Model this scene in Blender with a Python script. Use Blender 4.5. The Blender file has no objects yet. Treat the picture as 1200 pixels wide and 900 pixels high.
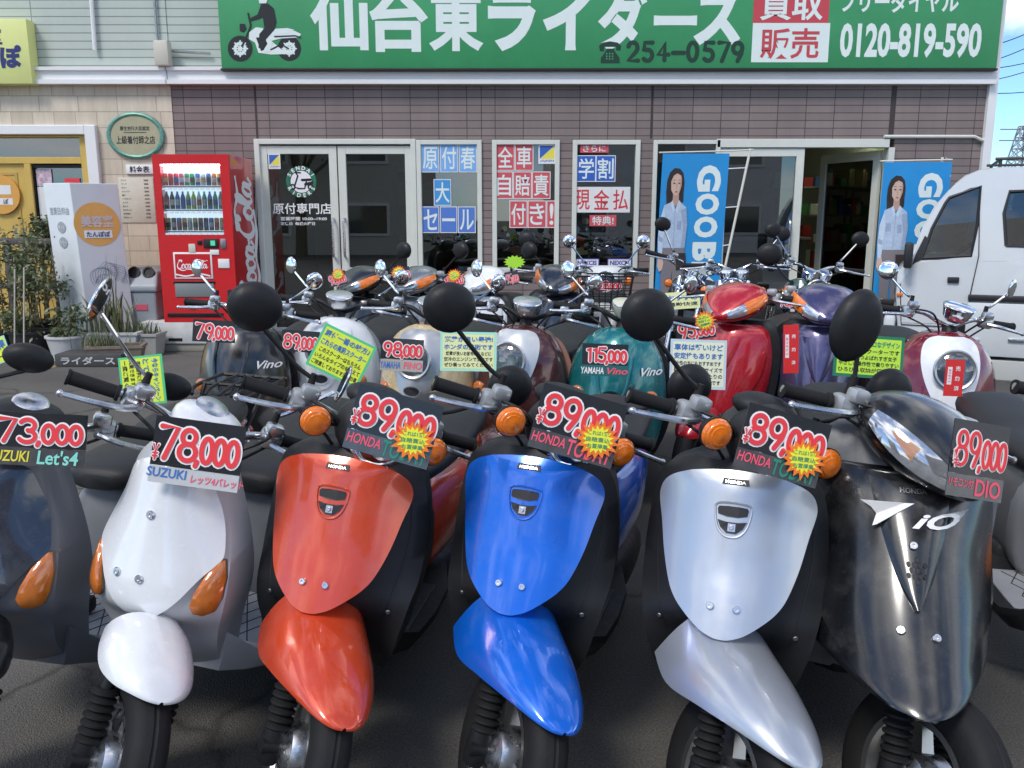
import bpy, bmesh, math, random
from mathutils import Vector, Matrix, noise
R = math.radians
sin, cos, pi = math.sin, math.cos, math.pi
rnd = random.Random(7)
SC = bpy.context.scene
COL = SC.collection

# ------------------------------------------------------------------ camera, sky, sun, exposure
CAM_H = 1.35
PITCH = 11.0
cam_d = bpy.data.cameras.new("camera")
cam_d.sensor_width = 36.0
cam_d.lens = 30.0
cam_d.clip_start = 0.05
cam_d.clip_end = 3000
cam = bpy.data.objects.new("camera", cam_d)
cam.location = (0, 0, CAM_H)
cam.rotation_euler = (R(90 - PITCH), 0, 0)
COL.objects.link(cam)
SC.camera = cam

SUN_EL, SUN_AZ = 52.0, 215.0          # compass style: 0 = +Y, clockwise
w = bpy.data.worlds.new("World")
SC.world = w
w.use_nodes = True
nt = w.node_tree
for n in list(nt.nodes):
    nt.nodes.remove(n)
out = nt.nodes.new("ShaderNodeOutputWorld")
bg = nt.nodes.new("ShaderNodeBackground")
bg.inputs[1].default_value = 0.13
sky = nt.nodes.new("ShaderNodeTexSky")
sky.sky_type = 'NISHITA'
sky.sun_disc = False
sky.sun_elevation = R(SUN_EL)
sky.sun_rotation = R(SUN_AZ)
sky.air_density = 0.8
sky.dust_density = 0.15
sky.ozone_density = 3.0
tc = nt.nodes.new("ShaderNodeTexCoord")
mp = nt.nodes.new("ShaderNodeMapping")
mp.inputs['Scale'].default_value = (1.0, 1.0, 2.4)
mp.inputs['Location'].default_value = (0.5, 2.2, 0.3)
nz = nt.nodes.new("ShaderNodeTexNoise")
nz.inputs['Scale'].default_value = 2.3
nz.inputs['Detail'].default_value = 9
nz.inputs['Roughness'].default_value = 0.55
nz.inputs['Distortion'].default_value = 0.25
rp = nt.nodes.new("ShaderNodeValToRGB")
rp.color_ramp.elements[0].position = 0.47
rp.color_ramp.elements[1].position = 0.62
cl = nt.nodes.new("ShaderNodeMix")
cl.data_type = 'RGBA'
cl.inputs['B'].default_value = (9.1, 9.0, 8.9, 1)
nt.links.new(tc.outputs['Generated'], mp.inputs['Vector'])
nt.links.new(mp.outputs[0], nz.inputs['Vector'])
nt.links.new(nz.outputs['Fac'], rp.inputs[0])
nt.links.new(rp.outputs[0], cl.inputs['Factor'])
tint = nt.nodes.new("ShaderNodeMix")
tint.data_type = 'RGBA'
tint.blend_type = 'MULTIPLY'
tint.inputs['Factor'].default_value = 1
tint.inputs['B'].default_value = (0.70, 0.88, 1.0, 1)
nt.links.new(sky.outputs[0], tint.inputs['A'])
nt.links.new(tint.outputs['Result'], cl.inputs['A'])
nt.links.new(cl.outputs['Result'], bg.inputs[0])
nt.links.new(bg.outputs[0], out.inputs[0])

sd = bpy.data.lights.new("sun", 'SUN')
sd.energy = 1.5
sd.angle = R(16)
sd.color = (1.0, 0.94, 0.86)
sun = bpy.data.objects.new("sun", sd)
az, el = R(SUN_AZ), R(SUN_EL)
sdir = Vector((sin(az) * cos(el), cos(az) * cos(el), sin(el)))
sun.rotation_euler = sdir.to_track_quat('Z', 'Y').to_euler()
sun.location = sdir * 30
COL.objects.link(sun)

SC.view_settings.view_transform = 'Standard'
SC.view_settings.look = 'None'
SC.view_settings.exposure = 0.62
SC.view_settings.gamma = 1.0
SC.view_settings.use_curve_mapping = False

# ------------------------------------------------------------------ picture -> place helper (pixels of the 1200x900 photo)
_f = 1000.0
_cp, _sp = cos(R(PITCH)), sin(R(PITCH))


def at(px, py, Y):
    """world point at distance Y seen at photo pixel px,py"""
    a, b = (px - 600) / _f, (py - 450) / _f
    dx, dy, dz = a, _cp - b * _sp, -_sp - b * _cp
    t = Y / dy
    return Vector((dx * t, Y, CAM_H + dz * t))


# ------------------------------------------------------------------ geometry kit
class Geo:
    def __init__(s):
        s.v, s.f, s.m = [], [], []

    def add(s, g, M=None, mi=None):
        o = len(s.v)
        if M is None:
            s.v.extend(Vector(p) for p in g.v)
        else:
            s.v.extend(M @ Vector(p) for p in g.v)
        s.f.extend(tuple(i + o for i in f) for f in g.f)
        s.m.extend(g.m if mi is None else [mi] * len(g.f))
        return s

    def face(s, idx, mi=0):
        s.f.append(tuple(idx))
        s.m.append(mi)

    def xf(s, M):
        s.v = [M @ Vector(p) for p in s.v]
        return s


def link(name, g, mats, parent=None, smooth=38, M=None, sub=0, bev=0):
    me = bpy.data.meshes.new(name)
    vs = [tuple(M @ Vector(p)) for p in g.v] if M is not None else [tuple(p) for p in g.v]
    me.from_pydata(vs, [], g.f)
    if not isinstance(mats, (list, tuple)):
        mats = [mats]
    for m in mats:
        me.materials.append(m)
    if len(mats) > 1:
        me.polygons.foreach_set("material_index", g.m)
    me.validate()
    bm = bmesh.new()
    bm.from_mesh(me)
    bmesh.ops.recalc_face_normals(bm, faces=bm.faces)
    bm.to_mesh(me)
    bm.free()
    if smooth:
        me.polygons.foreach_set("use_smooth", [True] * len(me.polygons))
        if smooth < 180:
            me.set_sharp_from_angle(angle=R(smooth))
    me.update()
    o = bpy.data.objects.new(name, me)
    COL.objects.link(o)
    if parent is not None:
        o.parent = parent
    if bev:
        b = o.modifiers.new("bevel", 'BEVEL')
        b.width = bev
        b.segments = 2
        b.limit_method = 'ANGLE'
    if sub:
        u = o.modifiers.new("smooth", 'SUBSURF')
        u.levels = sub
        u.render_levels = sub
    return o


def tag(o, label=None, cat=None, group=None, kind=None):
    if label:
        o["label"] = label
    if cat:
        o["category"] = cat
    if group:
        o["group"] = group
    if kind:
        o["kind"] = kind
    return o


def empty(name, loc, yaw=0, lean=0, label=None, cat=None, group=None):
    o = bpy.data.objects.new(name, None)
    o.empty_display_size = 0.1
    o.location = loc
    o.rotation_euler = (0, R(lean), R(yaw))
    COL.objects.link(o)
    return tag(o, label, cat, group)


def box(c, s, mi=0):
    g = Geo()
    x, y, z = s[0] / 2, s[1] / 2, s[2] / 2
    for dz in (-z, z):
        for dx, dy in ((-x, -y), (x, -y), (x, y), (-x, y)):
            g.v.append(Vector((c[0] + dx, c[1] + dy, c[2] + dz)))
    for f in ((0, 3, 2, 1), (4, 5, 6, 7), (0, 1, 5, 4), (1, 2, 6, 5), (2, 3, 7, 6), (3, 0, 4, 7)):
        g.face(f, mi)
    return g


def rbox(c, s, r=0.01, seg=2):
    bm = bmesh.new()
    bmesh.ops.create_cube(bm, size=1)
    for v in bm.verts:
        v.co = Vector((v.co.x * s[0], v.co.y * s[1], v.co.z * s[2]))
    bmesh.ops.bevel(bm, geom=list(bm.edges), offset=min(r, min(s) * 0.49), segments=seg, affect='EDGES', profile=0.5)
    g = Geo()
    for v in bm.verts:
        g.v.append(v.co + Vector(c))
    bm.verts.index_update()
    for f in bm.faces:
        g.face([v.index for v in f.verts])
    bm.free()
    return g


def loft(rings, closed=True, caps=True, mi=0):
    g = Geo()
    n = len(rings[0])
    for r in rings:
        g.v.extend(Vector(p) for p in r)
    m = n if closed else n - 1
    for i in range(len(rings) - 1):
        for j in range(m):
            k = (j + 1) % n
            g.face((i * n + j, i * n + k, (i + 1) * n + k, (i + 1) * n + j), mi)
    if caps:
        g.face(tuple(range(n - 1, -1, -1)), mi)
        g.face(tuple((len(rings) - 1) * n + j for j in range(n)), mi)
    return g


def frame_of(d, up=Vector((0, 0, 1))):
    d = d.normalized()
    if abs(d.dot(up)) > 0.98:
        up = Vector((0, 1, 0))
    a = up.cross(d).normalized()
    return a, d.cross(a).normalized()


def tube(pts, r, n=8, caps=True):
    pts = [Vector(p) for p in pts]
    rs = r if isinstance(r, (list, tuple)) else [r] * len(pts)
    rings = []
    a = None
    for i, p in enumerate(pts):
        d = (pts[min(i + 1, len(pts) - 1)] - pts[max(i - 1, 0)]).normalized()
        if a is None:
            a, b = frame_of(d)
        else:
            a = (a - d * a.dot(d))
            a = a.normalized() if a.length > 1e-6 else frame_of(d)[0]
            b = d.cross(a).normalized()
        rings.append([p + (a * cos(2 * pi * k / n) + b * sin(2 * pi * k / n)) * rs[i] for k in range(n)])
    return loft(rings, True, caps)


def spline(pts, k=6):
    """Catmull-Rom through points (tuples of any size)"""
    P = [pts[0]] + list(pts) + [pts[-1]]
    o = []
    for i in range(1, len(P) - 2):
        for s in range(k):
            t = s / k
            q = []
            for a, b, c, d in zip(P[i - 1], P[i], P[i + 1], P[i + 2]):
                q.append(0.5 * (2 * b + (c - a) * t + (2 * a - 5 * b + 4 * c - d) * t * t + (3 * b - a - 3 * c + d) * t ** 3))
            o.append(tuple(q))
    o.append(tuple(pts[-1]))
    return o


def lathe(prof, n=24, M=None, caps=True):
    """prof: (radius, height) pairs, axis z"""
    rings = [[Vector((r * cos(2 * pi * k / n), r * sin(2 * pi * k / n), h)) for k in range(n)] for r, h in prof]
    g = loft(rings, True, caps)
    return g.xf(M) if M is not None else g


def ball(c, r, n=14, m=9, M=None):
    prof = []
    for i in range(m + 1):
        a = -pi / 2 + pi * i / m
        prof.append((max(cos(a), 1e-3), sin(a)))
    g = lathe(prof, n)
    rr = r if isinstance(r, (list, tuple)) else (r, r, r)
    g.v = [Vector((p.x * rr[0], p.y * rr[1], p.z * rr[2])) for p in g.v]
    if M is not None:
        g.xf(M)
    g.v = [p + Vector(c) for p in g.v]
    return g


def torus(Rr, r, n=28, m=8, M=None):
    rings = []
    for i in range(n + 1):
        a = 2 * pi * i / n
        rings.append([Vector(((Rr + r * cos(2 * pi * j / m)) * cos(a), (Rr + r * cos(2 * pi * j / m)) * sin(a), r * sin(2 * pi * j / m))) for j in range(m)])
    g = loft(rings, True, False)
    return g.xf(M) if M is not None else g


def prism(poly, h, z0=0.0, mi=0):
    """polygon (x,y) extruded in z"""
    g = Geo()
    n = len(poly)
    g.v = [Vector((p[0], p[1], z0)) for p in poly] + [Vector((p[0], p[1], z0 + h)) for p in poly]
    g.face(tuple(range(n - 1, -1, -1)), mi)
    g.face(tuple(range(n, 2 * n)), mi)
    for i in range(n):
        k = (i + 1) % n
        g.face((i, k, n + k, n + i), mi)
    return g


def shell(fn, nu, nv, th, closed_u=False):
    """thick sheet over fn(u,v), u,v in 0..1; thickness goes along -normal"""
    P = [[Vector(fn(i / nu, j / nv)) for i in range(nu + 1)] for j in range(nv + 1)]
    N = [[None] * (nu + 1) for _ in range(nv + 1)]
    for j in range(nv + 1):
        for i in range(nu + 1):
            du = P[j][min(i + 1, nu)] - P[j][max(i - 1, 0)]
            dv = P[min(j + 1, nv)][i] - P[max(j - 1, 0)][i]
            nn = du.cross(dv)
            N[j][i] = nn.normalized() if nn.length > 1e-9 else Vector((0, -1, 0))
    g = Geo()
    W = nu + 1
    for j in range(nv + 1):
        g.v.extend(P[j])
    B = len(g.v)
    for j in range(nv + 1):
        g.v.extend(P[j][i] - N[j][i] * th for i in range(W))
    for j in range(nv):
        for i in range(nu):
            a = j * W + i
            g.face((a, a + 1, a + W + 1, a + W))
            g.face((B + a, B + a + W, B + a + W + 1, B + a + 1))
    rim = [i for i in range(W)] + [j * W + nu for j in range(1, nv + 1)] + [nv * W + i for i in range(nu - 1, -1, -1)] + [j * W for j in range(nv - 1, 0, -1)]
    for a, b in zip(rim, rim[1:] + rim[:1]):
        g.face((a, B + a, B + b, b))
    return g


def sellipse(c, hx, hz, n=20, p=2.6, y=0.0):
    """super-ellipse ring in the xz plane at y"""
    o = []
    for k in range(n):
        a = 2 * pi * k / n
        ca, sa = cos(a), sin(a)
        o.append(Vector((c[0] + hx * math.copysign(abs(ca) ** (2 / p), ca), y, c[1] + hz * math.copysign(abs(sa) ** (2 / p), sa))))
    return o


def loft_y(secs, n=20, p=2.6, k=4):
    """secs: (y, zc, hx, hz)"""
    ss = spline(secs, k) if k else secs
    return loft([sellipse((0, s[1]), max(s[2], .002), max(s[3], .002), n, p, s[0]) for s in ss])


def disc(r, n=20, z=0.0, c=(0, 0)):
    g = Geo()
    g.v = [Vector((c[0] + r * cos(2 * pi * k / n), c[1] + r * sin(2 * pi * k / n), z)) for k in range(n)]
    g.face(tuple(range(n)))
    return g


def rect(x0, y0, x1, y1, z=0.0, mi=0):
    g = Geo()
    g.v = [Vector((x0, y0, z)), Vector((x1, y0, z)), Vector((x1, y1, z)), Vector((x0, y1, z))]
    g.face((0, 1, 2, 3), mi)
    return g


_tc = {}


def text(s, w=None, h=None, off=0.0, shear=0.0, ext=0.0006, c=(0, 0), z=0.0, anchor='c'):
    """lettering as flat mesh in the xy plane, fitted to width w and/or height h, centred at c"""
    key = (s, off, shear)
    if key not in _tc:
        cu = bpy.data.curves.new("t", 'FONT')
        cu.body = s
        cu.size = 1
        cu.offset = off
        cu.shear = shear
        cu.resolution_u = 3
        ob = bpy.data.objects.new("t", cu)
        COL.objects.link(ob)
        dg = bpy.context.evaluated_depsgraph_get()
        ev = ob.evaluated_get(dg)
        me = ev.to_mesh()
        vs = [(v.co.x, v.co.y) for v in me.vertices]
        fs = [tuple(p.vertices) for p in me.polygons]
        ev.to_mesh_clear()
        bpy.data.objects.remove(ob)
        bpy.data.curves.remove(cu)
        _tc[key] = (vs, fs)
    vs, fs = _tc[key]
    g = Geo()
    if not vs:
        return g
    x0, x1 = min(p[0] for p in vs), max(p[0] for p in vs)
    y0, y1 = min(p[1] for p in vs), max(p[1] for p in vs)
    sx = w / (x1 - x0) if w else None
    sy = h / (y1 - y0) if h else None
    sx = sx or sy
    sy = sy or sx
    cx, cy = (x0 + x1) / 2, (y0 + y1) / 2
    if anchor == 'l':
        cx = x0
    g.v = [Vector(((p[0] - cx) * sx + c[0], (p[1] - cy) * sy + c[1], z)) for p in vs]
    for f in fs:
        g.face(f)
    return g


def ribbon(pts, wd, z=0.0, closed=False, caps=True):
    """flat brush stroke in the xy plane"""
    g = Geo()
    n = len(pts)
    ws = wd if isinstance(wd, (list, tuple)) else [wd] * n
    L = []
    for i in range(n):
        a = Vector(pts[(i - 1) % n if closed else max(i - 1, 0)])
        b = Vector(pts[(i + 1) % n if closed else min(i + 1, n - 1)])
        d = (b - a)
        d = d.normalized() if d.length > 1e-9 else Vector((1, 0))
        L.append(Vector((-d.y, d.x)))
    for i in range(n):
        zz = z + i * 4e-6
        p = Vector(pts[i])
        g.v.append(Vector((*(p + L[i] * ws[i] / 2), zz)))
        g.v.append(Vector((*(p - L[i] * ws[i] / 2), zz)))
    for i in range(n if closed else n - 1):
        k = (i + 1) % n
        g.face((2 * i, 2 * i + 1, 2 * k + 1, 2 * k))
    if caps and not closed:
        for i, sgn in ((0, -1), (n - 1, 1)):
            p = Vector(pts[i])
            d = Vector((L[i].y, -L[i].x)) * sgn
            zz = z + i * 4e-6 + sgn * 2e-6
            o = len(g.v)
            for k in range(7):
                a = pi * k / 6
                q = p + (L[i] * cos(a) + d * sin(a)) * ws[i] / 2
                g.v.append(Vector((q.x, q.y, zz)))
            g.face(tuple(range(o, o + 7)))
    return g


def arc(cx, cy, rx, ry, a0, a1, n=14):
    return [(cx + rx * cos(R(a0 + (a1 - a0) * i / n)), cy + ry * sin(R(a0 + (a1 - a0) * i / n))) for i in range(n + 1)]


# hand-drawn fat figures, unit box: height 1
DIG = {
    '0': [(arc(.32, .5, .24, .42, 90, 450, 22)[:-1], True)],
    '1': [([(.2, .78), (.36, .92), (.36, .08)], False)],
    '2': [(arc(.32, .68, .24, .25, 165, -40, 12) + [(.1, .08), (.6, .08)], False)],
    '3': [(arc(.3, .7, .23, .22, 150, -80, 12), False), (arc(.3, .28, .26, .23, 85, -150, 12), False)],
    '4': [([(.42, .1), (.42, .92), (.08, .36), (.62, .36)], False)],
    '5': [([(.56, .92), (.16, .92), (.13, .55)] + arc(.31, .33, .25, .26, 110, -140, 12), False)],
    '7': [([(.08, .92), (.6, .92), (.26, .06)], False)],
    '8': [(arc(.33, .7, .22, .2, -90, 270, 18)[:-1], True), (arc(.33, .29, .27, .23, 90, 450, 18)[:-1], True)],
    '9': [(arc(.32, .66, .24, .25, 0, 360, 18)[:-1], True), ([(.56, .68), (.52, .4), (.34, .06)], False)],
    ',': [([(.1, .1), (.04, -.08)], False)],
    '¥': [([(.08, .9), (.3, .5), (.54, .9)], False), ([(.3, .5), (.3, .05)], False), ([(.1, .42), (.5, .42)], False), ([(.1, .25), (.5, .25)], False)],
}
ADV = {',': .2, '¥': .6}


def figures(items, wd, z=0.0):
    """items: list of (char, x, y, height, width scale)"""
    g = Geo()
    k = 0
    for ch, x, y, h, sx in items:
        for pts, closed in DIG[ch]:
            q = [(x + p[0] * h * sx, y + p[1] * h) for p in pts]
            g.add(ribbon(q, wd, z + k * 1.2e-4, closed))
            k += 1
    return g


FACE = Matrix.Rotation(R(90), 4, 'X')      # xy plane -> upright, facing -Y


def upright(p, yaw=0, roll=0, tilt=0):
    """matrix: drawing plane xy -> upright at p facing the street; roll turns it in its plane"""
    return Matrix.Translation(Vector(p)) @ Matrix.Rotation(R(yaw), 4, 'Z') @ FACE @ Matrix.Rotation(R(-tilt), 4, 'X') @ Matrix.Rotation(R(roll), 4, 'Z')

# ------------------------------------------------------------------ materials
_mc = {}


def mat(name, col, rough=0.5, metal=0.0, coat=0.0, spec=0.5, var=0.0, vscale=8.0, bump=0.0, bscale=60.0, rvar=0.0, emit=None, es=1.0, flake=0.0, dirt=0.0):
    if name in _mc:
        return _mc[name]
    m = bpy.data.materials.new(name)
    m.use_nodes = True
    t = m.node_tree
    b = t.nodes["Principled BSDF"]
    b.inputs['Base Color'].default_value = (*col, 1)
    b.inputs['Roughness'].default_value = rough
    b.inputs['Metallic'].default_value = metal
    b.inputs['Coat Weight'].default_value = coat
    b.inputs['Coat Roughness'].default_value = 0.04
    b.inputs['Specular IOR Level'].default_value = spec
    if emit:
        b.inputs['Emission Color'].default_value = (*emit, 1)
        b.inputs['Emission Strength'].default_value = es
    tcn = t.nodes.new("ShaderNodeTexCoord")
    if var or dirt:
        n = t.nodes.new("ShaderNodeTexNoise")
        n.inputs['Scale'].default_value = vscale
        n.inputs['Detail'].default_value = 6
        n.inputs['Roughness'].default_value = 0.65
        t.links.new(tcn.outputs['Object'], n.inputs['Vector'])
        mr = t.nodes.new("ShaderNodeMapRange")
        mr.inputs['From Min'].default_value = 0.3
        mr.inputs['From Max'].default_value = 0.7
        mr.inputs['To Min'].default_value = 1 - var
        mr.inputs['To Max'].default_value = 1 + var
        t.links.new(n.outputs['Fac'], mr.inputs['Value'])
        mx = t.nodes.new("ShaderNodeMix")
        mx.data_type = 'RGBA'
        mx.blend_type = 'MULTIPLY'
        mx.inputs['Factor'].default_value = 1
        mx.inputs['A'].default_value = (*col, 1)
        t.links.new(mr.outputs[0], mx.inputs['B'])
        t.links.new(mx.outputs['Result'], b.inputs['Base Color'])
    if rvar:
        n2 = t.nodes.new("ShaderNodeTexNoise")
        n2.inputs['Scale'].default_value = vscale * 2.3
        n2.inputs['Detail'].default_value = 5
        t.links.new(tcn.outputs['Object'], n2.inputs['Vector'])
        m2 = t.nodes.new("ShaderNodeMapRange")
        m2.inputs['From Min'].default_value = 0.35
        m2.inputs['From Max'].default_value = 0.65
        m2.inputs['To Min'].default_value = max(rough - rvar, 0.02)
        m2.inputs['To Max'].default_value = rough + rvar
        t.links.new(n2.outputs['Fac'], m2.inputs['Value'])
        t.links.new(m2.outputs[0], b.inputs['Roughness'])
    if bump or flake:
        n3 = t.nodes.new("ShaderNodeTexNoise")
        n3.inputs['Scale'].default_value = bscale if bump else 900
        n3.inputs['Detail'].default_value = 4
        t.links.new(tcn.outputs['Object'], n3.inputs['Vector'])
        bp = t.nodes.new("ShaderNodeBump")
        bp.inputs['Strength'].default_value = bump or flake
        bp.inputs['Distance'].default_value = 0.004 if bump else 0.001
        t.links.new(n3.outputs['Fac'], bp.inputs['Height'])
        t.links.new(bp.outputs[0], b.inputs['Normal'])
    _mc[name] = m
    return m


def paint(name, col, metal=0.0, rough=0.28, haze=.06):
    m = mat(name, col, rough, metal, coat=1.0, var=0.03, vscale=14, rvar=0.03)
    t = m.node_tree
    if "grime" in t.nodes:
        return m
    b = t.nodes["Principled BSDF"]
    tcn = t.nodes.new("ShaderNodeTexCoord")
    # dusty smears and fine hair scratches of a used machine
    n = t.nodes.new("ShaderNodeTexNoise")
    n.name = "grime"
    n.inputs['Scale'].default_value = 7
    n.inputs['Detail'].default_value = 10
    n.inputs['Roughness'].default_value = .72
    t.links.new(tcn.outputs['Object'], n.inputs['Vector'])
    r = t.nodes.new("ShaderNodeMapRange")
    r.inputs['From Min'].default_value = .52
    r.inputs['From Max'].default_value = .80
    r.inputs['To Min'].default_value = 0
    r.inputs['To Max'].default_value = .22
    t.links.new(n.outputs['Fac'], r.inputs[0])
    mx = t.nodes.new("ShaderNodeMix")
    mx.data_type = 'RGBA'
    mx.inputs['B'].default_value = (.30, .28, .25, 1)
    src = b.inputs['Base Color'].links[0].from_socket
    t.links.new(src, mx.inputs['A'])
    t.links.new(r.outputs[0], mx.inputs['Factor'])
    t.links.new(mx.outputs['Result'], b.inputs['Base Color'])
    mp_ = t.nodes.new("ShaderNodeMapping")
    mp_.inputs['Scale'].default_value = (300, 300, 9)
    mp_.inputs['Rotation'].default_value = (.5, .3, .2)
    t.links.new(tcn.outputs['Object'], mp_.inputs[0])
    n2 = t.nodes.new("ShaderNodeTexNoise")
    n2.inputs['Scale'].default_value = 1
    n2.inputs['Detail'].default_value = 2
    t.links.new(mp_.outputs[0], n2.inputs['Vector'])
    r2 = t.nodes.new("ShaderNodeMapRange")
    r2.inputs['From Min'].default_value = .66
    r2.inputs['From Max'].default_value = .74
    r2.inputs['To Min'].default_value = haze
    r2.inputs['To Max'].default_value = .35
    t.links.new(n2.outputs['Fac'], r2.inputs[0])
    t.links.new(r2.outputs[0], b.inputs['Coat Roughness'])
    return m


def glass_mat(name, tint, gloss_rough=0.01, gain=2.0, ior=1.5):
    m = bpy.data.materials.new(name)
    m.use_nodes = True
    t = m.node_tree
    for n in list(t.nodes):
        t.nodes.remove(n)
    o = t.nodes.new("ShaderNodeOutputMaterial")
    tr = t.nodes.new("ShaderNodeBsdfTransparent")
    tr.inputs[0].default_value = (*tint, 1)
    gl = t.nodes.new("ShaderNodeBsdfGlossy")
    gl.inputs['Roughness'].default_value = gloss_rough
    gl.inputs[0].default_value = (1, 1, 1, 1)
    fr = t.nodes.new("ShaderNodeFresnel")
    fr.inputs[0].default_value = ior
    mul = t.nodes.new("ShaderNodeMath")
    mul.operation = 'MULTIPLY_ADD'
    mul.inputs[1].default_value = gain
    mul.inputs[2].default_value = 0.05
    t.links.new(fr.outputs[0], mul.inputs[0])
    ms = t.nodes.new("ShaderNodeMixShader")
    t.links.new(mul.outputs[0], ms.inputs[0])
    t.links.new(tr.outputs[0], ms.inputs[1])
    t.links.new(gl.outputs[0], ms.inputs[2])
    t.links.new(ms.outputs[0], o.inputs[0])
    return m


def brick_mat(name, c1, c2, mortar, bw, rh, ms, off, rough=0.7, var=0.12, vscale=3.0, bump=0.4, squash=1.0, sqf=2):
    """bricks laid in the xz plane of the object"""
    m = bpy.data.materials.new(name)
    m.use_nodes = True
    t = m.node_tree
    b = t.nodes["Principled BSDF"]
    b.inputs['Roughness'].default_value = rough
    tcn = t.nodes.new("ShaderNodeTexCoord")
    mpn = t.nodes.new("ShaderNodeMapping")
    mpn.inputs['Rotation'].default_value = (R(-90), 0, 0)
    t.links.new(tcn.outputs['Object'], mpn.inputs[0])
    br = t.nodes.new("ShaderNodeTexBrick")
    br.offset = off
    br.squash = squash
    br.squash_frequency = sqf
    br.inputs['Color1'].default_value = (*c1, 1)
    br.inputs['Color2'].default_value = (*c2, 1)
    br.inputs['Mortar'].default_value = (*mortar, 1)
    br.inputs['Scale'].default_value = 1
    br.inputs['Mortar Size'].default_value = ms
    br.inputs['Mortar Smooth'].default_value = 0.15
    br.inputs['Brick Width'].default_value = bw
    br.inputs['Row Height'].default_value = rh
    t.links.new(mpn.outputs[0], br.inputs['Vector'])
    n = t.nodes.new("ShaderNodeTexNoise")
    n.inputs['Scale'].default_value = vscale
    n.inputs['Detail'].default_value = 9
    n.inputs['Roughness'].default_value = 0.7
    stm = t.nodes.new("ShaderNodeMapping")
    stm.inputs['Scale'].default_value = (1.6, 1, .35)
    t.links.new(tcn.outputs['Object'], stm.inputs[0])
    t.links.new(stm.outputs[0], n.inputs['Vector'])
    mr = t.nodes.new("ShaderNodeMapRange")
    mr.inputs['From Min'].default_value = 0.3
    mr.inputs['From Max'].default_value = 0.7
    mr.inputs['To Min'].default_value = 1 - var
    mr.inputs['To Max'].default_value = 1 + var
    t.links.new(n.outputs['Fac'], mr.inputs['Value'])
    mx = t.nodes.new("ShaderNodeMix")
    mx.data_type = 'RGBA'
    mx.blend_type = 'MULTIPLY'
    mx.inputs['Factor'].default_value = 1
    t.links.new(br.outputs['Color'], mx.inputs['A'])
    t.links.new(mr.outputs[0], mx.inputs['B'])
    t.links.new(mx.outputs['Result'], b.inputs['Base Color'])
    bp = t.nodes.new("ShaderNodeBump")
    bp.invert = True
    bp.inputs['Strength'].default_value = bump
    bp.inputs['Distance'].default_value = 0.006
    t.links.new(br.outputs['Fac'], bp.inputs['Height'])
    t.links.new(bp.outputs[0], b.inputs['Normal'])
    return m


black_pl = mat("black_plastic", (.010, .0105, .012), .5, spec=.35, var=.15, vscale=20, rvar=.08, bump=.12, bscale=500)
dark_pl = mat("charcoal_plastic", (.016, .017, .019), .5, spec=.4, var=.12, vscale=12, rvar=.07, bump=.12, bscale=450)
grey_pl = mat("grey_plastic", (.20, .21, .23), .5, var=.08, rvar=.06)
floor_pl = mat("floor_grey", (.30, .31, .33), .55, var=.1)
seat_m = mat("seat_vinyl", (.017, .0175, .02), .52, spec=.4, var=.1, bump=.25, bscale=300)
rubber = mat("rubber", (.012, .012, .013), .7, spec=.3, var=.25, vscale=15, bump=.2, bscale=160)
chrome = mat("chrome", (.82, .83, .85), .08, 1.0, rvar=.04)
alu = mat("aluminium", (.62, .63, .65), .3, 1.0, var=.1, vscale=25, rvar=.08)
alu_dark = mat("dull_metal", (.34, .35, .36), .42, 1.0, var=.15)
steel = mat("steel_screw", (.7, .7, .72), .25, 1.0)
amber = mat("amber_lens", (.85, .20, .015), .12, coat=1.0, var=.15, vscale=60)
amber_dark = mat("amber_lens_deep", (.55, .15, .02), .1, coat=1.0, var=.2, vscale=50)
clear_lens = mat("clear_lens", (.55, .57, .6), .06, .7, coat=1.0, var=.2, vscale=40)
red_lens = mat("red_lens", (.5, .02, .02), .1, coat=1.0)
mirror_gl = mat("mirror_glass", (.75, .77, .8), .02, 1.0)
white_m = mat("white_ink", (.85, .85, .85), .6)
offwhite = mat("offwhite_sheet", (.78, .78, .76), .6, var=.04)
black_ink = mat("black_ink", (.012, .012, .014), .5)
card_black = mat("black_card", (.016, .016, .018), .3, coat=.4, var=.2, vscale=30)
card_film = mat("smoky_film", (.07, .07, .075), .2, coat=.6, var=.3, vscale=25)
ink_red = mat("poster_red", (.80, .045, .055), .5, var=.05)
ink_pink = mat("poster_pink", (.85, .10, .16), .5)
ink_blue = mat("marker_blue", (.05, .17, .50), .5)
ink_green = mat("marker_green", (.02, .26, .17), .5)
ink_yellow = mat("marker_yellow", (.75, .65, .05), .5)
ink_mint = mat("marker_mint", (.25, .70, .60), .5)
ink_purple = mat("marker_violet", (.35, .10, .45), .5)
pop_yellow = mat("fluorescent_yellow", (.72, .86, .06), .55, var=.04)
pop_green = mat("pop_border_green", (.10, .58, .26), .5)
pop_pale = mat("pop_pale_yellow", (.80, .84, .42), .5)
pop_mint = mat("pop_mint", (.42, .80, .62), .5)
pop_orange = mat("burst_orange", (.90, .20, .02), .5, var=.15, vscale=80)
shop_glass = glass_mat("shop_glass", (.42, .46, .46))
clear_glass = glass_mat("clear_glass", (.92, .95, .95))
truck_glass = glass_mat("truck_glass", (.42, .46, .45), .01, 1.0)


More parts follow.
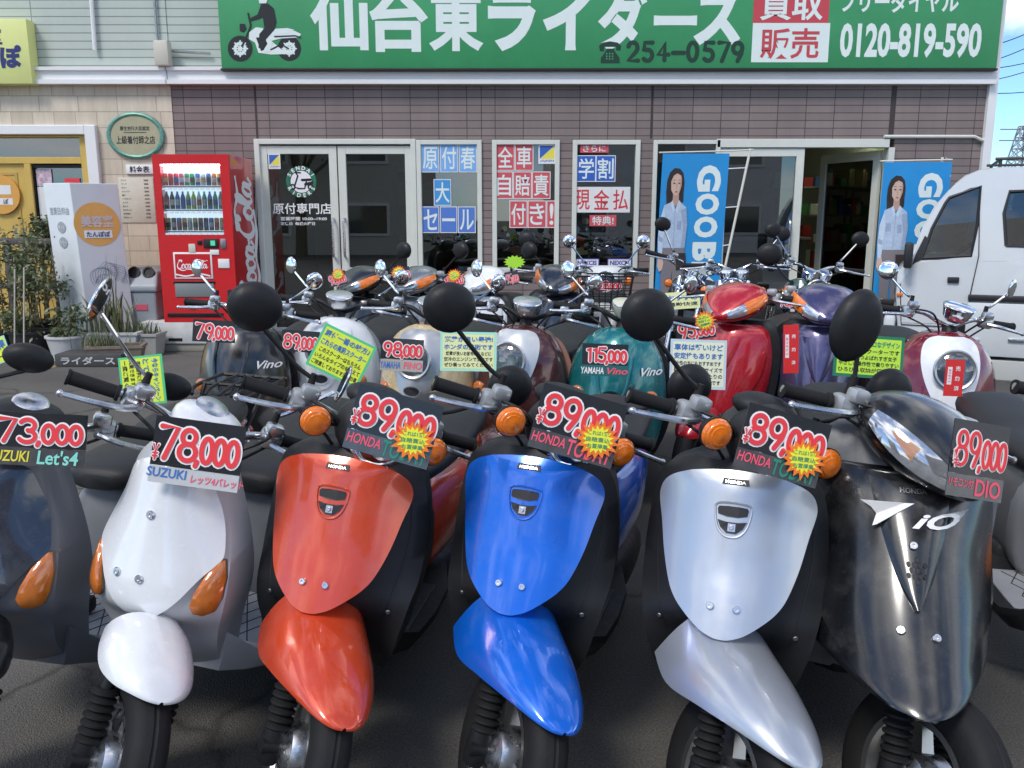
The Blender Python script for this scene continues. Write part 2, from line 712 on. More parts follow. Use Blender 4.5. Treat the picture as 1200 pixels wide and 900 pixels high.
def asphalt_mat():
    m = bpy.data.materials.new("asphalt")
    m.use_nodes = True
    t = m.node_tree
    b = t.nodes["Principled BSDF"]
    b.inputs['Roughness'].default_value = .85
    tcn = t.nodes.new("ShaderNodeTexCoord")
    n = t.nodes.new("ShaderNodeTexNoise")
    n.inputs['Scale'].default_value = .8
    n.inputs['Detail'].default_value = 8
    n2 = t.nodes.new("ShaderNodeTexNoise")
    n2.inputs['Scale'].default_value = 160
    n2.inputs['Detail'].default_value = 3
    v = t.nodes.new("ShaderNodeTexVoronoi")
    v.inputs['Scale'].default_value = 220
    for k in (n, n2, v):
        t.links.new(tcn.outputs['Object'], k.inputs['Vector'])
    r1 = t.nodes.new("ShaderNodeValToRGB")
    r1.color_ramp.elements[0].position = .3
    r1.color_ramp.elements[0].color = (.066, .062, .057, 1)
    r1.color_ramp.elements[1].position = .7
    r1.color_ramp.elements[1].color = (.125, .117, .106, 1)
    t.links.new(n.outputs['Fac'], r1.inputs[0])
    mr = t.nodes.new("ShaderNodeMapRange")
    mr.inputs['From Min'].default_value = .3
    mr.inputs['From Max'].default_value = .7
    mr.inputs['To Min'].default_value = .6
    mr.inputs['To Max'].default_value = 1.5
    t.links.new(n2.outputs['Fac'], mr.inputs[0])
    mx = t.nodes.new("ShaderNodeMix")
    mx.data_type = 'RGBA'
    mx.blend_type = 'MULTIPLY'
    mx.inputs['Factor'].default_value = 1
    t.links.new(r1.outputs[0], mx.inputs['A'])
    t.links.new(mr.outputs[0], mx.inputs['B'])
    # cracks and old patches
    wn = t.nodes.new("ShaderNodeTexNoise")
    wn.inputs['Scale'].default_value = 1.6
    wn.inputs['Detail'].default_value = 5
    t.links.new(tcn.outputs['Object'], wn.inputs['Vector'])
    ad = t.nodes.new("ShaderNodeMix")
    ad.data_type = 'VECTOR'
    ad.inputs['Factor'].default_value = .35
    t.links.new(tcn.outputs['Object'], ad.inputs['A'])
    t.links.new(wn.outputs['Color'], ad.inputs['B'])
    vc = t.nodes.new("ShaderNodeTexVoronoi")
    vc.feature = 'DISTANCE_TO_EDGE'
    vc.inputs['Scale'].default_value = .85
    t.links.new(ad.outputs['Result'], vc.inputs['Vector'])
    cr = t.nodes.new("ShaderNodeMapRange")
    cr.inputs['From Min'].default_value = .0
    cr.inputs['From Max'].default_value = .012
    cr.inputs['To Min'].default_value = .45
    cr.inputs['To Max'].default_value = 1.0
    t.links.new(vc.outputs['Distance'], cr.inputs[0])
    mx2 = t.nodes.new("ShaderNodeMix")
    mx2.data_type = 'RGBA'
    mx2.blend_type = 'MULTIPLY'
    mx2.inputs['Factor'].default_value = 1
    t.links.new(mx.outputs['Result'], mx2.inputs['A'])
    t.links.new(cr.outputs[0], mx2.inputs['B'])
    t.links.new(mx2.outputs['Result'], b.inputs['Base Color'])
    bp = t.nodes.new("ShaderNodeBump")
    bp.inputs['Strength'].default_value = .5
    bp.inputs['Distance'].default_value = .006
    t.links.new(v.outputs['Distance'], bp.inputs['Height'])
    t.links.new(bp.outputs[0], b.inputs['Normal'])
    return m


asphalt = asphalt_mat()

# ------------------------------------------------------------------ ground
W = 9.6
gg = Geo()
gg.add(rect(-400, -400, 400, 800))
tag(link("ground", gg, asphalt, smooth=0), kind="structure")


def zof(py, Y=W, px=600):
    return at(px, py, Y).z


def xof(px, Y=W, py=256):
    return at(px, py, Y).x


def wbox(px0, py0, px1, py1, d0, d1, Y=W):
    """box on the facade between two picture corners; d0..d1 = depth from the facade plane"""
    a, b = at(px0, py0, Y), at(px1, py1, Y)
    return box(((a.x + b.x) / 2, Y + (d0 + d1) / 2, (a.z + b.z) / 2), (abs(b.x - a.x), d1 - d0, abs(a.z - b.z)))


def zbox(px0, px1, z0, z1, d0, d1, Y=W):
    a, b = xof(px0, Y), xof(px1, Y)
    return box(((a + b) / 2, Y + (d0 + d1) / 2, (z0 + z1) / 2), (abs(b - a), d1 - d0, z1 - z0))


# ------------------------------------------------------------------ shop building
tile_m = brick_mat("brown_tile", (.238, .186, .172), (.200, .156, .147), (.055, .042, .038), .305, .0795, .0045, 0.0, .55, .13, 1.6)
side_m = brick_mat("pale_siding", (.50, .55, .49), (.475, .53, .475), (.24, .27, .245), 2.7, .082, .006, 0.0, .6, .05, 1.5)
stone_m = brick_mat("beige_stone", (.66, .58, .46), (.55, .47, .36), (.42, .35, .27), .42, .165, .005, .37, .75, .12, 7, .5, .55, 2)
band_m = mat("white_trim", (.78, .78, .77), .4, var=.04, vscale=2)
frame_m = mat("cream_frame", (.66, .67, .60), .4, var=.04)
dark_in = mat("dark_interior", (.045, .042, .040), .8, var=.2, vscale=1.5)
mid_in = mat("interior_wall", (.34, .32, .30), .8, var=.15, vscale=1.2)
yellow_wood = mat("yellow_paint_wood", (.62, .42, .10), .5, var=.1, vscale=3)

BX0, BX1 = at(203, 140, W).x, at(1164, 60, W).x
shop_loc = Vector(((BX0 + BX1) / 2, W, 0))
shop = empty("shop_building", shop_loc, label="brown tiled motor scooter shop with a glass front and pale green siding above", cat="shop")
SM = Matrix.Translation(-shop_loc)
zt, zb = zof(163), 0.0        # head of the shop front
z_band0, z_band1 = zof(100), zof(80)
wg = Geo()
wg.add(box(((BX0 + BX1) / 2, W + .1, (zt + z_band0) / 2), (BX1 - BX0, .2, z_band0 - zt)))
for p0, p1 in ((203, 303), (565, 577), (655, 670), (748, 763), (1041, None)):
    xa_, xb_ = (BX0 if p0 == 203 else xof(p0)), (BX1 if p1 is None else xof(p1))
    wg.add(box(((xa_ + xb_) / 2, W + .1, (zt - .001) / 2), (xb_ - xa_, .2, zt - .001)))
zs = zof(319)
for p0, p1 in ((577, 655), (670, 748)):
    wg.add(zbox(p0 + .05, p1 - .05, 0, zs, .002, .2))
link("wall", wg, tile_m, shop, smooth=0, M=SM)
jg = Geo()
for p in (300, 564, 764, 1046):
    jg.add(wbox(p - .5, 101, p + .5, 162, -.004, .01))
link("panel_joint", jg, mat("dark_joint", (.05, .04, .038), .7), shop, smooth=0, M=SM)
ug = box(((BX0 + BX1) / 2, W + .12, (z_band1 + 5.6) / 2), (BX1 - BX0, .2, 5.6 - z_band1))
link("upper_siding", ug, side_m, shop, smooth=0, M=SM)
bg_ = Geo()
xl = BX0
for k, (a, b, d) in enumerate(((80, 84, -.10), (84, 95, -.07), (95, 100, -.11))):
    bg_.add(box(((xl + BX1) / 2, W + d / 2 + .01, (zof(a) + zof(b)) / 2), (BX1 - xl + .02, -d + .02, zof(a) - zof(b))))
link("fascia_band", bg_, band_m, shop, smooth=0, M=SM)
for k in range(16):
    p_ = at(300 + k * 56, 83, W - .1)
    link("bolt", lathe([(.016, 0), (.016, .02), (.008, .03), (.008, .05)], 8, Matrix.Translation((p_.x, W - .11, p_.z + .02))), alu_dark, shop, M=SM)
# body behind the facade: side walls, roof, back
sg = Geo()
dep = 7.0
for x, s in ((BX0, 1), (BX1, -1)):
    sg.add(box((x + s * .08, W + .2 + dep / 2, 2.8), (.16, dep, 5.6)))
sg.add(box(((BX0 + BX1) / 2, W + dep + .2, 2.8), (BX1 - BX0, .15, 5.6)))
sg.add(box(((BX0 + BX1) / 2, W + .3 + dep / 2, 5.66), (BX1 - BX0 + .2, dep + .4, .12)))
link("side_wall", sg, mat("side_wall_cream", (.60, .60, .56), .7, var=.06), shop, smooth=0, M=SM)
ig = Geo()
ig.add(box(((BX0 + BX1) / 2, W + 3.2, .02), (BX1 - BX0 - .4, 5.6, .04)))
link("shop_floor", ig, mat("shop_floor", (.13, .12, .11), .35, var=.15), shop, smooth=0, M=SM)
ig = Geo()
ig.add(box(((BX0 + BX1) / 2, W + 3.2, 2.75), (BX1 - BX0 - .4, 5.6, .04)))
ig.add(box(((BX0 + BX1) / 2, W + 5.6, 1.4), (BX1 - BX0 - .4, .1, 2.7)))
link("interior_lining", ig, mid_in, shop, smooth=0, M=SM)
cg = tube([(BX1 - .03, W - .03, .0), (BX1 - .03, W - .03, 5.2)], .035, 8)
link("corner_trim", box((BX1 + .02, W + .05, 2.8), (.09, .2, 5.6)), band_m, shop, smooth=0, M=SM)
pg = tube([at(1036, 160, W - .03), at(1100, 160, W - .03), at(1142, 160, W - .03), at(1150, 164, W - .03), at(1162, 165, W - .03)], .018, 8)
link("conduit", pg, frame_m, shop, M=SM)
pg = tube([at(302, 163, W - .02), at(300, 175, W - .02), at(300, 240, W - .02), at(299, 380, W - .02)], .007, 6)
link("conduit", pg, frame_m, shop, M=SM)


def frame_rect(px0, py0, px1, z0, t, d0=-.03, d1=.08, Y=W, sill=True):
    """rectangular frame: outer px0..px1, top pixel row py0, bottom height z0, t metres thick"""
    a, b, zt_ = xof(px0, Y), xof(px1, Y), zof(py0, Y)
    g = Geo()
    yc, yd = Y + (d0 + d1) / 2, d1 - d0
    g.add(box((a + t / 2, yc, (z0 + zt_) / 2), (t, yd, zt_ - z0)))
    g.add(box((b - t / 2, yc, (z0 + zt_) / 2), (t, yd, zt_ - z0)))
    g.add(box(((a + b) / 2, yc, zt_ - t / 2), (b - a - 2 * t, yd, t)))
    if sill:
        g.add(box(((a + b) / 2, yc, z0 + t / 2), (b - a - 2 * t, yd, t)))
    return g, (a + t, b - t, z0 + t, zt_ - t)


def pane(parent, x0, x1, z0, z1, y, m=None, name="pane", M=SM):
    return link(name, box(((x0 + x1) / 2, y, (z0 + z1) / 2), (x1 - x0, .006, z1 - z0)), m or shop_glass, parent, smooth=0, M=M)


# entrance: frame, two glazed leaves with bar handles
g, _ = frame_rect(303, 163, 489, .02, .055, -.03, .10)
link("door_frame", g, frame_m, shop, smooth=0, M=SM, bev=.004)
for p0, p1, hx in ((308, 397, 391), (398.5, 485, 404)):
    g, inn = frame_rect(p0, 171, p1, .05, .085, .0, .05)
    leaf = link("glass_door", g, frame_m, shop, smooth=0, M=SM, bev=.004)
    pane(leaf, inn[0], inn[1], inn[2], inn[3], W + .03)
    x = xof(hx)
    z1_, z0_ = zof(256), zof(302)
    hb = tube(spline([(x, W - .005, z1_), (x, W - .06, z1_ - .02), (x, W - .07, z1_ - .1), (x, W - .07, z0_ + .1), (x, W - .06, z0_ + .02), (x, W - .005, z0_)], 4), .014, 8)
    link("handle", hb, alu, leaf, M=SM)
# windows
for p0, p1, zb_ in ((489.5, 565, .02), (577, 655, zs), (670, 748, zs)):
    g, inn = frame_rect(p0, 164, p1, zb_, .05, -.03, .09)
    wn = link("shop_window", g, frame_m, shop, smooth=0, M=SM, bev=.004)
    pane(wn, inn[0], inn[1], inn[2], inn[3], W + .03)
# right-hand sliding front: fixed light, sliding leaf, open doorway, leaf swung into the shop
g, inn = frame_rect(763, 164, 840, .02, .045, -.03, .09)
wn = link("shop_window", g, frame_m, shop, smooth=0, M=SM, bev=.004)
pane(wn, inn[0], inn[1], inn[2], inn[3], W + .03)
g = Geo()
g.add(wbox(840, 163, 1041, 173, -.03, .1))
g.add(zbox(1034, 1041, .02, zof(173), -.03, .1))
link("door_frame", g, frame_m, shop, smooth=0, M=SM, bev=.004)
g, inn = frame_rect(840, 174, 938, .03, .085, -.01, .05)
leaf = link("glass_door", g, frame_m, shop, smooth=0, M=SM, bev=.004)
pane(leaf, inn[0], inn[1], inn[2], inn[3], W + .02)
x = xof(924)
z1_, z0_ = zof(258), zof(305)
link("handle", tube(spline([(x, W - .01, z1_), (x, W - .065, z1_ - .02), (x, W - .075, z1_ - .1), (x, W - .075, z0_ + .1), (x, W - .065, z0_ + .02), (x, W - .01, z0_)], 4), .014, 8), alu, leaf, M=SM)
ol = Geo()
hx, tz = xof(1032), zof(175)
lw = .92
for x0_, x1_, a, b in ((0, .09, .04, tz), (lw - .09, lw, .04, tz), (.09, lw - .09, .04, .14), (.09, lw - .09, tz - .1, tz)):
    ol.add(box(((x0_ + x1_) / 2, 0, (a + b) / 2), (x1_ - x0_, .04, b - a)))
OM = Matrix.Translation((hx, W + .12, 0)) @ Matrix.Rotation(R(112), 4, 'Z')
leaf = link("glass_door", ol, frame_m, shop, smooth=0, M=SM @ OM)
link("pane", box((lw / 2, 0, tz / 2 + .02), (lw - .18, .006, tz - .2)), shop_glass, leaf, smooth=0, M=SM @ OM)
# things inside the shop
rs = random.Random(3)


def shelf(x, y, wd, label):
    r = empty("shelving_unit", (x, y, .04), label=label, cat="shelf")
    fg = Geo()
    for sx in (-wd / 2, wd / 2):
        for sy in (-.2, .2):
            fg.add(box((sx, sy, .9), (.03, .03, 1.8)))
    for k in range(5):
        fg.add(box((0, 0, .12 + k * .41), (wd, .42, .025)))
    link("rack", fg, alu_dark, r, smooth=0)
    cols = [mat("carton", (.35, .25, .15), .7), mat("tin_red", (.45, .04, .04), .4), mat("tin_blue", (.05, .12, .4), .4), mat("tin_white", (.6, .6, .58), .4), mat("tin_green", (.08, .3, .12), .4)]
    for k in range(5):
        xx = -wd / 2 + .05
        while xx < wd / 2 - .15:
            ww, hh = rs.uniform(.07, .2), rs.uniform(.1, .3)
            link("box_of_parts", box((xx + ww / 2, rs.uniform(-.08, .05), .134 + k * .41 + hh / 2), (ww * .92, .22, hh)), rs.choice(cols), r, smooth=0)
            xx += ww + .01
    return r


shelf(xof(520, W + 2.2), W + 2.2, 1.3, "metal rack of cartons and tins inside the shop behind the left windows")
shelf(xof(700, W + 2.0), W + 2.0, 1.5, "metal rack of cartons and tins inside the shop behind the middle window")
shelf(xof(960, W + 3.6), W + 3.6, 1.6, "metal rack of parts seen through the open doorway")
ct = empty("counter", (xof(880, W + 3.0), W + 3.0, .04), label="dim reception counter inside the shop behind the sliding glass door", cat="counter")
link("counter_front", rbox((0, 0, .5), (1.5, .5, 1.0), .02), mat("counter_grey", (.3, .3, .29), .5), ct)
link("counter_top", rbox((0, 0, 1.022), (1.6, .6, .04), .01), mat("counter_white", (.6, .6, .58), .4), ct)
for lx_, ly_, lab_ in ((660, 1.5, "lit fluorescent tube hanging inside the shop behind the third window"), (420, 2.2, "lit fluorescent tube deep inside the shop behind the glass doors"), (985, 2.6, "lit fluorescent tube inside the shop above the open doorway")):  # tube behind the third window, plus two added to brighten the interior
    fl = empty("strip_light", (xof(lx_, W + ly_), W + ly_, 2.42), label=lab_, cat="light")
    link("tube", tube([(-.85, 0, 0), (.85, 0, 0)], .018, 10), mat("lit_tube", (.9, 1, .6), .5, emit=(.9, 1, .6), es=9), fl)
    link("fitting", rbox((0, 0, .05), (1.8, .1, .05), .01), offwhite, fl)

# ------------------------------------------------------------------ neighbour on the left: hair salon building
nloc = Vector((xof(60), W, 0))
salon = empty("salon_building", nloc, label="beige stone faced hair salon with a yellow wooden door, left of the scooter shop", cat="building")
NM = Matrix.Translation(-nloc)
NX0 = -9.5
xr = BX0 - .002
dL, dR = -8.2, xof(124)
zd = zof(147)
g = Geo()
g.add(box(((dR + xr) / 2, W + .09, zd / 2), (xr - dR, .2, zd)))
g.add(box(((NX0 + xr) / 2, W + .09, (zd + z_band0) / 2 + .0005), (xr - NX0, .2, z_band0 - zd - .001)))
g.add(box(((NX0 + dL) / 2, W + .09, zd / 2), (dL - NX0, .2, zd)))
link("stone_wall", g, stone_m, salon, smooth=0, M=NM)
link("upper_siding", box(((NX0 + xr) / 2, W + .11, (z_band1 + 5.6) / 2), (xr - NX0, .2, 5.6 - z_band1)), side_m, salon, smooth=0, M=NM)
g = Geo()
for a, b, d in ((80, 84, -.10), (84, 95, -.07), (95, 100, -.11)):
    g.add(box(((NX0 + xr) / 2, W + d / 2 + .01, (zof(a) + zof(b)) / 2), (xr - NX0, -d + .02, zof(a) - zof(b))))
link("fascia_band", g, band_m, salon, smooth=0, M=NM)
g = Geo()
g.add(box(((NX0 + xr) / 2, W + 4, 2.8), (xr - NX0 - .1, .2, 5.5)))
g.add(box((NX0 + .1, W + 2.1, 2.8), (.2, 3.8, 5.5)))
g.add(box(((NX0 + xr) / 2, W + 2.1, 5.65), (xr - NX0, 4.0, .1)))
link("side_wall", g, mat("side_wall_cream", (.6, .6, .56), .7), salon, smooth=0, M=NM)
g = Geo()
g.add(box(((dL + dR) / 2, W + 2.0, 1.3), (dR - dL, .1, 2.6)))
g.add(box(((dL + dR) / 2, W + 1.0, 2.6), (dR - dL, 1.8, .05)))
link("interior_lining", g, dark_in, salon, smooth=0, M=NM)
# opening: white outer frame, yellow timber, door leaf, transom, window
g = Geo()
g.add(box((dR - .06, W + .01, zd / 2), (.12, .16, zd)))
g.add(box(((dL + dR) / 2 - .06, W + .01, zd - .05), (dR - dL - .12, .16, .1)))
link("door_frame", g, band_m, salon, smooth=0, M=NM, bev=.008)
x_in = dR - .125
z_tr1, z_tr0 = zof(161), zof(184)
zh = zd - .102
g = Geo()
g.add(box((x_in - .045, W + .05, zh / 2), (.09, .1, zh)))
g.add(box(((dL + x_in) / 2 - .045, W + .05, (zh + z_tr1) / 2), (x_in - dL - .09, .1, zh - z_tr1)))
g.add(box(((dL + x_in) / 2 - .045, W + .05, z_tr0 - .035), (x_in - dL - .09, .1, .07)))
xd = xof(38)
g.add(box((xd, W + .051, (z_tr0 - .07) / 2), (.07, .1, z_tr0 - .07)))
link("timber_surround", g, yellow_wood, salon, smooth=0, M=NM, bev=.004)
pane(salon, dL, x_in - .09, z_tr0, z_tr1, W + .06, M=NM)
link("curtain_rail", tube([at(33, 172, W + .2), at(82, 181, W + .2)], .02, 8), yellow_wood, salon, M=NM)
dl = link("timber_door", box(((dL + xd - .035) / 2, W + .06, (z_tr0 - .07) / 2), (xd - .035 - dL, .06, z_tr0 - .075)), yellow_wood, salon, smooth=0, M=NM)
g = Geo()
for a, b, c_, d_ in ((dL + .3, xd - .13, zof(202), zof(205)), (xd - .16, xd - .13, .2, zof(205))):
    g.add(box(((a + b) / 2, W + .028, (c_ + d_) / 2), (b - a, .012, abs(c_ - d_))))
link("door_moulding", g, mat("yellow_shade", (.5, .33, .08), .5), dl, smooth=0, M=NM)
wn = link("shop_window", frame_rect(40, 193, 111, .9, .03, .03, .07)[0], dark_pl, salon, smooth=0, M=NM)
pane(wn, xof(42), xof(110), .9, zof(195), W + .07, M=NM)
link("panel_below", box(((xd + x_in) / 2, W + .06, .45), (x_in - .09 - xd - .04, .05, .88)), yellow_wood, salon, smooth=0, M=NM)
# papers in the salon window
for (a, b, c_, d_, lab, m_) in ((42, 198, 62, 218, "small pink flower picture in the salon window", mat("flower_print", (.6, .45, .52), .5, var=.5, vscale=22)),
                               (44, 219, 64, 256, "white notice sheet taped in the salon window under the flower picture", offwhite),
                               (76, 209, 94, 214, "narrow red sticker strip high in the salon window", ink_red)):
    p, q = at(a, b, W + .06), at(c_, d_, W + .06)
    o = link("notice", box(((p.x + q.x) / 2, W + .055, (p.z + q.z) / 2), (q.x - p.x, .004, p.z - q.z)), m_, smooth=0)
    tag(o, lab, "notice")

# round orange plate on the yellow door
c_ = at(2, 228, W + .02)
g = Geo()
g.add(prism([(cos(R(a * 10)) * .21, sin(R(a * 10)) * .21) for a in range(36)], .02), upright((c_.x, W + .015, c_.z)), 0)
g.add(rect(-.05, .0, .12, .1, .0215), upright((c_.x, W + .015, c_.z)), 1)
g.add(rect(-.02, -.11, .13, -.04, .0215), upright((c_.x, W + .015, c_.z)), 1)
g.add(text("ぽ", h=.055, off=.02, c=(.055, -.075), z=.023), upright((c_.x, W + .015, c_.z)), 2)
tag(link("door_plate", g, [mat("orange_plate", (.72, .36, .07), .5, var=.08), offwhite, black_ink], smooth=30), "round orange name plate on the yellow salon door", "sign")

# oval green-framed plaque
c_ = at(159, 159, W - .03)
U = upright(c_)
rx_, ry_ = .31, .24
ov = empty("oval_plaque", c_, label="oval plaque with a verdigris frame on the beige stone wall", cat="plaque")
IM = Matrix.Translation(-c_)
g = torus(1, .1, 40, 8)
g.v = [Vector((p.x * rx_ * .93, p.y * ry_ * .93, p.z * .22)) for p in g.v]
link("frame", g, mat("verdigris", (.13, .30, .24), .45, .4, var=.3, vscale=30), ov, M=IM @ U)
g = prism([(cos(R(a * 9)) * rx_ * .9, sin(R(a * 9)) * ry_ * .9) for a in range(40)], .02, -.01)
link("plate", g, mat("plaque_khaki", (.40, .38, .24), .5, var=.08), ov, M=IM @ U)
g = Geo()
g.add(text("上級着付師之店", w=.42, h=.085, off=.012, c=(0, -.045), z=.012))
g.add(text("厚生労働大臣認定", w=.32, h=.045, off=.01, c=(0, .075), z=.012))
g.add(rect(-.12, .03, .12, .036, .012))
link("lettering", g, black_ink, ov, smooth=0, M=IM @ U)


def wall_board(name, p0, p1, d, mats, lines, label, cat, Y=W):
    a, b = at(*p0, Y - d), at(*p1, Y - d)
    c_ = (a + b) / 2
    ww, hh = b.x - a.x, a.z - b.z
    g = Geo()
    g.add(rbox((0, 0, -d / 2), (ww, hh, d), .004), None, 0)
    for ln in lines:
        g.add(ln(ww, hh), None, 1)
    o = link(name, g, mats, smooth=30, M=FACE)
    o.location = (c_.x, Y - d, c_.z)
    return tag(o, label, cat)


wall_board("price_list_header", (147, 193), (180, 204), .03, [offwhite, black_ink], [lambda w_, h_: text("料金表", w=w_ * .72, h=h_ * .72, off=.015, z=.003)], "small white header plate above the price list on the stone wall", "sign")


def plist(w_, h_):
    g = Geo()
    r = random.Random(5)
    for k in range(11):
        y = h_ * (.44 - k * .082)
        g.add(text(["カット", "パーマ", "カラー", "シャンプー", "着付", "ヘアセット", "メイク", "顔そり", "まゆカット", "縮毛矯正", "学生カット"][k], h=h_ * .038, off=.01, c=(-w_ * .42, y), z=.003, anchor='l'))
        g.add(text(str(r.choice([1500, 2500, 3800, 4200, 5000, 6500])), h=h_ * .038, off=.01, c=(w_ * .3, y), z=.003))
    return g


wall_board("price_list", (138, 208), (183, 261), .02, [mat("price_board_cream", (.62, .58, .47), .6, var=.06), black_ink], [plist], "cream price list board on the stone wall beside the vending machine", "sign")

# yellow projecting sign, top left
ys = wall_board("salon_sign", (-60, 22), (38, 98), .16, [mat("sign_yellow", (.72, .76, .28), .5, var=.03), mat("sign_navy", (.02, .03, .16), .5)],
                [lambda w_, h_: text("ぽ", h=h_ * .36, off=.05, c=(w_ * .255, -h_ * .08), z=.003),
                 lambda w_, h_: text("室", h=h_ * .26, off=.03, c=(w_ * .06, h_ * .24), z=.003)],
                "pale yellow salon sign with navy lettering at the top left", "sign")
# junction box and pipes on the pale siding
a = at(191, 63, W - .1)
jb = link("junction_box", rbox((0, 0, 0), (.15, .12, .25), .012), mat("box_beige", (.58, .55, .46), .5))
jb.location = a
tag(jb, "beige electric junction box on the pale siding left of the green sign", "electric box")
pp = link("downpipe", tube([(0, 0, -1.0), (0, 0, 1.9)], .022, 8), band_m)
pp.location = (xof(132), W - .03, 4.1)
pp.rotation_euler = (0, R(1.0), 0)
tag(pp, "thin white pipe running up the pale siding", "pipe")
cb = link("cable", tube([(0, 0, 1.9), (0, 0, -.6), (.02, 0, -.75), (.55, 0, -.78)], .014, 6), alu_dark)
cb.location = (xof(201), W - .02, 3.85)
tag(cb, "grey cable running down beside the beige junction box", "cable")

# ------------------------------------------------------------------ the big green shop sign
ga, gb = at(251, -60, W - .14), at(1168, 80, W - .14)
sc_ = (ga + gb) / 2
sw, sh = gb.x - ga.x, ga.z - gb.z
sgn = empty("shop_sign", (sc_.x, W - .14, gb.z), label="long green fascia sign with white lettering over the scooter shop", cat="sign")


def sp(px, py):
    p = at(px, py, W - .14)
    return (p.x - sc_.x, p.z - gb.z)


SMM = FACE
sign_green = mat("sign_green", (.042, .30, .112), .42, var=.10, vscale=1.4)
sign_white = mat("sign_white", (.74, .82, .78), .5, var=.03)
ink_sign = mat("sign_dark_green", (.008, .04, .02), .5)
link("panel", rbox((0, sh / 2, -.06), (sw, sh, .12), .008), sign_green, sgn, M=SMM)
link("edge_trim", Geo().add(rbox((0, -.012, -.06), (sw + .02, .022, .14), .004)), dark_pl, sgn, M=SMM)
g = Geo()
for k, ch in enumerate("仙台東ライダース"):
    x0, x1 = [(365, 430), (434, 501), (503, 566), (572, 628), (636, 693), (700, 759), (766, 817), (812, 870)][k]
    yt, yb = [(-14, 59), (-14, 61), (-14, 60), (-12, 60), (-12, 59), (-14, 60), (18, 30), (-8, 54)][k]
    p, q = sp(x0, yb), sp(x1, yt)
    g.add(text(ch, w=q[0] - p[0], h=q[1] - p[1], off=.050 if k > 2 else .034, c=((p[0] + q[0]) / 2, (p[1] + q[1]) / 2), z=.002))
link("main_lettering", g, sign_white, sgn, smooth=0, M=SMM)
g = Geo()
p, q = sp(985, 15), sp(1125, -12)
g.add(text("フリーダイヤル", w=q[0] - p[0], h=q[1] - p[1], off=.03, c=((p[0] + q[0]) / 2, (p[1] + q[1]) / 2), z=.002))
p, q = sp(983, 68), sp(1152, 27)
g.add(text("0120-819-590", w=q[0] - p[0], h=q[1] - p[1], off=.035, c=((p[0] + q[0]) / 2, (p[1] + q[1]) / 2), z=.002))
link("telephone_lettering", g, sign_white, sgn, smooth=0, M=SMM)
g = Geo()
p, q = sp(882, 27), sp(975, -40)
g.add(rect(p[0], p[1], q[0], q[1], .002, 0))
p2, q2 = sp(880, 73), sp(973, 27)
g.add(rect(p2[0], p2[1], q2[0], q2[1], .002, 1))
p, q = sp(890, 24), sp(966, -14)
g.add(text("買取", w=q[0] - p[0], h=q[1] - p[1], off=.02, c=((p[0] + q[0]) / 2, (p[1] + q[1]) / 2), z=.004), None, 1)
p, q = sp(890, 69), sp(961, 33)
g.add(text("販売", w=q[0] - p[0], h=q[1] - p[1], off=.015, c=((p[0] + q[0]) / 2, (p[1] + q[1]) / 2), z=.004), None, 0)
link("buying_panel", g, [mat("sign_red", (.56, .06, .075), .5), sign_white], sgn, smooth=0, M=SMM)
g = Geo()
hgt = sp(0, 50)[1] - sp(0, 75)[1]
lx = 734
for ch, wpx in (("2", 19), ("5", 19), ("4", 21), ("-", 17), ("0", 20), ("5", 19), ("7", 18), ("9", 18)):
    p = sp(lx, 73)
    if ch == "-":
        q = sp(lx + 13, 62)
        q0 = sp(lx, 62)
        g.add(ribbon([q0, q], .045, .0022))
    else:
        g.add(figures([(ch, p[0], p[1], hgt, .95)], .045, .0022))
    lx += wpx - 1.5
# telephone picture
tpx = [(703, 60), (702, 54), (706, 50), (715, 48.5), (724, 50), (728, 54), (727, 59), (722, 59), (722, 55), (708, 55), (708, 60)]
g.add(prism([sp(*p) for p in tpx], .0005, .002))
body = [(711, 57), (719, 57), (721, 61), (726, 68), (726, 74), (704, 74), (704, 68), (709, 61)]
g.add(prism([sp(*p) for p in body], .0005, .0023))
link("handwritten_number", g, ink_sign, sgn, smooth=0, M=SMM)
g = Geo()
for i in range(3):
    for j in range(3):
        a = sp(711 + i * 3.4, 63 + j * 3)
        g.add(disc(.009, 8, .0035, a))
link("dial_buttons", g, sign_green, sgn, smooth=0, M=SMM)
# rider on a motorcycle pictogram
bk, wt = Geo(), Geo()


def poly(pts, z, tgt):
    tgt.add(prism([sp(*p) for p in pts], .0004, z))


for cx, cy, r in ((281.5, 57, 14), (339, 57, 13.2)):
    q = [sp(cx + cos(R(a * 15)) * r * .82, cy + sin(R(a * 15)) * r * .86) for a in range(24)]
    bk.add(ribbon(q, .055, .002, True))
    q = [sp(cx + cos(R(a * 15)) * r * .42, cy + sin(R(a * 15)) * r * .44) for a in range(24)]
    wt.add(ribbon(q, .03, .002, True))
    for a in range(0, 360, 45):
        wt.add(ribbon([sp(cx, cy), sp(cx + cos(R(a)) * r * .62, cy + sin(R(a)) * r * .66)], .014, .0024 + a * 1e-7))
poly([(292, 38), (300, 32), (308, 33), (312, 40), (345, 36), (353, 40), (350, 44), (330, 45), (318, 48), (330, 58), (345, 60), (345, 63), (318, 64), (303, 62), (299, 50), (292, 46)], .0032, wt)
poly([(318, 34), (337, 33), (345, 35), (338, 39), (318, 42)], .0042, wt)
bk.add(ribbon([sp(284, 54), sp(292, 36), sp(294, 30), sp(291, 16)], .02, .0044))
poly([(281, 28), (287, 28), (289, 34), (285, 38), (281, 36)], .0046, bk)
poly([(306, 5), (314, 4), (321, 10), (324, 25), (322, 35), (312, 46), (309, 58), (303, 56), (304, 40), (310, 33), (308, 20), (304, 22), (293, 25), (292, 22), (302, 17)], .005, bk)
poly([(304, 4), (303, -2), (306, -6), (311, -6), (314, -1), (312, 4)], .005, wt)
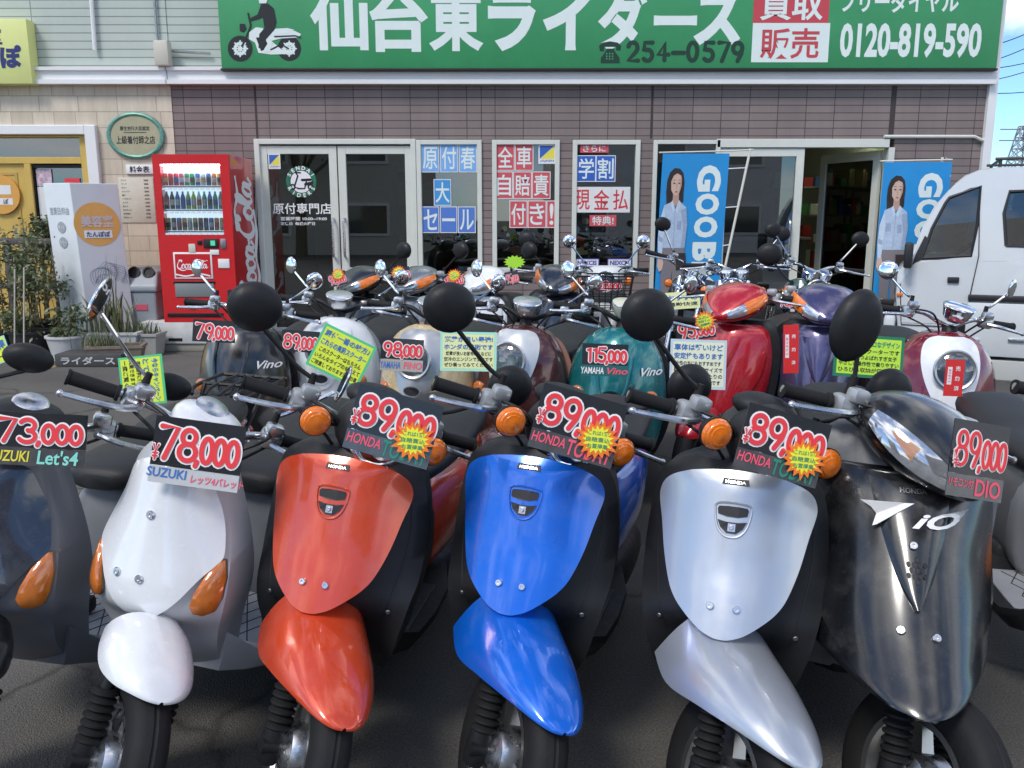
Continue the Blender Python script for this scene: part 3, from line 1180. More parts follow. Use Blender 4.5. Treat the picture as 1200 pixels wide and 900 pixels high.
poly([(310, 57), (316, 48), (320, 49), (316, 61), (309, 61)], .0053, wt)
bk.add(ribbon([sp(305, 52), sp(318, 58), sp(330, 52), sp(338, 57)], .016, .0056))
bk.add(ribbon([sp(322, 43), sp(346, 42), sp(352, 44)], .014, .0058))
poly([(300, 44), (310, 44), (316, 56), (306, 60)], .0036, bk)
link("rider_silhouette", bk, black_ink, sgn, smooth=0, M=SMM)
link("rider_highlights", wt, sign_white, sgn, smooth=0, M=SMM)


# ------------------------------------------------------------------ lettered sheets stuck to the shop windows
def sheet(x0, y0, x1, y1, ch, fill, ink, label, border=True, off=.012, shear=0, red_border=None):
    Y = W - .006
    a, b = at(x0, y0, Y), at(x1, y1, Y)
    c_ = (a + b) / 2
    ww, hh = b.x - a.x, a.z - b.z
    g = Geo()
    g.add(box((0, 0, 0), (ww, hh, .002)), None, 0 if border else 1)
    if border:
        g.add(rect(-ww / 2 + .008, -hh / 2 + .008, ww / 2 - .008, hh / 2 - .008, .0016), None, 1)
    if ch:
        g.add(text(ch, w=ww * (.8 if ch not in '!ー' else (.4 if ch == '!' else .75)), h=hh * (.78 if ch != 'ー' else .12), off=off, z=.0028, shear=shear), None, 2)
    o = link("window_sheet", g, [offwhite, fill, ink], smooth=0, M=FACE)
    o.location = (c_.x, W + .003 - .03 + .0, c_.z)
    o.location.y = Y
    return tag(o, label, "poster", "lettered sheets on the shop windows")


sblue = mat("sheet_blue", (.20, .42, .78), .5, var=.05, vscale=3)
sblue2 = mat("sheet_deep_blue", (.035, .12, .46), .5, var=.05)
sred = mat("sheet_red", (.62, .09, .11), .5, var=.06)
for ch, x0, x1, n in (("原", 493, 515, "left"), ("付", 515.5, 537, "middle"), ("春", 537.5, 559, "right")):
    sheet(x0, 168, x1, 202, ch, sblue, sign_white, "sky blue sheet lettered %s, %s of three at the top of the window by the doors" % (ch, n))
sheet(508, 210, 529, 241, "大", mat("sheet_cyan", (.06, .30, .66), .5), sign_white, "single blue sheet lettered 大 in the middle of the window by the doors")
for ch, x0, x1, n in (("セ", 494, 515, "left"), ("ー", 515.5, 536, "middle"), ("ル", 536.5, 557.5, "right")):
    sheet(x0, 242, x1, 273, ch, sblue2 if 0 else mat("sheet_mid_blue", (.09, .2, .58), .5), sign_white, "blue sheet lettered %s, %s of the lower row in the window by the doors" % (ch, n))
for ch, x0, x1 in (("全", 581, 603), ("車", 603.5, 625)):
    sheet(x0, 168, x1, 200, ch, sred, sign_white, "red sheet lettered %s at the top of the second window" % ch)
for ch, x0, x1 in (("自", 580, 601), ("賠", 601.5, 623), ("責", 623.5, 645)):
    sheet(x0, 201, x1, 233, ch, sred, sign_white, "red sheet lettered %s in the middle row of the second window" % ch)
for ch, x0, x1 in (("付", 597, 618), ("き", 618.5, 640), ("!", 640.5, 652)):
    sheet(x0, 235, x1, 267, ch, sred, sign_white, "red sheet lettered %s in the lower row of the second window" % ch)
sheet(680, 169, 713, 179, "さらに", sred, sign_white, "small red sheet lettered さらに at the top of the third window", border=False)
for ch, x0, x1 in (("学", 676, 698), ("割", 698.5, 721)):
    sheet(x0, 182, x1, 213, ch, mat("sheet_royal", (.03, .12, .50), .5), sign_white, "royal blue sheet lettered %s in the third window" % ch)
for ch, x0, x1 in (("現", 672, 693), ("金", 693.5, 716), ("払", 716.5, 738)):
    sheet(x0, 219, x1, 249, ch, offwhite, mat("letter_red", (.66, .04, .05), .5), "white sheet with red lettering %s in the third window" % ch, off=.010)
sheet(691, 252, 722, 265, "特典!", sred, sign_white, "small red sheet lettered 特典 below the white sheets in the third window", border=False)
for x0, y0, x1, y1, lab in ((631, 169, 651, 192, "small blue and yellow emblem sticker beside the red sheets"), (314, 180, 329, 198, "small blue and yellow emblem sticker on the glass door")):
    Y = W - .006
    a, b = at(x0, y0, Y), at(x1, y1, Y)
    c_ = (a + b) / 2
    ww, hh = b.x - a.x, a.z - b.z
    g = Geo()
    g.add(box((0, 0, 0), (ww, hh, .002)), None, 0)
    k = .1
    g.add(prism([(-ww * .42, hh * .42), (ww * .42, hh * .42), (-ww * .42, -hh * .25)], .0003, .0013), None, 1)
    g.add(prism([(ww * .42, hh * .40), (ww * .42, -hh * .25), (-ww * .40, -hh * .25)], .0003, .0013), None, 2)
    g.add(text("JAJKEN", w=ww * .8, h=hh * .12, off=.02, c=(0, -hh * .36), z=.002), None, 1)
    o = link("window_sticker", g, [offwhite, sblue2, mat("emblem_yellow", (.8, .7, .08), .5)], smooth=0, M=FACE)
    o.location = (c_.x, Y, c_.z)
    tag(o, lab, "sticker")
for px0, px1, t_, lab in ((674, 702, "HONDA", "left"), (712, 740, "MOTOR", "right")):
    Y = W - .006
    a, b = at(px0, 303, Y), at(px1, 313, Y)
    c_ = (a + b) / 2
    ww, hh = b.x - a.x, a.z - b.z
    g = Geo()
    g.add(box((0, 0, 0), (ww, hh, .002)), None, 0)
    g.add(rect(-ww / 2 + .01, -hh / 2 + .01, ww / 2 - .01, hh / 2 - .01, .0016), None, 1)
    g.add(text("NEXCIS", w=ww * .8, h=hh * .55, off=.04, z=.0026), None, 2)
    o = link("window_sticker", g, [mat("sticker_violet", (.10, .09, .40), .5), offwhite, mat("sticker_violet", (.10, .09, .40), .5)], smooth=0, M=FACE)
    o.location = (c_.x, Y, c_.z)
    tag(o, "narrow white and violet sticker at the bottom of the third window, %s of two" % lab, "sticker")

# white decal lettering on the left glass door
c_ = at(353, 213, W + .02)
dd = empty("door_lettering", (c_.x, W + .022, c_.z), label="round white scooter emblem and lettering on the left glass door", cat="lettering")


def dp(px, py):
    p = at(px, py, W + .022)
    return (p.x - c_.x, p.z - c_.z)


def mpx(n):
    return n * (xof(700) - xof(600)) / 100


g = Geo()
g.add(disc(mpx(12.5), 32, 0), None, 0)
g.add(torus(mpx(15.5), mpx(2.2), 36, 6).xf(Matrix.Scale(.15, 4, Vector((0, 0, 1)))), None, 1)
for k, ch in enumerate("SENDAI"):
    a = R(150 - k * 24)
    M_ = Matrix.Translation((cos(a) * mpx(15.6), sin(a) * mpx(15.6), .004)) @ Matrix.Rotation(a - pi / 2, 4, 'Z')
    g.add(text(ch, h=mpx(4.6), off=.03), M_, 0)
for k, ch in enumerate("RIDERS"):
    a = R(210 + k * 24)
    M_ = Matrix.Translation((cos(a) * mpx(15.6), sin(a) * mpx(15.6), .004)) @ Matrix.Rotation(a + pi / 2, 4, 'Z')
    g.add(text(ch, h=mpx(4.6), off=.03), M_, 0)
z = .0015
g.add(ribbon([dp(347, 203), dp(349, 206), dp(345, 219), dp(350, 221), dp(357, 221), dp(359, 213)], mpx(1.8), z), None, 2)
g.add(ribbon([dp(345, 202), dp(352, 202.5)], mpx(1.6), z + .0003), None, 2)
g.add(ribbon([dp(354, 211), dp(364, 210.5)], mpx(2.8), z + .0006), None, 2)
g.add(ribbon([dp(358, 216), dp(366, 214)], mpx(3.2), z + .0009), None, 2)
for q in ((343, 219), (364, 219)):
    g.add(ribbon([dp(q[0] + 2.7 * cos(R(a)), q[1] + 2.7 * sin(R(a))) for a in range(0, 360, 30)], mpx(1.8), z + .0012, True), None, 2)
link("emblem", g, [white_m, mat("emblem_green", (.02, .18, .09), .5), black_ink], dd, smooth=0, M=FACE)
g = Geo()
p, q = dp(320, 251), dp(388, 238)
g.add(text("原付専門店", w=q[0] - p[0], h=q[1] - p[1], off=.013, c=((p[0] + q[0]) / 2, (p[1] + q[1]) / 2)))
p, q = dp(329, 258.5), dp(383, 254)
g.add(text("営業時間 10:00~19:00", w=q[0] - p[0], h=q[1] - p[1], off=.02, c=((p[0] + q[0]) / 2, (p[1] + q[1]) / 2)))
p, q = dp(329, 264), dp(369, 260)
g.add(text("定休日  毎週火曜日", w=q[0] - p[0], h=q[1] - p[1], off=.02, c=((p[0] + q[0]) / 2, (p[1] + q[1]) / 2)))
link("lettering", g, white_m, dd, smooth=0, M=FACE)


# ------------------------------------------------------------------ blue advertising banners
def banner(px0, px1, py0, py1, Y, label, lean, polepx, dx):
    a, b = at(px0, py0, Y), at(px1, py1, Y)
    ww, hh = b.x - a.x, a.z - b.z
    r = empty("banner_flag", (a.x, Y, 0), label=label, cat="banner", group="blue banner flags beside the shop doorway")
    z1_ = a.z
    ln = math.tan(R(lean))

    def P(x, z, d=0.0):
        return Vector((x + (z - b.z) * ln, .008 * sin(z * 1.5 + x * 2) - d, z))
    blue_m = mat("banner_blue", (.015, .27, .62), .6, var=.06, vscale=4)
    link("fabric", shell(lambda u, v: P(u * ww, b.z + (1 - v) * hh), 8, 20, .003), blue_m, r)
    g = Geo()

    def flat(geo, mi, d):
        # split long edges so that the piece follows the cloth
        o = len(g.v)
        g.v.extend(P(p.x, p.y, d) for p in geo.v)
        for f in geo.f:
            g.face([i + o for i in f], mi)
    # vertical lettering, turned a quarter to the right
    y = b.z + hh * .93
    cxl = ww * .72
    big = [("G", .19), ("O", .155), ("O", .155), (" ", .02), ("B", .14), ("I", .05), ("K", .15), ("E", .13)]
    for ch, k in big:
        if ch != " ":
            t = text(ch, w=hh * k * .93, h=ww * .36, off=.05)
            t.v = [Vector((p.y + cxl, y - hh * k / 2 - p.x, 0)) for p in t.v]
            flat(t, 0, .004)
        y -= hh * k
    # printed picture of a young woman in a pale shirt
    x0 = ww * .235

    def poly_(pts, mi, d):
        t = Geo()
        t.v = [Vector((x0 + p[0] * ww, b.z + p[1] * hh, 0)) for p in pts]
        t.face(list(range(len(pts))), mi)
        flat(t, mi, d)
    # long dark hair behind, face, fringe, collar, shirt with sleeve and folds, trousers, hand, bag
    poly_([(-.135, .66), (-.15, .74), (-.145, .82), (-.11, .875), (-.04, .905), (.04, .90), (.095, .87), (.12, .81), (.115, .74), (.12, .68), (.06, .655), (-.06, .645)], 1, .004)
    poly_([(-.045, .66), (-.045, .735), (.045, .735), (.05, .67), (.0, .645)], 6, .008)
    poly_([(-.075, .755), (-.09, .80), (-.08, .85), (-.03, .88), (.04, .875), (.075, .84), (.075, .785), (.05, .74), (.01, .718), (-.035, .725)], 2, .010)
    poly_([(.03, .73), (.05, .74), (.075, .785), (.075, .84), (.06, .85), (.055, .79), (.04, .75)], 6, .0112)
    poly_([(-.10, .80), (-.09, .86), (-.03, .897), (.05, .89), (.09, .85), (.085, .815), (.06, .855), (.0, .87), (-.05, .855), (-.078, .825)], 1, .012)
    poly_([(-.10, .70), (-.115, .78), (-.09, .83), (-.08, .78), (-.085, .72)], 1, .0125)
    poly_([(.10, .70), (.105, .78), (.085, .83), (.078, .78), (.08, .72)], 1, .0125)
    for sx_ in (-.038, .038):
        poly_([(sx_ - .022, .803), (sx_, .8085), (sx_ + .02, .803), (sx_, .799)], 1, .013)
        poly_([(sx_ - .026, .822), (sx_, .827), (sx_ + .024, .823), (sx_, .8235)], 1, .013)
    poly_([(-.006, .80), (.004, .80), (.010, .767), (-.004, .764)], 6, .0128)
    poly_([(-.024, .747), (.0, .752), (.026, .747), (.0, .739)], 5, .013)
    poly_([(-.17, .655), (-.07, .675), (-.045, .66), (.0, .625), (.05, .665), (.09, .67), (.17, .64), (.20, .52), (.18, .36), (-.16, .36), (-.19, .50)], 3, .012)
    poly_([(.09, .62), (.17, .64), (.20, .52), (.18, .36), (.12, .36), (.14, .5)], 7, .0135)
    poly_([(-.075, .672), (-.045, .69), (.0, .625), (-.03, .60)], 8, .0145)
    poly_([(.09, .668), (.05, .69), (.0, .625), (.035, .60)], 8, .0145)
    poly_([(-.003, .62), (.006, .62), (.008, .36), (-.001, .36)], 7, .0145)
    poly_([(-.14, .56), (-.05, .56), (-.055, .50), (-.13, .50)], 7, .0142)
    poly_([(.04, .55), (.11, .55), (.105, .49), (.045, .49)], 7, .0148)
    poly_([(-.17, .65), (-.225, .55), (-.235, .42), (-.215, .30), (-.16, .30), (-.155, .42), (-.135, .54)], 8, .016)
    poly_([(-.225, .45), (-.16, .43), (-.165, .40), (-.225, .415)], 7, .0172)
    poly_([(-.16, .365), (.18, .365), (.185, .15), (.17, .0), (.03, .0), (.01, .22), (-.01, .0), (-.14, .0), (-.16, .15)], 4, .014)
    poly_([(-.22, .305), (-.155, .305), (-.13, .26), (-.145, .215), (-.19, .20), (-.225, .24)], 2, .018)
    poly_([(.05, .33), (.20, .33), (.22, .22), (.07, .21)], 1, .018)
    link("print", g, [sign_white, mat("print_hair", (.03, .02, .018), .6), mat("print_skin", (.62, .42, .33), .6), mat("print_shirt", (.42, .52, .66), .6, var=.12, vscale=25), mat("print_trousers", (.20, .18, .19), .6), mat("print_lips", (.45, .12, .12), .6), mat("print_skin_shade", (.48, .30, .23), .6), mat("print_shirt_fold", (.30, .38, .52), .6, var=.15, vscale=30), mat("print_shirt_light", (.52, .62, .74), .6, var=.1, vscale=30)], r, smooth=0)
    px_, pz_ = polepx
    tp = at(px_, pz_, Y).x - a.x
    link("pole", tube([(tp - dx, .02, .02), (tp, .02, z1_ + .05)], .013, 8), mat("pole_cream", (.70, .68, .60), .4), r)
    link("crossbar", tube([P(-.04, z1_ + .01), P(ww, z1_ + .025), (tp + .03, .02, z1_ + .04)], .008, 6), mat("pole_cream", (.70, .68, .60), .4), r)
    g = Geo()
    for k in range(4):
        z = b.z + hh * (.12 + .26 * k)
        q = P(ww, z)
        link("tie", tube([q, (tp - dx * (1 - z / z1_), .02, z + .01)], .006, 6), white_m, r)
    link("base", lathe([(.02, .0), (.19, .0), (.2, .03), (.18, .06), (.03, .1)], 20, Matrix.Translation((tp - dx, .02, 0))), mat("base_blue", (.05, .12, .3), .5), r)


banner(772, 842, 180, 352, W - .7, "blue banner flag showing a woman in a pale shirt, left of the sliding door", 1.6, (880, 176), .34)
banner(1035, 1099, 190, 350, W - .6, "blue banner flag showing a woman in a pale shirt, partly behind the white truck", 0.4, (1106, 180), .06)

# ------------------------------------------------------------------ drinks vending machine
VY = 8.72
va, vb = at(179, 181, VY), at(268.5, 181, VY)
vw = vb.x - va.x
vz0, vz1 = at(223, 377, VY).z, va.z
vh = vz1 - vz0
vend = empty("vending_machine", ((va.x + vb.x) / 2, VY + .37, 0), label="red drinks vending machine with script lettering against the tiled wall", cat="vending machine")
vred = mat("vending_red", (.62, .014, .018), .28, coat=.6, var=.05, vscale=3)
D = .74
F0 = -.37


def vq(u, v):
    """fractions of the front face -> local x,z"""
    return (-vw / 2 + u * vw, vz1 - v * vh)


g = Geo()
t = .05
wx0, wz1 = vq(.095, .055)
wx1, wz0 = vq(.88, .47)
g.add(box((0, .03, (vz0 + vz1) / 2), (vw, D - .06, vh)))
link("cabinet", g, vred, vend, smooth=0, bev=.012)
g = Geo()
yf = F0 + .04
for x0, x1, a, b in ((-vw / 2, wx0, vz0, vz1), (wx1, vw / 2, vz0, vz1), (wx0, wx1, wz1, vz1), (wx0, wx1, vz0, wz0)):
    g.add(box(((x0 + x1) / 2, yf - .02, (a + b) / 2), (x1 - x0, .098, b - a)))
link("front_door", g, vred, vend, smooth=0)
link("display_back", box(((wx0 + wx1) / 2, F0 + .061, (wz0 + wz1) / 2), (wx1 - wx0, .01, wz1 - wz0)), mat("display_back", (.55, .65, .75), .5, emit=(.65, .8, .95), es=.8), vend, smooth=0)
link("added_display_strip", box(((wx0 + wx1) / 2, F0 - .005, wz1 - .012), (wx1 - wx0 - .02, .02, .014)), mat("added_display_glow", (1, 1, 1), .5, emit=(.95, .98, 1), es=14), vend, smooth=0)  # glowing strip added inside the case to brighten the drink fronts
link("display_glass", box(((wx0 + wx1) / 2, F0 - .022, (wz0 + wz1) / 2), (wx1 - wx0, .004, wz1 - wz0)), clear_glass, vend, smooth=0)
dh = (wz1 - wz0)
canc = {"red": (.6, .02, .03), "blue": (.04, .16, .5), "green": (.05, .35, .12), "orange": (.7, .28, .04), "lime": (.45, .6, .1), "teal": (.1, .45, .35), "brown": (.2, .1, .05), "dark": (.05, .03, .03), "gold": (.6, .45, .12), "white": (.7, .72, .75), "pink": (.65, .1, .25)}
rows = [(.70, .20, "red red red pink green green blue white blue orange gold".split(), 0), (.365, .25, "dark dark blue blue lime lime white teal blue teal teal".split(), 1), (.06, .21, "gold brown blue orange white gold brown dark blue orange lime".split(), 2)]
for fz, hh, cols, kind in rows:
    n = len(cols)
    zb_ = wz0 + dh * fz
    shelf_g = box(((wx0 + wx1) / 2, F0 + .02, zb_ - .012), (wx1 - wx0 - .004, .07, .016))
    link("display_shelf", shelf_g, offwhite, vend, smooth=0)
    bt = Geo()
    for k, cn in enumerate(cols):
        x = wx0 + (wx1 - wx0) * (k + .5) / n
        r_ = (wx1 - wx0) / n * .45
        h_ = dh * hh
        if kind == 1:
            pr = [(r_, 0), (r_, h_ * .62), (r_ * .9, h_ * .7), (r_ * .4, h_ * .9), (r_ * .4, h_)]
        else:
            pr = [(r_ * .9, 0), (r_, .006), (r_, h_ * .8), (r_ * .85, h_ * .86), (r_ * .8, h_ * .86)]
        s = Geo().add(lathe(pr, 12, Matrix.Translation((x, F0 + .02, zb_))), None, 0)
        lb = lathe([(r_ * 1.02, h_ * .22), (r_ * 1.02, h_ * .55)], 12, Matrix.Translation((x, F0 + .02, zb_)), caps=False)
        s.add(lb, None, 1)
        c2 = rnd.choice(["white", "red", "gold", "blue", "dark"])
        link("drink_sample", s, [mat("can_" + cn, canc[cn], .25, .3, coat=.5), mat("can_" + c2, canc[c2], .25, .3, coat=.5)], vend)
        bt.add(box((x, F0 - .026, zb_ - .034), (r_ * 1.5, .012, .018)))
    link("selection_buttons", bt, mat("button_white", (.75, .78, .8), .3), vend, smooth=0)
# lettering plate
x0, z1 = vq(.185, .575)
x1, z0 = vq(.70, .735)
yp = F0 - .031
pl = link("brand_plate", rbox(((x0 + x1) / 2, yp, (z0 + z1) / 2), (x1 - x0, .012, z1 - z0), .004), offwhite, vend)
link("plate_field", box(((x0 + x1) / 2, yp - .007, (z0 + z1) / 2), (x1 - x0 - .035, .004, z1 - z0 - .035)), mat("plate_red", (.58, .012, .018), .35), pl, smooth=0)


def script_letters(wd=.10):
    """cursive 'Coca-Cola' about 4.2 wide, 1.2 high"""
    g = Geo()
    k = 0

    def st(pts, w_=wd, sm=6):
        nonlocal k
        q = spline(pts, sm)
        n = len(q)
        ws = [w_ * (.55 + .75 * abs(sin(pi * (i / (n - 1)) * 2 + .6))) for i in range(n)]
        g.add(ribbon(q, ws, k * 2e-4))
        k += 1

    def bigC(x):
        st([(x + .62, .92), (x + .66, 1.08), (x + .45, 1.12), (x + .15, .75), (x + .05, .3), (x + .22, .02), (x + .5, .1), (x + .72, .4)], wd * 1.25)
        st([(x + .45, .98), (x + .3, 1.0), (x + .32, 1.16), (x + .62, 1.12)], wd * .7)

    def o(x):
        st([(x + .2, .62), (x + .02, .4), (x + .06, .1), (x + .25, .06), (x + .38, .32), (x + .28, .58), (x + .16, .6), (x + .3, .48), (x + .5, .56)])

    def c(x):
        st([(x + .34, .5), (x + .26, .62), (x + .08, .48), (x + .04, .18), (x + .18, .05), (x + .42, .3)])

    def a(x):
        st([(x + .34, .55), (x + .16, .6), (x + .02, .3), (x + .1, .06), (x + .26, .2), (x + .38, .58), (x + .34, .2), (x + .42, .06), (x + .56, .24)])

    def l(x):
        st([(x, .25), (x + .26, .8), (x + .28, 1.12), (x + .14, 1.0), (x + .06, .4), (x + .14, .05), (x + .34, .22)])
    bigC(0)
    o(.62)
    c(1.05)
    a(1.42)
    st([(1.92, .40), (2.12, .42)], wd)
    bigC(2.12)
    o(2.76)
    l(3.2)
    a(3.5)
    st([(.25, -.06), (.8, -.22), (1.5, -.05), (2.3, -.18), (3.0, -.06)], wd * 1.1, 8)
    st([(2.6, 1.05), (3.0, 1.22), (3.5, 1.0), (4.05, 1.08)], wd * .9, 8)
    return g


sg_ = script_letters()
s_ = (x1 - x0 - .07) / 4.2
M_ = Matrix.Translation(((x0 + x1) / 2 - 2.1 * s_, yp - .0095, (z0 + z1) / 2 - .42 * s_)) @ FACE @ Matrix.Scale(s_, 4)
link("script_lettering", sg_, white_m, pl, smooth=0, M=M_)
q0, q1 = vq(.07, .70), vq(.70, .715)
rb = ribbon(spline([(x0 + .02, z0 + .045), (x0 + .12, z0 + .028), (x0 + .25, z0 + .05), (x1 - .03, z0 + .03)], 6), .014)
link("wave_stripe", rb, white_m, pl, smooth=0, M=Matrix.Translation((0, yp - .0098, 0)) @ FACE)
# side lettering, reading upwards
s2 = vh * .80 / 4.2
M_ = Matrix.Translation((vw / 2 + .0035, .33, vz0 + vh * .12)) @ Matrix.Rotation(R(90), 4, 'Z') @ FACE @ Matrix.Rotation(R(90), 4, 'Z') @ Matrix.Scale(s2, 4)
g = script_letters(.14)
g.v = [Vector((p.x, (p.y - .5) * 1.6 + .55, p.z)) for p in g.v]
M_ = Matrix.Translation((vw / 2 + .0035, .22, vz0 + vh * .10)) @ Matrix(((0, 0, 1, 0), (0, -1, 0, 0), (1, 0, 0, 0), (0, 0, 0, 1))) @ Matrix.Scale(s2, 4)
g.xf(M_)
link("side_lettering", g, white_m, vend, smooth=0)
# coin panel, slots, delivery bin
a, b = vq(.60, .495), vq(.80, .55)
link("coin_panel", rbox(((a[0] + b[0]) / 2, F0 - .034, (a[1] + b[1]) / 2), (b[0] - a[0], .02, a[1] - b[1]), .006), dark_pl, vend)
a, b = vq(.70, .505), vq(.76, .535)
link("coin_display", box(((a[0] + b[0]) / 2, F0 - .046, (a[1] + b[1]) / 2), (b[0] - a[0], .004, a[1] - b[1])), mat("display_green", (.02, .15, .1), .2, emit=(.1, .6, .35), es=.6), vend, smooth=0)
for (u0, v0, u1, v1, m_, nm) in ((.40, .525, .49, .58, mat("slot_beige", (.6, .6, .5), .4), "bill_slot"), (.52, .505, .58, .53, black_pl, "price_window"), (.83, .495, .90, .555, alu_dark, "return_lever"), (.68, .56, .80, .59, offwhite, "notice_sticker"), (.78, .615, .93, .67, offwhite, "notice_sticker"), (.88, .80, .93, .88, dark_pl, "lock"), (.18, .755, .70, .845, mat("bin_flap_grey", (.22, .24, .24), .3), "delivery_flap"), (.16, .75, .72, .765, dark_pl, "flap_hinge"), (.05, .945, .80, .968, black_pl, "kick_vent")):
    a, b = vq(u0, v0), vq(u1, v1)
    link(nm, rbox(((a[0] + b[0]) / 2, F0 - .033, (a[1] + b[1]) / 2), (b[0] - a[0], .012, a[1] - b[1]), .003), m_, vend)
a = vq(.39, .895)
link("round_badge", lathe([(.045, 0), (.045, .008), (.03, .012)], 20, Matrix.Translation((a[0], F0 - .028, a[1])) @ FACE), alu, vend)
blk = empty("concrete_plinth", ((va.x + vb.x) / 2 - .08, VY + .32, 0), label="white and grey concrete blocks under the red vending machine", cat="plinth")
link("block", rbox((0, 0, .08 + (vz0 - .08) / 2), (vw + .35, .7, vz0 - .084), .008), mat("block_white", (.6, .6, .58), .8, var=.12, bump=.3), blk)
link("block", rbox((0, .01, .04), (vw + .3, .68, .08), .008), mat("block_grey", (.32, .30, .25), .85, var=.15, bump=.4), blk)
link("slot", box((-.2, -.351, .125), (.14, .006, .03)), black_pl, blk, smooth=0)

# ------------------------------------------------------------------ recycling bin
c_ = at(172, 374, 9.0)
bin_ = empty("recycling_bin", (c_.x, 9.05, 0), label="grey plastic recycling bin with round holes beside the vending machine", cat="bin")
grey_bin = mat("bin_grey", (.30, .34, .37), .45, var=.06)
link("body", loft([[Vector((sx * w_ / 2, sy * d_ / 2, z)) for sx, sy in ((-1, -1), (1, -1), (1, 1), (-1, 1))] for w_, d_, z in ((.30, .34, .02), (.36, .40, .60))]), grey_bin, bin_, smooth=0, bev=.02)
g = loft([[Vector((sx * w_ / 2, sy * d_ / 2 + oy, z)) for sx, sy in ((-1, -1), (1, -1), (1, 1), (-1, 1))] for w_, d_, z, oy in ((.40, .44, .60, 0), (.40, .44, .66, 0), (.34, .3, .80, .05), (.2, .22, .84, .08))])
link("lid", g, grey_bin, bin_, smooth=0, bev=.02)
for x in (-.06, .09):
    link("hole", lathe([(.062, 0), (.062, .015), (.045, .015), (.045, .002)], 20, Matrix.Translation((x, -.12, .735 + .06)) @ FACE @ Matrix.Rotation(R(-20), 4, 'X')), black_pl, bin_)
link("label_strip", box((.02, -.195, .44), (.12, .006, .06)), mat("bin_label_red", (.6, .1, .15), .5), bin_, smooth=0)

# ------------------------------------------------------------------ leaning hair salon stand sign
py_ = 8.55
p0 = at(103, 385, py_)
ps = empty("standing_sign", (p0.x, py_, 0), label="white and lilac box sign with an orange disc standing among the planters", cat="sign")
zt_ = at(100, 214, py_).z
# left face runs back to the left, right face back to the right
LW, RW = .36, .44
aL, aR = R(158), R(38)
A = Vector((0, 0, 0))
B = Vector((cos(aL) * LW, sin(aL) * LW, 0))
C_ = Vector((cos(aR) * RW, sin(aR) * RW, 0))
Dd = B + C_
g = Geo()
tl = Vector((-.06, .03, 0))
low = [A, C_, Dd, B]
g.v = [p + Vector((.02, 0, .02)) for p in low] + [p + tl + Vector((0, 0, zt_)) for p in low]
for f, mi in (((0, 1, 5, 4), 1), ((1, 2, 6, 5), 0), ((2, 3, 7, 6), 0), ((3, 0, 4, 7), 0), ((4, 5, 6, 7), 0), ((3, 2, 1, 0), 0)):
    g.face(f, mi)
link("box", g, [mat("sign_white_box", (.74, .78, .80), .4, var=.05, vscale=4), mat("sign_lilac", (.60, .60, .63), .4, var=.04, vscale=4)], ps, smooth=0, bev=.006)


def onface(d, L, u, z, o=.004):
    """point on a face: u along it, z height"""
    dv = d.normalized()
    n = Vector((dv.y, -dv.x, 0))
    if n.y > 0:
        n = -n
    return A + dv * (u * L) + tl * (z / zt_) + Vector((.02 * (1 - z / zt_), 0, z)) + n * o


def face_M(d, L, u, z, o=.004, flip=False):
    dv = d.normalized() * (-1 if flip else 1)
    up = (Vector((0, 0, zt_)) + tl).normalized()
    n = dv.cross(up)
    p = onface(d, L, u, z, o)
    return Matrix(((dv.x, up.x, n.x, p.x), (dv.y, up.y, n.y, p.y), (dv.z, up.z, n.z, p.z), (0, 0, 0, 1)))


MF = face_M(C_, RW, .46, zt_ - .40)
g = Geo()
g.add(disc(.215, 40, 0), MF, 0)
g.add(text("美容室", w=.30, h=.12, off=.03, c=(0, .03), z=.003), MF, 1)
g.add(rect(-.13, -.135, .13, -.06, .003), MF, 2)
g.add(text("たんぽぽ", w=.22, h=.055, off=.03, c=(0, -.098), z=.005), MF, 3)
link("disc_print", g, [mat("disc_orange", (.72, .36, .09), .5, var=.05), mat("faded_lilac", (.60, .50, .50), .5), offwhite, mat("sign_navy", (.02, .03, .16), .5)], ps, smooth=0)
# line drawing of a woman's head with wavy hair
g = Geo()
for k in range(9):
    pts = []
    for i in range(12):
        a = R(200 - i * 20)
        rr = .05 + k * .014
        pts.append((cos(a) * rr * 1.1 + .02 + .012 * sin(i * 1.7 + k), sin(a) * rr + .012 * cos(i * 2.1 + k)))
    g.add(ribbon(spline(pts, 3), .004, k * 1e-4))
g.add(ribbon(spline([(-.05, .02), (-.07, -.03), (-.05, -.05), (-.055, -.09), (-.0, -.13)], 4), .005, 2e-3))
link("line_drawing", g, mat("print_grey_blue", (.16, .18, .28), .6), ps, smooth=0, M=face_M(C_, RW, .55, zt_ * .44))
g = Geo()
ML = face_M(B, LW, .5, zt_ - .27, .004, True)
g.add(text("営業日/料金", w=.26, h=.075, off=.01), ML, 0)
for k in (0, 1):
    g.add(disc(.055, 24, 0, (0, -.16 - k * .15)), ML, 0)
    g.add(text("カラー" if k else "カット", w=.085, h=.04, off=.01, c=(0, -.16 - k * .15), z=.003), ML, 1)
link("side_lettering", g, [mat("faded_print", (.36, .38, .42), .6), offwhite], ps, smooth=0)

# ------------------------------------------------------------------ plants and planters
leaf_cols = [(.10, .135, .055), (.15, .175, .08), (.21, .21, .12), (.075, .10, .045)]


def leaf_mat(k):
    return mat("leaf_%s" % ["deep", "mid", "pale", "dark"][k], leaf_cols[k], .5, var=.35, vscale=6)


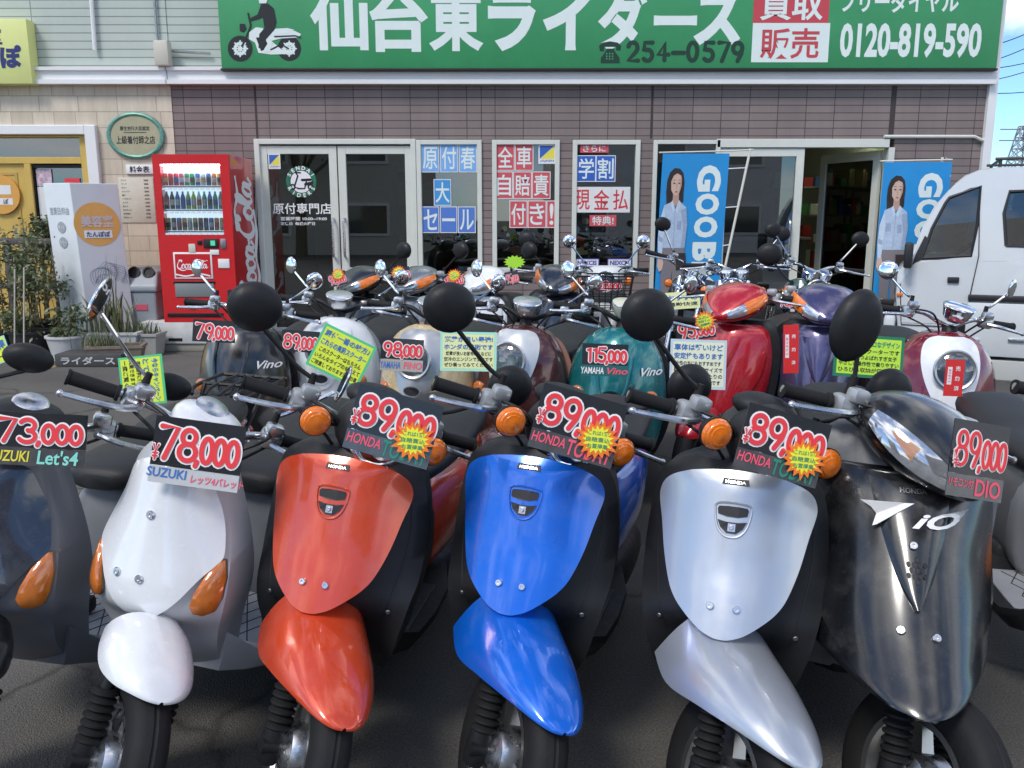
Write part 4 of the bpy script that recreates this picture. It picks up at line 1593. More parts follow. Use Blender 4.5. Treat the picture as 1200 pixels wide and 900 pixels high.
def leaf_cloud(fn, n, s0, s1, rs, aspect=2.2):
    """many small bent leaves; fn() gives a point"""
    g = Geo()
    for _ in range(n):
        p = fn()
        L = rs.uniform(s0, s1)
        a = Vector((rs.gauss(0, 1), rs.gauss(0, 1), rs.gauss(0, .8))).normalized()
        b = a.cross(Vector((rs.gauss(0, 1), rs.gauss(0, 1), rs.gauss(0, 1)))).normalized()
        wv = b * L / aspect / 2
        mid = p + a * L * .5 + Vector((0, 0, -L * .1))
        o = len(g.v)
        g.v.extend([p, mid + wv, p + a * L + Vector((0, 0, -L * .3)), mid - wv])
        g.face((o, o + 1, o + 2, o + 3), rs.choice((0, 0, 1, 1, 2)))
    return g


def pot_round(r0, r1, h):
    return lathe([(r0, 0), (r1, h), (r1 * 1.06, h), (r1 * 1.06, h + .02), (r1 * .92, h + .02), (r1 * .9, h - .03), (.001, h - .03)], 24)


def trough(w_, d_, h):
    g = loft([[Vector((sx * a / 2, sy * b / 2, z)) for sx, sy in ((-1, -1), (1, -1), (1, 1), (-1, 1))] for a, b, z in ((w_ * .86, d_ * .8, 0), (w_, d_, h), (w_ * 1.05, d_ * 1.08, h), (w_ * 1.05, d_ * 1.08, h + .025), (w_ * .92, d_ * .86, h + .025), (w_ * .9, d_ * .84, h - .02))])
    return g


soil = mat("soil", (.05, .035, .025), .9, var=.3, bump=.5)


def potted(name, px, py, Y, potgeo, pm, fol, label, top=None, group=None, yaw=0):
    p = at(px, py, Y)
    r = empty(name, (p.x, Y, 0), yaw, 0, label, "plant", group)
    link("pot", potgeo, pm, r, smooth=40)
    for nm, g, ms in fol:
        link(nm, g, ms, r, smooth=0)
    return r


def bush(rs, cx, cz, rx, ry, rz, n, s0=.03, s1=.07, clumps=14):
    cs = [(Vector((cx + rs.gauss(0, .45) * rx, rs.gauss(0, .45) * ry, cz + rs.uniform(-.85, .95) * rz)), rs.uniform(.18, .42)) for _ in range(clumps)]

    def fn():
        c, k = rs.choice(cs)
        return c + Vector((rs.gauss(0, .5) * rx * k * 1.6, rs.gauss(0, .5) * ry * k * 1.6, rs.gauss(0, .5) * rz * k * 1.2))
    return leaf_cloud(fn, n, s0, s1, rs)


def twigs(rs, cx, z0, z1, spread, n=9, r=.006):
    g = Geo()
    for _ in range(n):
        a = rs.uniform(0, 2 * pi)
        x, y = cos(a) * spread * rs.uniform(.2, 1), sin(a) * spread * .5
        zz = z0 + (z1 - z0) * rs.uniform(.55, 1)
        g.add(tube(spline([(cx + x * .2, y * .2, z0), (cx + x * .6, y * .6, (z0 + zz) / 2), (cx + x, y, zz)], 3), [r, r, r * .9, r * .8, r * .6, r * .5, r * .4], 5))
    return g


twig_m = mat("twig", (.14, .10, .06), .8, var=.2)
lm = [leaf_mat(0), leaf_mat(1), leaf_mat(2)]
pot_black = mat("pot_black", (.025, .025, .027), .6, var=.2)
pot_white = mat("pot_white", (.55, .55, .54), .6, var=.12, vscale=5)
terracotta = mat("pot_brown", (.22, .17, .13), .8, var=.15)
conc = mat("planter_concrete", (.40, .39, .36), .85, var=.15, bump=.3)
r1 = random.Random(11)
potted("potted_shrub", 4, 400, 8.35, pot_round(.16, .2, .24), pot_black,
       [("foliage", bush(r1, -.02, .70, .26, .22, .44, 1700, .03, .07), lm), ("stem", twigs(r1, 0, .2, 1.1, .22), twig_m)],
       "tall leafy shrub in a black pot at the far left below the yellow door", group="potted shrubs by the salon")
potted("potted_shrub", 36, 400, 8.3, pot_round(.15, .19, .25), pot_black,
       [("foliage", bush(r1, .03, .70, .25, .22, .46, 1800, .03, .07), [leaf_mat(0), leaf_mat(2), leaf_mat(1)]), ("stem", twigs(r1, 0, .2, 1.2, .22), twig_m)],
       "tall paler green shrub in a black pot right of the first shrub", group="potted shrubs by the salon")
potted("potted_shrub", 40, 300, 9.15, pot_round(.15, .19, .25), pot_black,
       [("foliage", bush(r1, .0, 1.10, .28, .2, .24, 1100, .03, .07), [leaf_mat(3), leaf_mat(0), leaf_mat(1)]), ("stem", twigs(r1, 0, .2, 1.25, .25, 12, .008), twig_m)],
       "dark round topped shrub in front of the yellow door behind the rail", group="potted shrubs by the salon")
potted("potted_plant", 80, 402, 8.2, pot_round(.14, .19, .22), pot_white,
       [("foliage", bush(r1, .0, .36, .2, .16, .16, 420, .03, .08), [leaf_mat(0), leaf_mat(3), leaf_mat(1)]), ("stem", twigs(r1, 0, .2, .6, .16), twig_m)],
       "round white pot with a thin dark plant, left of the white trough", group="pots along the salon front")


def blades(rs, n, spread, h0, h1, wd=.02, droop=.25, ys=.5):
    g = Geo()
    for _ in range(n):
        x, y = rs.gauss(0, spread * .5), rs.gauss(0, spread * .5 * ys)
        a = rs.uniform(0, 2 * pi)
        h = rs.uniform(h0, h1)
        d = Vector((cos(a), sin(a) * .7, 0)) * h * droop * rs.uniform(.3, 1.4)
        s = Vector((-sin(a), cos(a), 0)) * wd / 2
        o = len(g.v)
        for k in range(5):
            t = k / 4
            p = Vector((x, y, 0)) + d * t * t + Vector((0, 0, h * (t - .12 * t * t)))
            ww = s * (1 - t) ** .6
            g.v.extend([p + ww, p - ww])
        mi = rs.choice((0, 1, 1, 2))
        for k in range(4):
            g.face((o + 2 * k, o + 2 * k + 1, o + 2 * k + 3, o + 2 * k + 2), mi)
    return g


def lift(g, z):
    return g.xf(Matrix.Translation((0, 0, z)))


spik = lift(blades(r1, 60, .24, .25, .55, .035, .35), .2)
spik.add(lift(blades(r1, 9, .1, .7, 1.05, .012, .1), .2))
potted("planter", 130, 396, 8.45, trough(.62, .26, .22), pot_white,
       [("foliage", spik, [leaf_mat(0), leaf_mat(1), mat("leaf_dry", (.30, .26, .13), .6)]), ("soil", box((0, 0, .215), (.55, .2, .01)), soil)],
       "long white trough of spiky leaves in front of the lilac sign", group="pots along the salon front")
potted("planter", 168, 398, 8.5, trough(.36, .26, .2), conc,
       [("foliage", lift(blades(r1, 40, .14, .08, .2, .02, .4), .2), lm), ("soil", box((0, 0, .195), (.3, .2, .01)), soil)],
       "pale concrete planter with low succulents beside the recycling bin", group="pots along the salon front")
potted("planter", 137, 408, 8.0, trough(.48, .22, .15), terracotta,
       [("foliage", lift(blades(r1, 190, .2, .1, .22, .008, .5).xf(Matrix.Translation((-.12, 0, 0))), .15), lm), ("soil", box((0, 0, .15), (.42, .17, .01)), soil)],
       "brown trough with a tuft of grass in the front of the pots", group="pots along the salon front", yaw=12)

# rail behind the shrubs
ra = at(-60, 283, 8.75)
rb_ = at(66, 283, 8.75)
rl = empty("rail_fence", (ra.x, 8.75, 0), label="dark weathered rail in front of the yellow salon door", cat="fence")
link("rail", rbox(((rb_.x - ra.x) / 2, 0, ra.z), (rb_.x - ra.x, .05, .06), .008), mat("rail_wood", (.10, .09, .085), .7, var=.2), rl)
link("rail", rbox(((rb_.x - ra.x) / 2, 0, ra.z - .45), (rb_.x - ra.x, .05, .05), .008), mat("rail_wood", (.10, .09, .085), .7, var=.2), rl)
for x in (.05, (rb_.x - ra.x) * .52, rb_.x - ra.x - .04):
    link("post", rbox((x, .03, (ra.z) / 2), (.06, .06, ra.z), .006), mat("rail_wood", (.10, .09, .085), .7, var=.2), rl)
# thin stakes among the shrubs
for k, (px, py, q, lab) in enumerate(((16, 318, (13, 388), "left"), (27, 316, (24, 388), "right"))):
    a, b = at(px, py, 8.05), at(*q, 8.05)
    o = link("garden_stake", tube([Vector((0, 0, 0)), Vector((a.x - b.x, .02, a.z + .02))], .008, 6), mat("stake", (.55, .52, .42), .6))
    o.location = (b.x, 8.05, 0)
    tag(o, "thin pale garden stake in front of the black pots, %s of two" % lab, "stake")

# parking block with lettering on the ground
_d = at(113, 427, 10) - Vector((0, 0, CAM_H))
_d = _d * (-CAM_H / _d.z)
pbk = empty("parking_block", (_d.x, _d.y, 0), label="dark stone block lettered ライダー lying on the asphalt", cat="block")
link("block", rbox((0, 0, .06), (.62, .3, .12), .012), mat("block_dark", (.06, .06, .06), .7, var=.2, bump=.3), pbk)
g = text("ライダース", w=.5, h=.075, off=.03)
link("lettering", g, mat("chalk_white", (.5, .5, .48), .7), pbk, smooth=0, M=Matrix.Translation((0, -.1525, .06)) @ FACE)
# faded yellow line on the asphalt
g = Geo()
a, b = at(-80, 452, 6), at(70, 432, 6)


def gpt(px, py):
    d = at(px, py, 10) - Vector((0, 0, CAM_H))
    t_ = -CAM_H / d.z
    return Vector((d.x * t_, d.y * t_, .004))


q0, q1 = gpt(-80, 456), gpt(75, 428)
dv = (q1 - q0).normalized()
nv = Vector((-dv.y, dv.x, 0)) * .04
g.v = [q0 - nv, q1 - nv, q1 + nv, q0 + nv]
g.face((0, 1, 2, 3))
tag(link("painted_line", g, mat("faded_yellow", (.30, .24, .09), .8, var=.4, vscale=20), smooth=0), kind="structure")
# low kerb in front of the shop
kb = box(((BX0 + BX1) / 2, W - .16, .05), (BX1 - BX0, .3, .10))
tag(link("kerb", kb, mat("kerb_concrete", (.30, .29, .27), .85, var=.15, bump=.3), smooth=0, bev=.01), kind="structure")


# ------------------------------------------------------------------ white light truck
TY = 7.55
TYAW = R(25)
tf = at(1049, 330, TY)
txd = Vector((cos(TYAW), -sin(TYAW), 0))
S = 1.0
trk = empty("light_truck", (tf.x, TY, 0), -25, 0, label="small white light truck parked side-on at the right edge", cat="truck")
tw = mat("truck_white", (.66, .69, .70), .3, coat=.8, var=.04, vscale=3)
tdark = mat("truck_black_trim", (.02, .02, .022), .5)


def tl_(px, py):
    d = at(px, py, 10) - Vector((0, 0, CAM_H))
    # ray against the upright plane of the near side
    n = Vector((sin(TYAW), cos(TYAW), 0))
    k = n.dot(Vector((tf.x, TY, 0))) / n.dot(d)
    q = d * k
    return ((q - Vector((tf.x, TY, 0))).dot(txd), q.z + CAM_H)


roof_z = tl_(1165, 197)[1] + .01
prof = [tl_(1052, 400), tl_(1049, 345), tl_(1051, 318), tl_(1070, 300), tl_(1082, 268), tl_(1098, 240), tl_(1118, 217), tl_(1132, 206), tl_(1150, 199), tl_(1172, 196)]
xr_ = prof[-1][0] + 1.0
prof += [(xr_, prof[-1][1] - .01), (xr_ + .03, prof[-1][1] - .06), (xr_ + .03, .42), (prof[0][0] + .6, .42), (prof[0][0] + .55, .32), (prof[0][0] + .03, .32)]
TW = 1.42
# cab: profile swept across with tumblehome
rings = []
for y, k in ((0.03, .965), (0.0, .985), (0.02, 1.0), (TW - .02, 1.0), (TW, .985), (TW - .03, .965)):
    pass
g = Geo()


def ring(y, inset):
    cxm = sum(p[0] for p in prof) / len(prof)
    czm = sum(p[1] for p in prof) / len(prof)
    o = []
    for x, z in prof:
        tum = max(0, z - 1.0) * .12
        yy = y + (tum if y < TW / 2 else -tum)
        d = Vector((x - cxm, z - czm))
        d = d * (1 - inset / max(d.length, .01))
        o.append(Vector((cxm + d.x, yy, czm + d.y)))
    return o


belt = tl_(1076, 302)[1]
low = [p for p in prof if p[1] <= belt + .01]
front = [tl_(1052, 400), tl_(1049, 345), tl_(1051, 318), tl_(1069, 302)]
lowp = front + [(xr_ + .03, belt), (xr_ + .03, .42), (prof[0][0] + .6, .42), (prof[0][0] + .55, .32), (prof[0][0] + .03, .32)]
prof = lowp
link("cab", loft([ring(0, .03), ring(.012, .008), ring(.04, 0), ring(TW - .04, 0), ring(TW - .012, .008), ring(TW, .03)]), tw, trk, smooth=30)


def side_poly(pts, off, mats, name, par, th=.008):
    """panel on the near side of the cab"""
    g = Geo()
    fr, bk_ = [], []
    for px, py in pts:
        x, z = tl_(px, py)
        y = max(0, z - 1.0) * .12 - off
        fr.append(Vector((x, y, z)))
        bk_.append(Vector((x, y + th, z)))
    n = len(pts)
    g.v = fr + bk_
    g.face(tuple(range(n)))
    g.face(tuple(range(2 * n - 1, n - 1, -1)))
    for i in range(n):
        k = (i + 1) % n
        g.face((i, k, n + k, n + i))
    return link(name, g, mats, par, smooth=0)


dr = side_poly([(1056, 378), (1056, 330), (1072, 308), (1146, 299), (1136, 345), (1134, 380)], .004, tw, "door", trk, .006)


def tl2(p):
    return tl_(*p) if p[0] < 1215 else (tl_(1200, p[1])[0] + (p[0] - 1200) * .0075, tl_(1200, p[1])[1])


def upper(pts, mats, name, y0, y1, par=trk):
    """piece of the cab's upper side, built on both flanks of the truck"""
    obs = []
    for far in (False, True):
        g = Geo()
        n = len(pts)
        for yy in (y0, y1):
            for p in pts:
                x, z = tl2(p)
                y = max(0, z - 1.0) * .12 + yy
                g.v.append(Vector((x, TW - y if far else y, z)))
        g.face(tuple(range(n)))
        g.face(tuple(range(2 * n - 1, n - 1, -1)))
        for i in range(n):
            k = (i + 1) % n
            g.face((i, k, n + k, n + i))
        obs.append(link(name, g, mats, par, smooth=0))
    return obs


upper([(1069, 304), (1082, 268), (1098, 240), (1118, 217), (1132, 206), (1138, 220), (1113, 231), (1108, 238), (1092, 268), (1080, 304)], tw, "front_pillar", 0, .06)
upper([(1132, 206), (1150, 199), (1172, 196), (1300, 196), (1300, 222), (1184, 224), (1150, 218), (1138, 220)], tw, "roof_rail", .001, .06)
upper([(1150, 218), (1184, 224), (1177, 250), (1179, 288), (1180, 306), (1136, 306), (1138, 299), (1146, 262)], tw, "door_pillar", 0, .06)
upper([(1240, 222), (1300, 222), (1300, 306), (1240, 306)], tw, "rear_pillar", .001, .06)
upper([(1179, 288), (1240, 290), (1240, 306), (1180, 306)], tw, "sill_panel", .002, .06)
for pts, o_ in (([(1080, 303), (1092, 268), (1108, 238), (1113, 231), (1150, 218), (1146, 262), (1138, 300)], 0), ([(1179, 288), (1177, 250), (1184, 224), (1240, 222), (1240, 290)], 1)):
    for ob in upper(pts, truck_glass, "side_window", .02, .026):
        pass
    c3 = []
    for p in pts + pts[:1]:
        x, z = tl2(p)
        c3.append(Vector((x, max(0, z - 1) * .12 + .004, z)))
    link("window_seal", tube(c3, .014, 6, False), tdark, trk)
side_poly([(1069, 310), (1073, 298), (1084, 276), (1088, 280), (1080, 304)], .006, tdark, "corner_trim", trk, .01)
# roof skin, back wall, seats and wheel
rp = [tl2(p) for p in ((1120, 216), (1132, 206), (1150, 199), (1172, 196), (1300, 196))]
rr2 = []
for y in (.05, .10, .2, TW - .2, TW - .10, TW - .05):
    dz = -.02 if y in (.05, TW - .05) else 0.0
    rr2.append([Vector((x, y + (.09 if y < .7 else -.09), z + .012 + dz)) for x, z in rp] + [Vector((x, y + (.09 if y < .7 else -.09), z - .03 + dz)) for x, z in reversed(rp)])
link("roof_skin", loft(rr2), tw, trk, smooth=40)
xb_ = tl2((1300, 250))[0]
link("back_wall", box((xb_ - .02, TW / 2, 1.38), (.04, TW - .3, .75)), tw, trk, smooth=0)
for y in (.38, TW - .38):
    link("seat", Geo().add(rbox((.95, y, 1.12), (.14, .46, .62), .05)).add(rbox((.98, y, 1.48), (.1, .26, .18), .04)), mat("seat_grey", (.10, .10, .10), .8), trk)
link("steering_wheel", torus(.17, .014, 24, 8, Matrix.Translation((.50, TW - .40, 1.02)) @ Matrix.Rotation(R(-35), 4, 'Y')), tdark, trk)
g = Geo()
for pts in ([(1149, 222), (1147, 300), (1137, 345), (1134, 384)], [(1056, 380), (1134, 384)], [(1055, 332), (1056, 380)]):
    g.add(tube([Vector((tl_(*p)[0], max(0, tl_(*p)[1] - 1) * .12 - .006, tl_(*p)[1])) for p in pts], .004, 5))
link("door_seam", g, tdark, trk)
hd = tl_(1117, 328)
link("door_handle", rbox((hd[0], -.014, hd[1]), (.09, .02, .05), .006), tdark, trk)
md = tl_(1068, 296)
link("door_mirror", rbox((md[0] - .02, -.09, md[1] - .02), (.07, .14, .22), .02), tdark, trk)
# rear: cargo bed with hinged side, black rail above
x0 = tl_(1134, 350)[0]
zb1, zb0 = tl_(1160, 349)[1], tl_(1160, 417)[1]
link("bed_rail", rbox((x0 + .95, -.03, zb1), (1.9, .05, .05), .01), tdark, trk)
link("bed_side", rbox((x0 + .95, -.025, (zb0 + zb1) / 2 - .02), (1.9, .045, zb1 - zb0 - .04), .012), tw, trk)
link("bed_floor", box((x0 + .95, TW / 2, zb0 + .03), (1.88, TW - .04, .05)), tw, trk, smooth=0)
for px in (1138, 1190):
    h_ = tl_(px, 398)
    link("latch", rbox((h_[0], -.055, h_[1]), (.12, .02, .03), .005), alu, trk)
link("chassis", box((x0 + .6, TW / 2, .42), (2.9, TW - .3, .14)), tdark, trk, smooth=0)
tb = tl_(1175, 445)
link("tool_box", rbox((tb[0] + .02, .1, tb[1]), (.3, .3, .34), .01), mat("toolbox_grey", (.45, .46, .44), .5), trk)


def road_wheel(x, y, z, r, wd, par, name="wheel"):
    Mx = Matrix.Translation((x, y, z)) @ Matrix.Rotation(R(90), 4, 'X')
    wh = link(name, lathe([(r * .62, -wd / 2), (r * .9, -wd / 2), (r, -wd * .3), (r, wd * .3), (r * .9, wd / 2), (r * .62, wd / 2)], 28, Mx), rubber, par)
    link("rim", lathe([(.02, wd * .3), (r * .3, wd * .32), (r * .55, wd * .2), (r * .63, wd * .45), (r * .63, -wd * .45)], 24, Mx), alu, wh)


for x in (.62, 2.6):
    for y in (.06, TW - .06):
        road_wheel(x, y, .26, .26, .145, trk)
g = Geo()
rr_ = tl_(1178, 190)
for x in (rr_[0] - .02, rr_[0] + .7):
    g.add(tube([(x, .2, roof_z - .02), (x, .2, roof_z + .07), (x, TW - .2, roof_z + .07), (x, TW - .2, roof_z - .02)], .014, 6))
for y in (.2, TW - .2):
    g.add(tube([(rr_[0] - .06, y, roof_z + .075), (rr_[0] + .8, y, roof_z + .075)], .014, 6))
link("roof_rack", g, tdark, trk)
link("head_lamp", ball((.03, .2, .72), (.04, .12, .09)), clear_lens, trk)
link("head_lamp", ball((.03, TW - .2, .72), (.04, .12, .09)), clear_lens, trk)
link("turn_signal", rbox((-.004 + .05, -.004, tl_(1052, 345)[1]), (.05, .02, .03), .006), amber, trk)
link("bumper", rbox((-.02, TW / 2, .40), (.1, TW, .2), .03), tw, trk)
# windscreen on the raked front
a, b = Vector((*tl_(1071, 301), 0)), Vector((*tl_(1117, 218), 0))
g = Geo()
for p in (a, b):
    tum = max(0, p.y - 1) * .12
    for y in (.07 + tum, TW - .07 - tum):
        g.v.append(Vector((p.x + .01, y, p.y)))
g.face((0, 1, 3, 2))
link("windscreen", g, truck_glass, trk, smooth=0)

# ------------------------------------------------------------------ wires, pylon, distant houses
wm = mat("wire_black", (.02, .02, .022), .6)
for k, (p0, p1, Y0, Y1, lab) in enumerate((((1140, 60), (1300, -15), 40, 40, "highest"), ((1140, 78), (1290, 5), 42, 42, "second"), ((1140, 82), (1290, 42), 44, 44, "third"), ((1140, 98), (1290, 45), 46, 46, "fourth"), ((1140, 108), (1290, 88), 45, 45, "lowest"))):
    a, b = at(*p0, Y0), at(*p1, Y1)
    pts = [a.lerp(b, t / 10) - Vector((0, 0, .35 * 4 * (t / 10) * (1 - t / 10))) for t in range(11)]
    o = link("overhead_wire", tube([p - a for p in pts], .022, 5), wm)
    o.location = a
    tag(o, "black overhead wire against the sky at the upper right, %s of the five" % lab, "wire", "overhead wires right of the shop")
pyp = at(1193, 200, 160)
py_o = empty("lattice_pylon", (pyp.x, 160, 0), label="distant grey lattice pylon beyond the truck roof", cat="pylon")
H = at(1193, 148, 160).z
g = Geo()
leg = []
for sx, sy in ((-1, -1), (1, -1), (1, 1), (-1, 1)):
    g.add(tube([(sx * 3.2, sy * 3.2, 0), (sx * .5, sy * .5, H)], [.22, .12], 5))
for k in range(9):
    z0_, z1_ = H * k / 9, H * (k + 1) / 9
    f0, f1 = 3.2 - 2.7 * k / 9, 3.2 - 2.7 * (k + 1) / 9
    for (ax, ay), (bx_, by_) in (((-1, -1), (1, -1)), ((1, -1), (1, 1)), ((1, 1), (-1, 1)), ((-1, 1), (-1, -1))):
        g.add(tube([(ax * f0, ay * f0, z0_), (bx_ * f1, by_ * f1, z1_)], .09, 4))
        g.add(tube([(bx_ * f0, by_ * f0, z0_), (ax * f1, ay * f1, z1_)], .09, 4))
        g.add(tube([(ax * f1, ay * f1, z1_), (bx_ * f1, by_ * f1, z1_)], .08, 4))
link("lattice", g, mat("galvanised", (.30, .32, .34), .6, .3), py_o)
g = Geo()
for z in (H * .86, H * .97):
    g.add(tube([(-4, 0, z), (4, 0, z)], .12, 5))
link("crossarm", g, mat("galvanised", (.30, .32, .34), .6, .3), py_o)


def house(x, y, wd, dp_, h, rh, cw, cr, label, yaw=0):
    r = empty("house", (x, y, 0), yaw, 0, label, "house", "houses across the road")
    link("wall", box((0, 0, h / 2), (wd, dp_, h)), cw, r, smooth=0)
    e = .5
    g = Geo()
    g.v = [Vector(p) for p in ((-wd / 2 - e, -dp_ / 2 - e, h - .1), (wd / 2 + e, -dp_ / 2 - e, h - .1), (wd / 2 + e, dp_ / 2 + e, h - .1), (-wd / 2 - e, dp_ / 2 + e, h - .1), (-wd / 2 - e, 0, h + rh), (wd / 2 + e, 0, h + rh))]
    for f in ((0, 1, 5, 4), (2, 3, 4, 5), (0, 4, 3), (1, 2, 5), (3, 2, 1, 0)):
        g.face(f)
    link("roof", g, cr, r, smooth=0)
    for sy in (-1, 1):
        for k in range(3):
            for zz in (1.3, 3.9):
                if zz + 1 < h:
                    f = link("window", box((-wd / 3 + k * wd / 3, sy * (dp_ / 2 + .02), zz), (1.6, .08, 1.2)), band_m, r, smooth=0)
                    link("pane", box((-wd / 3 + k * wd / 3, sy * (dp_ / 2 + .065), zz), (1.4, .02, 1.0)), mat("far_glass", (.04, .05, .06), .05, coat=1.0), f, smooth=0)
    return r


def street_tree(x, y, h, label, seed):
    rs_ = random.Random(seed)
    r = empty("street_tree", (x, y, 0), 0, 0, label, "tree", "trees across the road")
    g = tube(spline([(0, 0, 0), (.05, .02, h * .25), (-.05, .05, h * .5), (.05, 0, h * .85)], 4), [.22 - .012 * i for i in range(13)], 9)
    for k in range(9):
        a_ = rs_.uniform(0, 2 * pi)
        z0_ = h * rs_.uniform(.3, .65)
        L_ = h * rs_.uniform(.2, .34)
        g.add(tube(spline([(0, 0, z0_), (cos(a_) * L_ * .5, sin(a_) * L_ * .5, z0_ + L_ * .35), (cos(a_) * L_, sin(a_) * L_, z0_ + L_ * .8)], 3), [.09, .08, .07, .06, .05, .035, .02], 6))
    link("trunk", g, mat("bark", (.12, .09, .07), .85, var=.3, bump=.5), r)
    cs = [(Vector((rs_.gauss(0, h * .16), rs_.gauss(0, h * .16), h * rs_.uniform(.5, .98))), h * rs_.uniform(.06, .13)) for _ in range(26)]

    def fn():
        c, k = rs_.choice(cs)
        return c + Vector((rs_.gauss(0, 1), rs_.gauss(0, 1), rs_.gauss(0, .8))) * k * .6
    link("crown", leaf_cloud(fn, 2600, .12, .26, rs_), lm, r, smooth=0)


street_tree(-7.5, -11.5, 7.5, "leafy tree across the road in front of the cream house", 4)
hw, hr = mat("house_cream", (.55, .52, .46), .8, var=.08), mat("roof_slate", (.09, .10, .12), .6, var=.15)
house(-9, -17, 11, 8, 5.4, 2.2, hw, hr, "cream two storey house across the road")
house(6, -19, 9, 8, 5.2, 2.4, mat("house_white", (.66, .66, .65), .8, var=.06), mat("roof_brown", (.14, .08, .06), .7, var=.15), "white two storey house across the road")

# ------------------------------------------------------------------ scooters (local axes: front wheel axle above the origin, nose towards -Y)
alu_rim = mat("cast_rim", (.50, .50, .49), .36, 1.0, var=.12)
RAKE = R(27)
AX = Vector((0, sin(RAKE), cos(RAKE)))


def steer_M(deg, d=.09):
    """turn about the raked steering axis, which passes d behind the axle"""
    S = Matrix.Translation((0, d, .207))
    return S @ Matrix.Rotation(R(deg), 4, AX) @ S.inverted()


def lerp_rows(rows, z, col):
    rows = sorted(rows)
    if z <= rows[0][0]:
        return rows[0][col]
    for a, b in zip(rows, rows[1:]):
        if z <= b[0]:
            t = (z - a[0]) / (b[0] - a[0])
            return a[col] + (b[col] - a[col]) * t
    return rows[-1][col]


class Shield:
    """front shield: rows of (z, half width, front y at centre, front y at edge, back y)"""

    def __init__(s, rows, k=5, power=2.0):
        s.rows = sorted(spline(sorted(rows), k))
        s.p = power

    def y(s, x, z):
        hw = max(lerp_rows(s.rows, z, 1), .01)
        yc, ye = lerp_rows(s.rows, z, 2), lerp_rows(s.rows, z, 3)
        return yc + (ye - yc) * min(abs(x) / hw, 1.1) ** s.p

    def solid(s, nf=14, nb=4):
        rings = []
        for z, hw, yc, ye, yb in s.rows:
            r = []
            for i in range(nf + 1):
                u = -1 + 2 * i / nf
                r.append(Vector((u * hw, yc + (ye - yc) * abs(u) ** s.p, z)))
            yb2 = max(yb, ye + .012)
            for i in range(nb + 1):
                u = 1 - 2 * i / nb
                r.append(Vector((u * hw * .96, yb2, z)))
            rings.append(r)
        return loft(rings)

    def panel(s, rows, off=.012, th=.012, nu=20, k=5, curl=.0):
        """outer panel riding on the shield; rows of (z centre, half width, edge drop)"""
        rr = spline(rows, k)

        def fn(u, v):
            i = min(int(v * (len(rr) - 1)), len(rr) - 2)
            t = v * (len(rr) - 1) - i
            zc, hw, dr = [a + (b - a) * t for a, b in zip(rr[i], rr[i + 1])]
            q = 2 * u - 1
            x, z = q * hw, zc - dr * q * q
            return Vector((x, s.y(x, z) - off + curl * abs(q) ** 5, z))
        return shell(fn, nu, len(rr) - 1, -th)

    def decal(s, pts, off=.004, th=.006):
        g = Geo()
        n = len(pts)
        g.v = [Vector((x, s.y(x, z) - off, z)) for x, z in pts] + [Vector((x, s.y(x, z) - off + th, z)) for x, z in pts]
        g.face(tuple(range(n)))
        g.face(tuple(range(2 * n - 1, n - 1, -1)))
        for i in range(n):
            k = (i + 1) % n
            g.face((i, k, n + k, n + i))
        return g

    def wrap(s, t, x, z, off, slope=0.0):
        """lay flat lettering (xy) on the shield at x,z"""
        g = Geo()
        g.v = [Vector((p.x + x, s.y(p.x + x, p.y + z) - off, p.y + z)) for p in t.v]
        g.f, g.m = t.f, t.m
        return g

    def normal(s, x, z, e=.004):
        dx = Vector((2 * e, s.y(x + e, z) - s.y(x - e, z), 0))
        dz = Vector((0, s.y(x, z + e) - s.y(x, z - e), 2 * e))
        n = dz.cross(dx).normalized()
        return n if n.y < 0 else -n

    def stud(s, x, z, r=.008, h=.006, off=.012, prof=None):
        p = Vector((x, s.y(x, z) - off, z))
        M = Matrix.Translation(p) @ s.normal(x, z).to_track_quat('Z', 'Y').to_matrix().to_4x4()
        return lathe(prof or [(r, 0), (r, h * .6), (r * .8, h), (r * .35, h), (r * .3, h * .5), (.0005, h * .5)], 16, M)


def wheel(root, y, M=None, r=.207, wd=.085, spokes=3, rim_m=None):
    X = Matrix.Translation((0, y, r)) @ Matrix.Rotation(R(90), 4, 'Y')
    if M is not None:
        X = M @ X
    rr = r * .655
    prof = [(rr * .97, -wd * .36), (rr * 1.05, -wd * .46), (r * .86, -wd * .5), (r * .95, -wd * .4), (r * .985, -wd * .22), (r * .998, -wd * .06), (r * .985, -.002), (r * .985, .002), (r * .998, wd * .06), (r * .985, wd * .22), (r * .95, wd * .4), (r * .86, wd * .5), (rr * 1.05, wd * .46), (rr * .97, wd * .36)]
    t = lathe(prof, 44, X, caps=False)
    # tread grooves as thin dark bars laid across the shoulder
    w_ = link("wheel", t, rubber, root, smooth=50)
    g = Geo()
    g.add(lathe([(rr * .86, -wd * .30), (rr * .9, -wd * .42), (rr * 1.0, -wd * .43), (rr * .97, -wd * .34), (rr * .9, -wd * .2), (rr * .88, 0), (rr * .9, wd * .2), (rr * .97, wd * .34), (rr * 1.0, wd * .43), (rr * .9, wd * .42), (rr * .86, wd * .30), (rr * .84, 0)], 44, None, caps=False))
    for k in range(spokes):
        a = 2 * pi * k / spokes + .5
        bl = loft([[Vector((rad, sx * hw_, sz * hz_)) for sx, sz in ((-1, -1), (1, -1), (1, 1), (-1, 1))] for rad, hw_, hz_ in ((r * .12, .026, .02), (r * .3, .019, .016), (rr * .87, .022, .014))])
        g.add(bl, Matrix.Rotation(a, 4, 'Z'))
    link("rim", g, rim_m or alu_rim, w_, smooth=35, M=X)
    hb = lathe([(.012, -.06), (.028, -.055), (.055, -.045), (.062, -.03), (.062, .03), (.05, .045), (.028, .055), (.012, .06)], 24, X)
    link("hub", hb, alu, w_, smooth=35)
    return w_


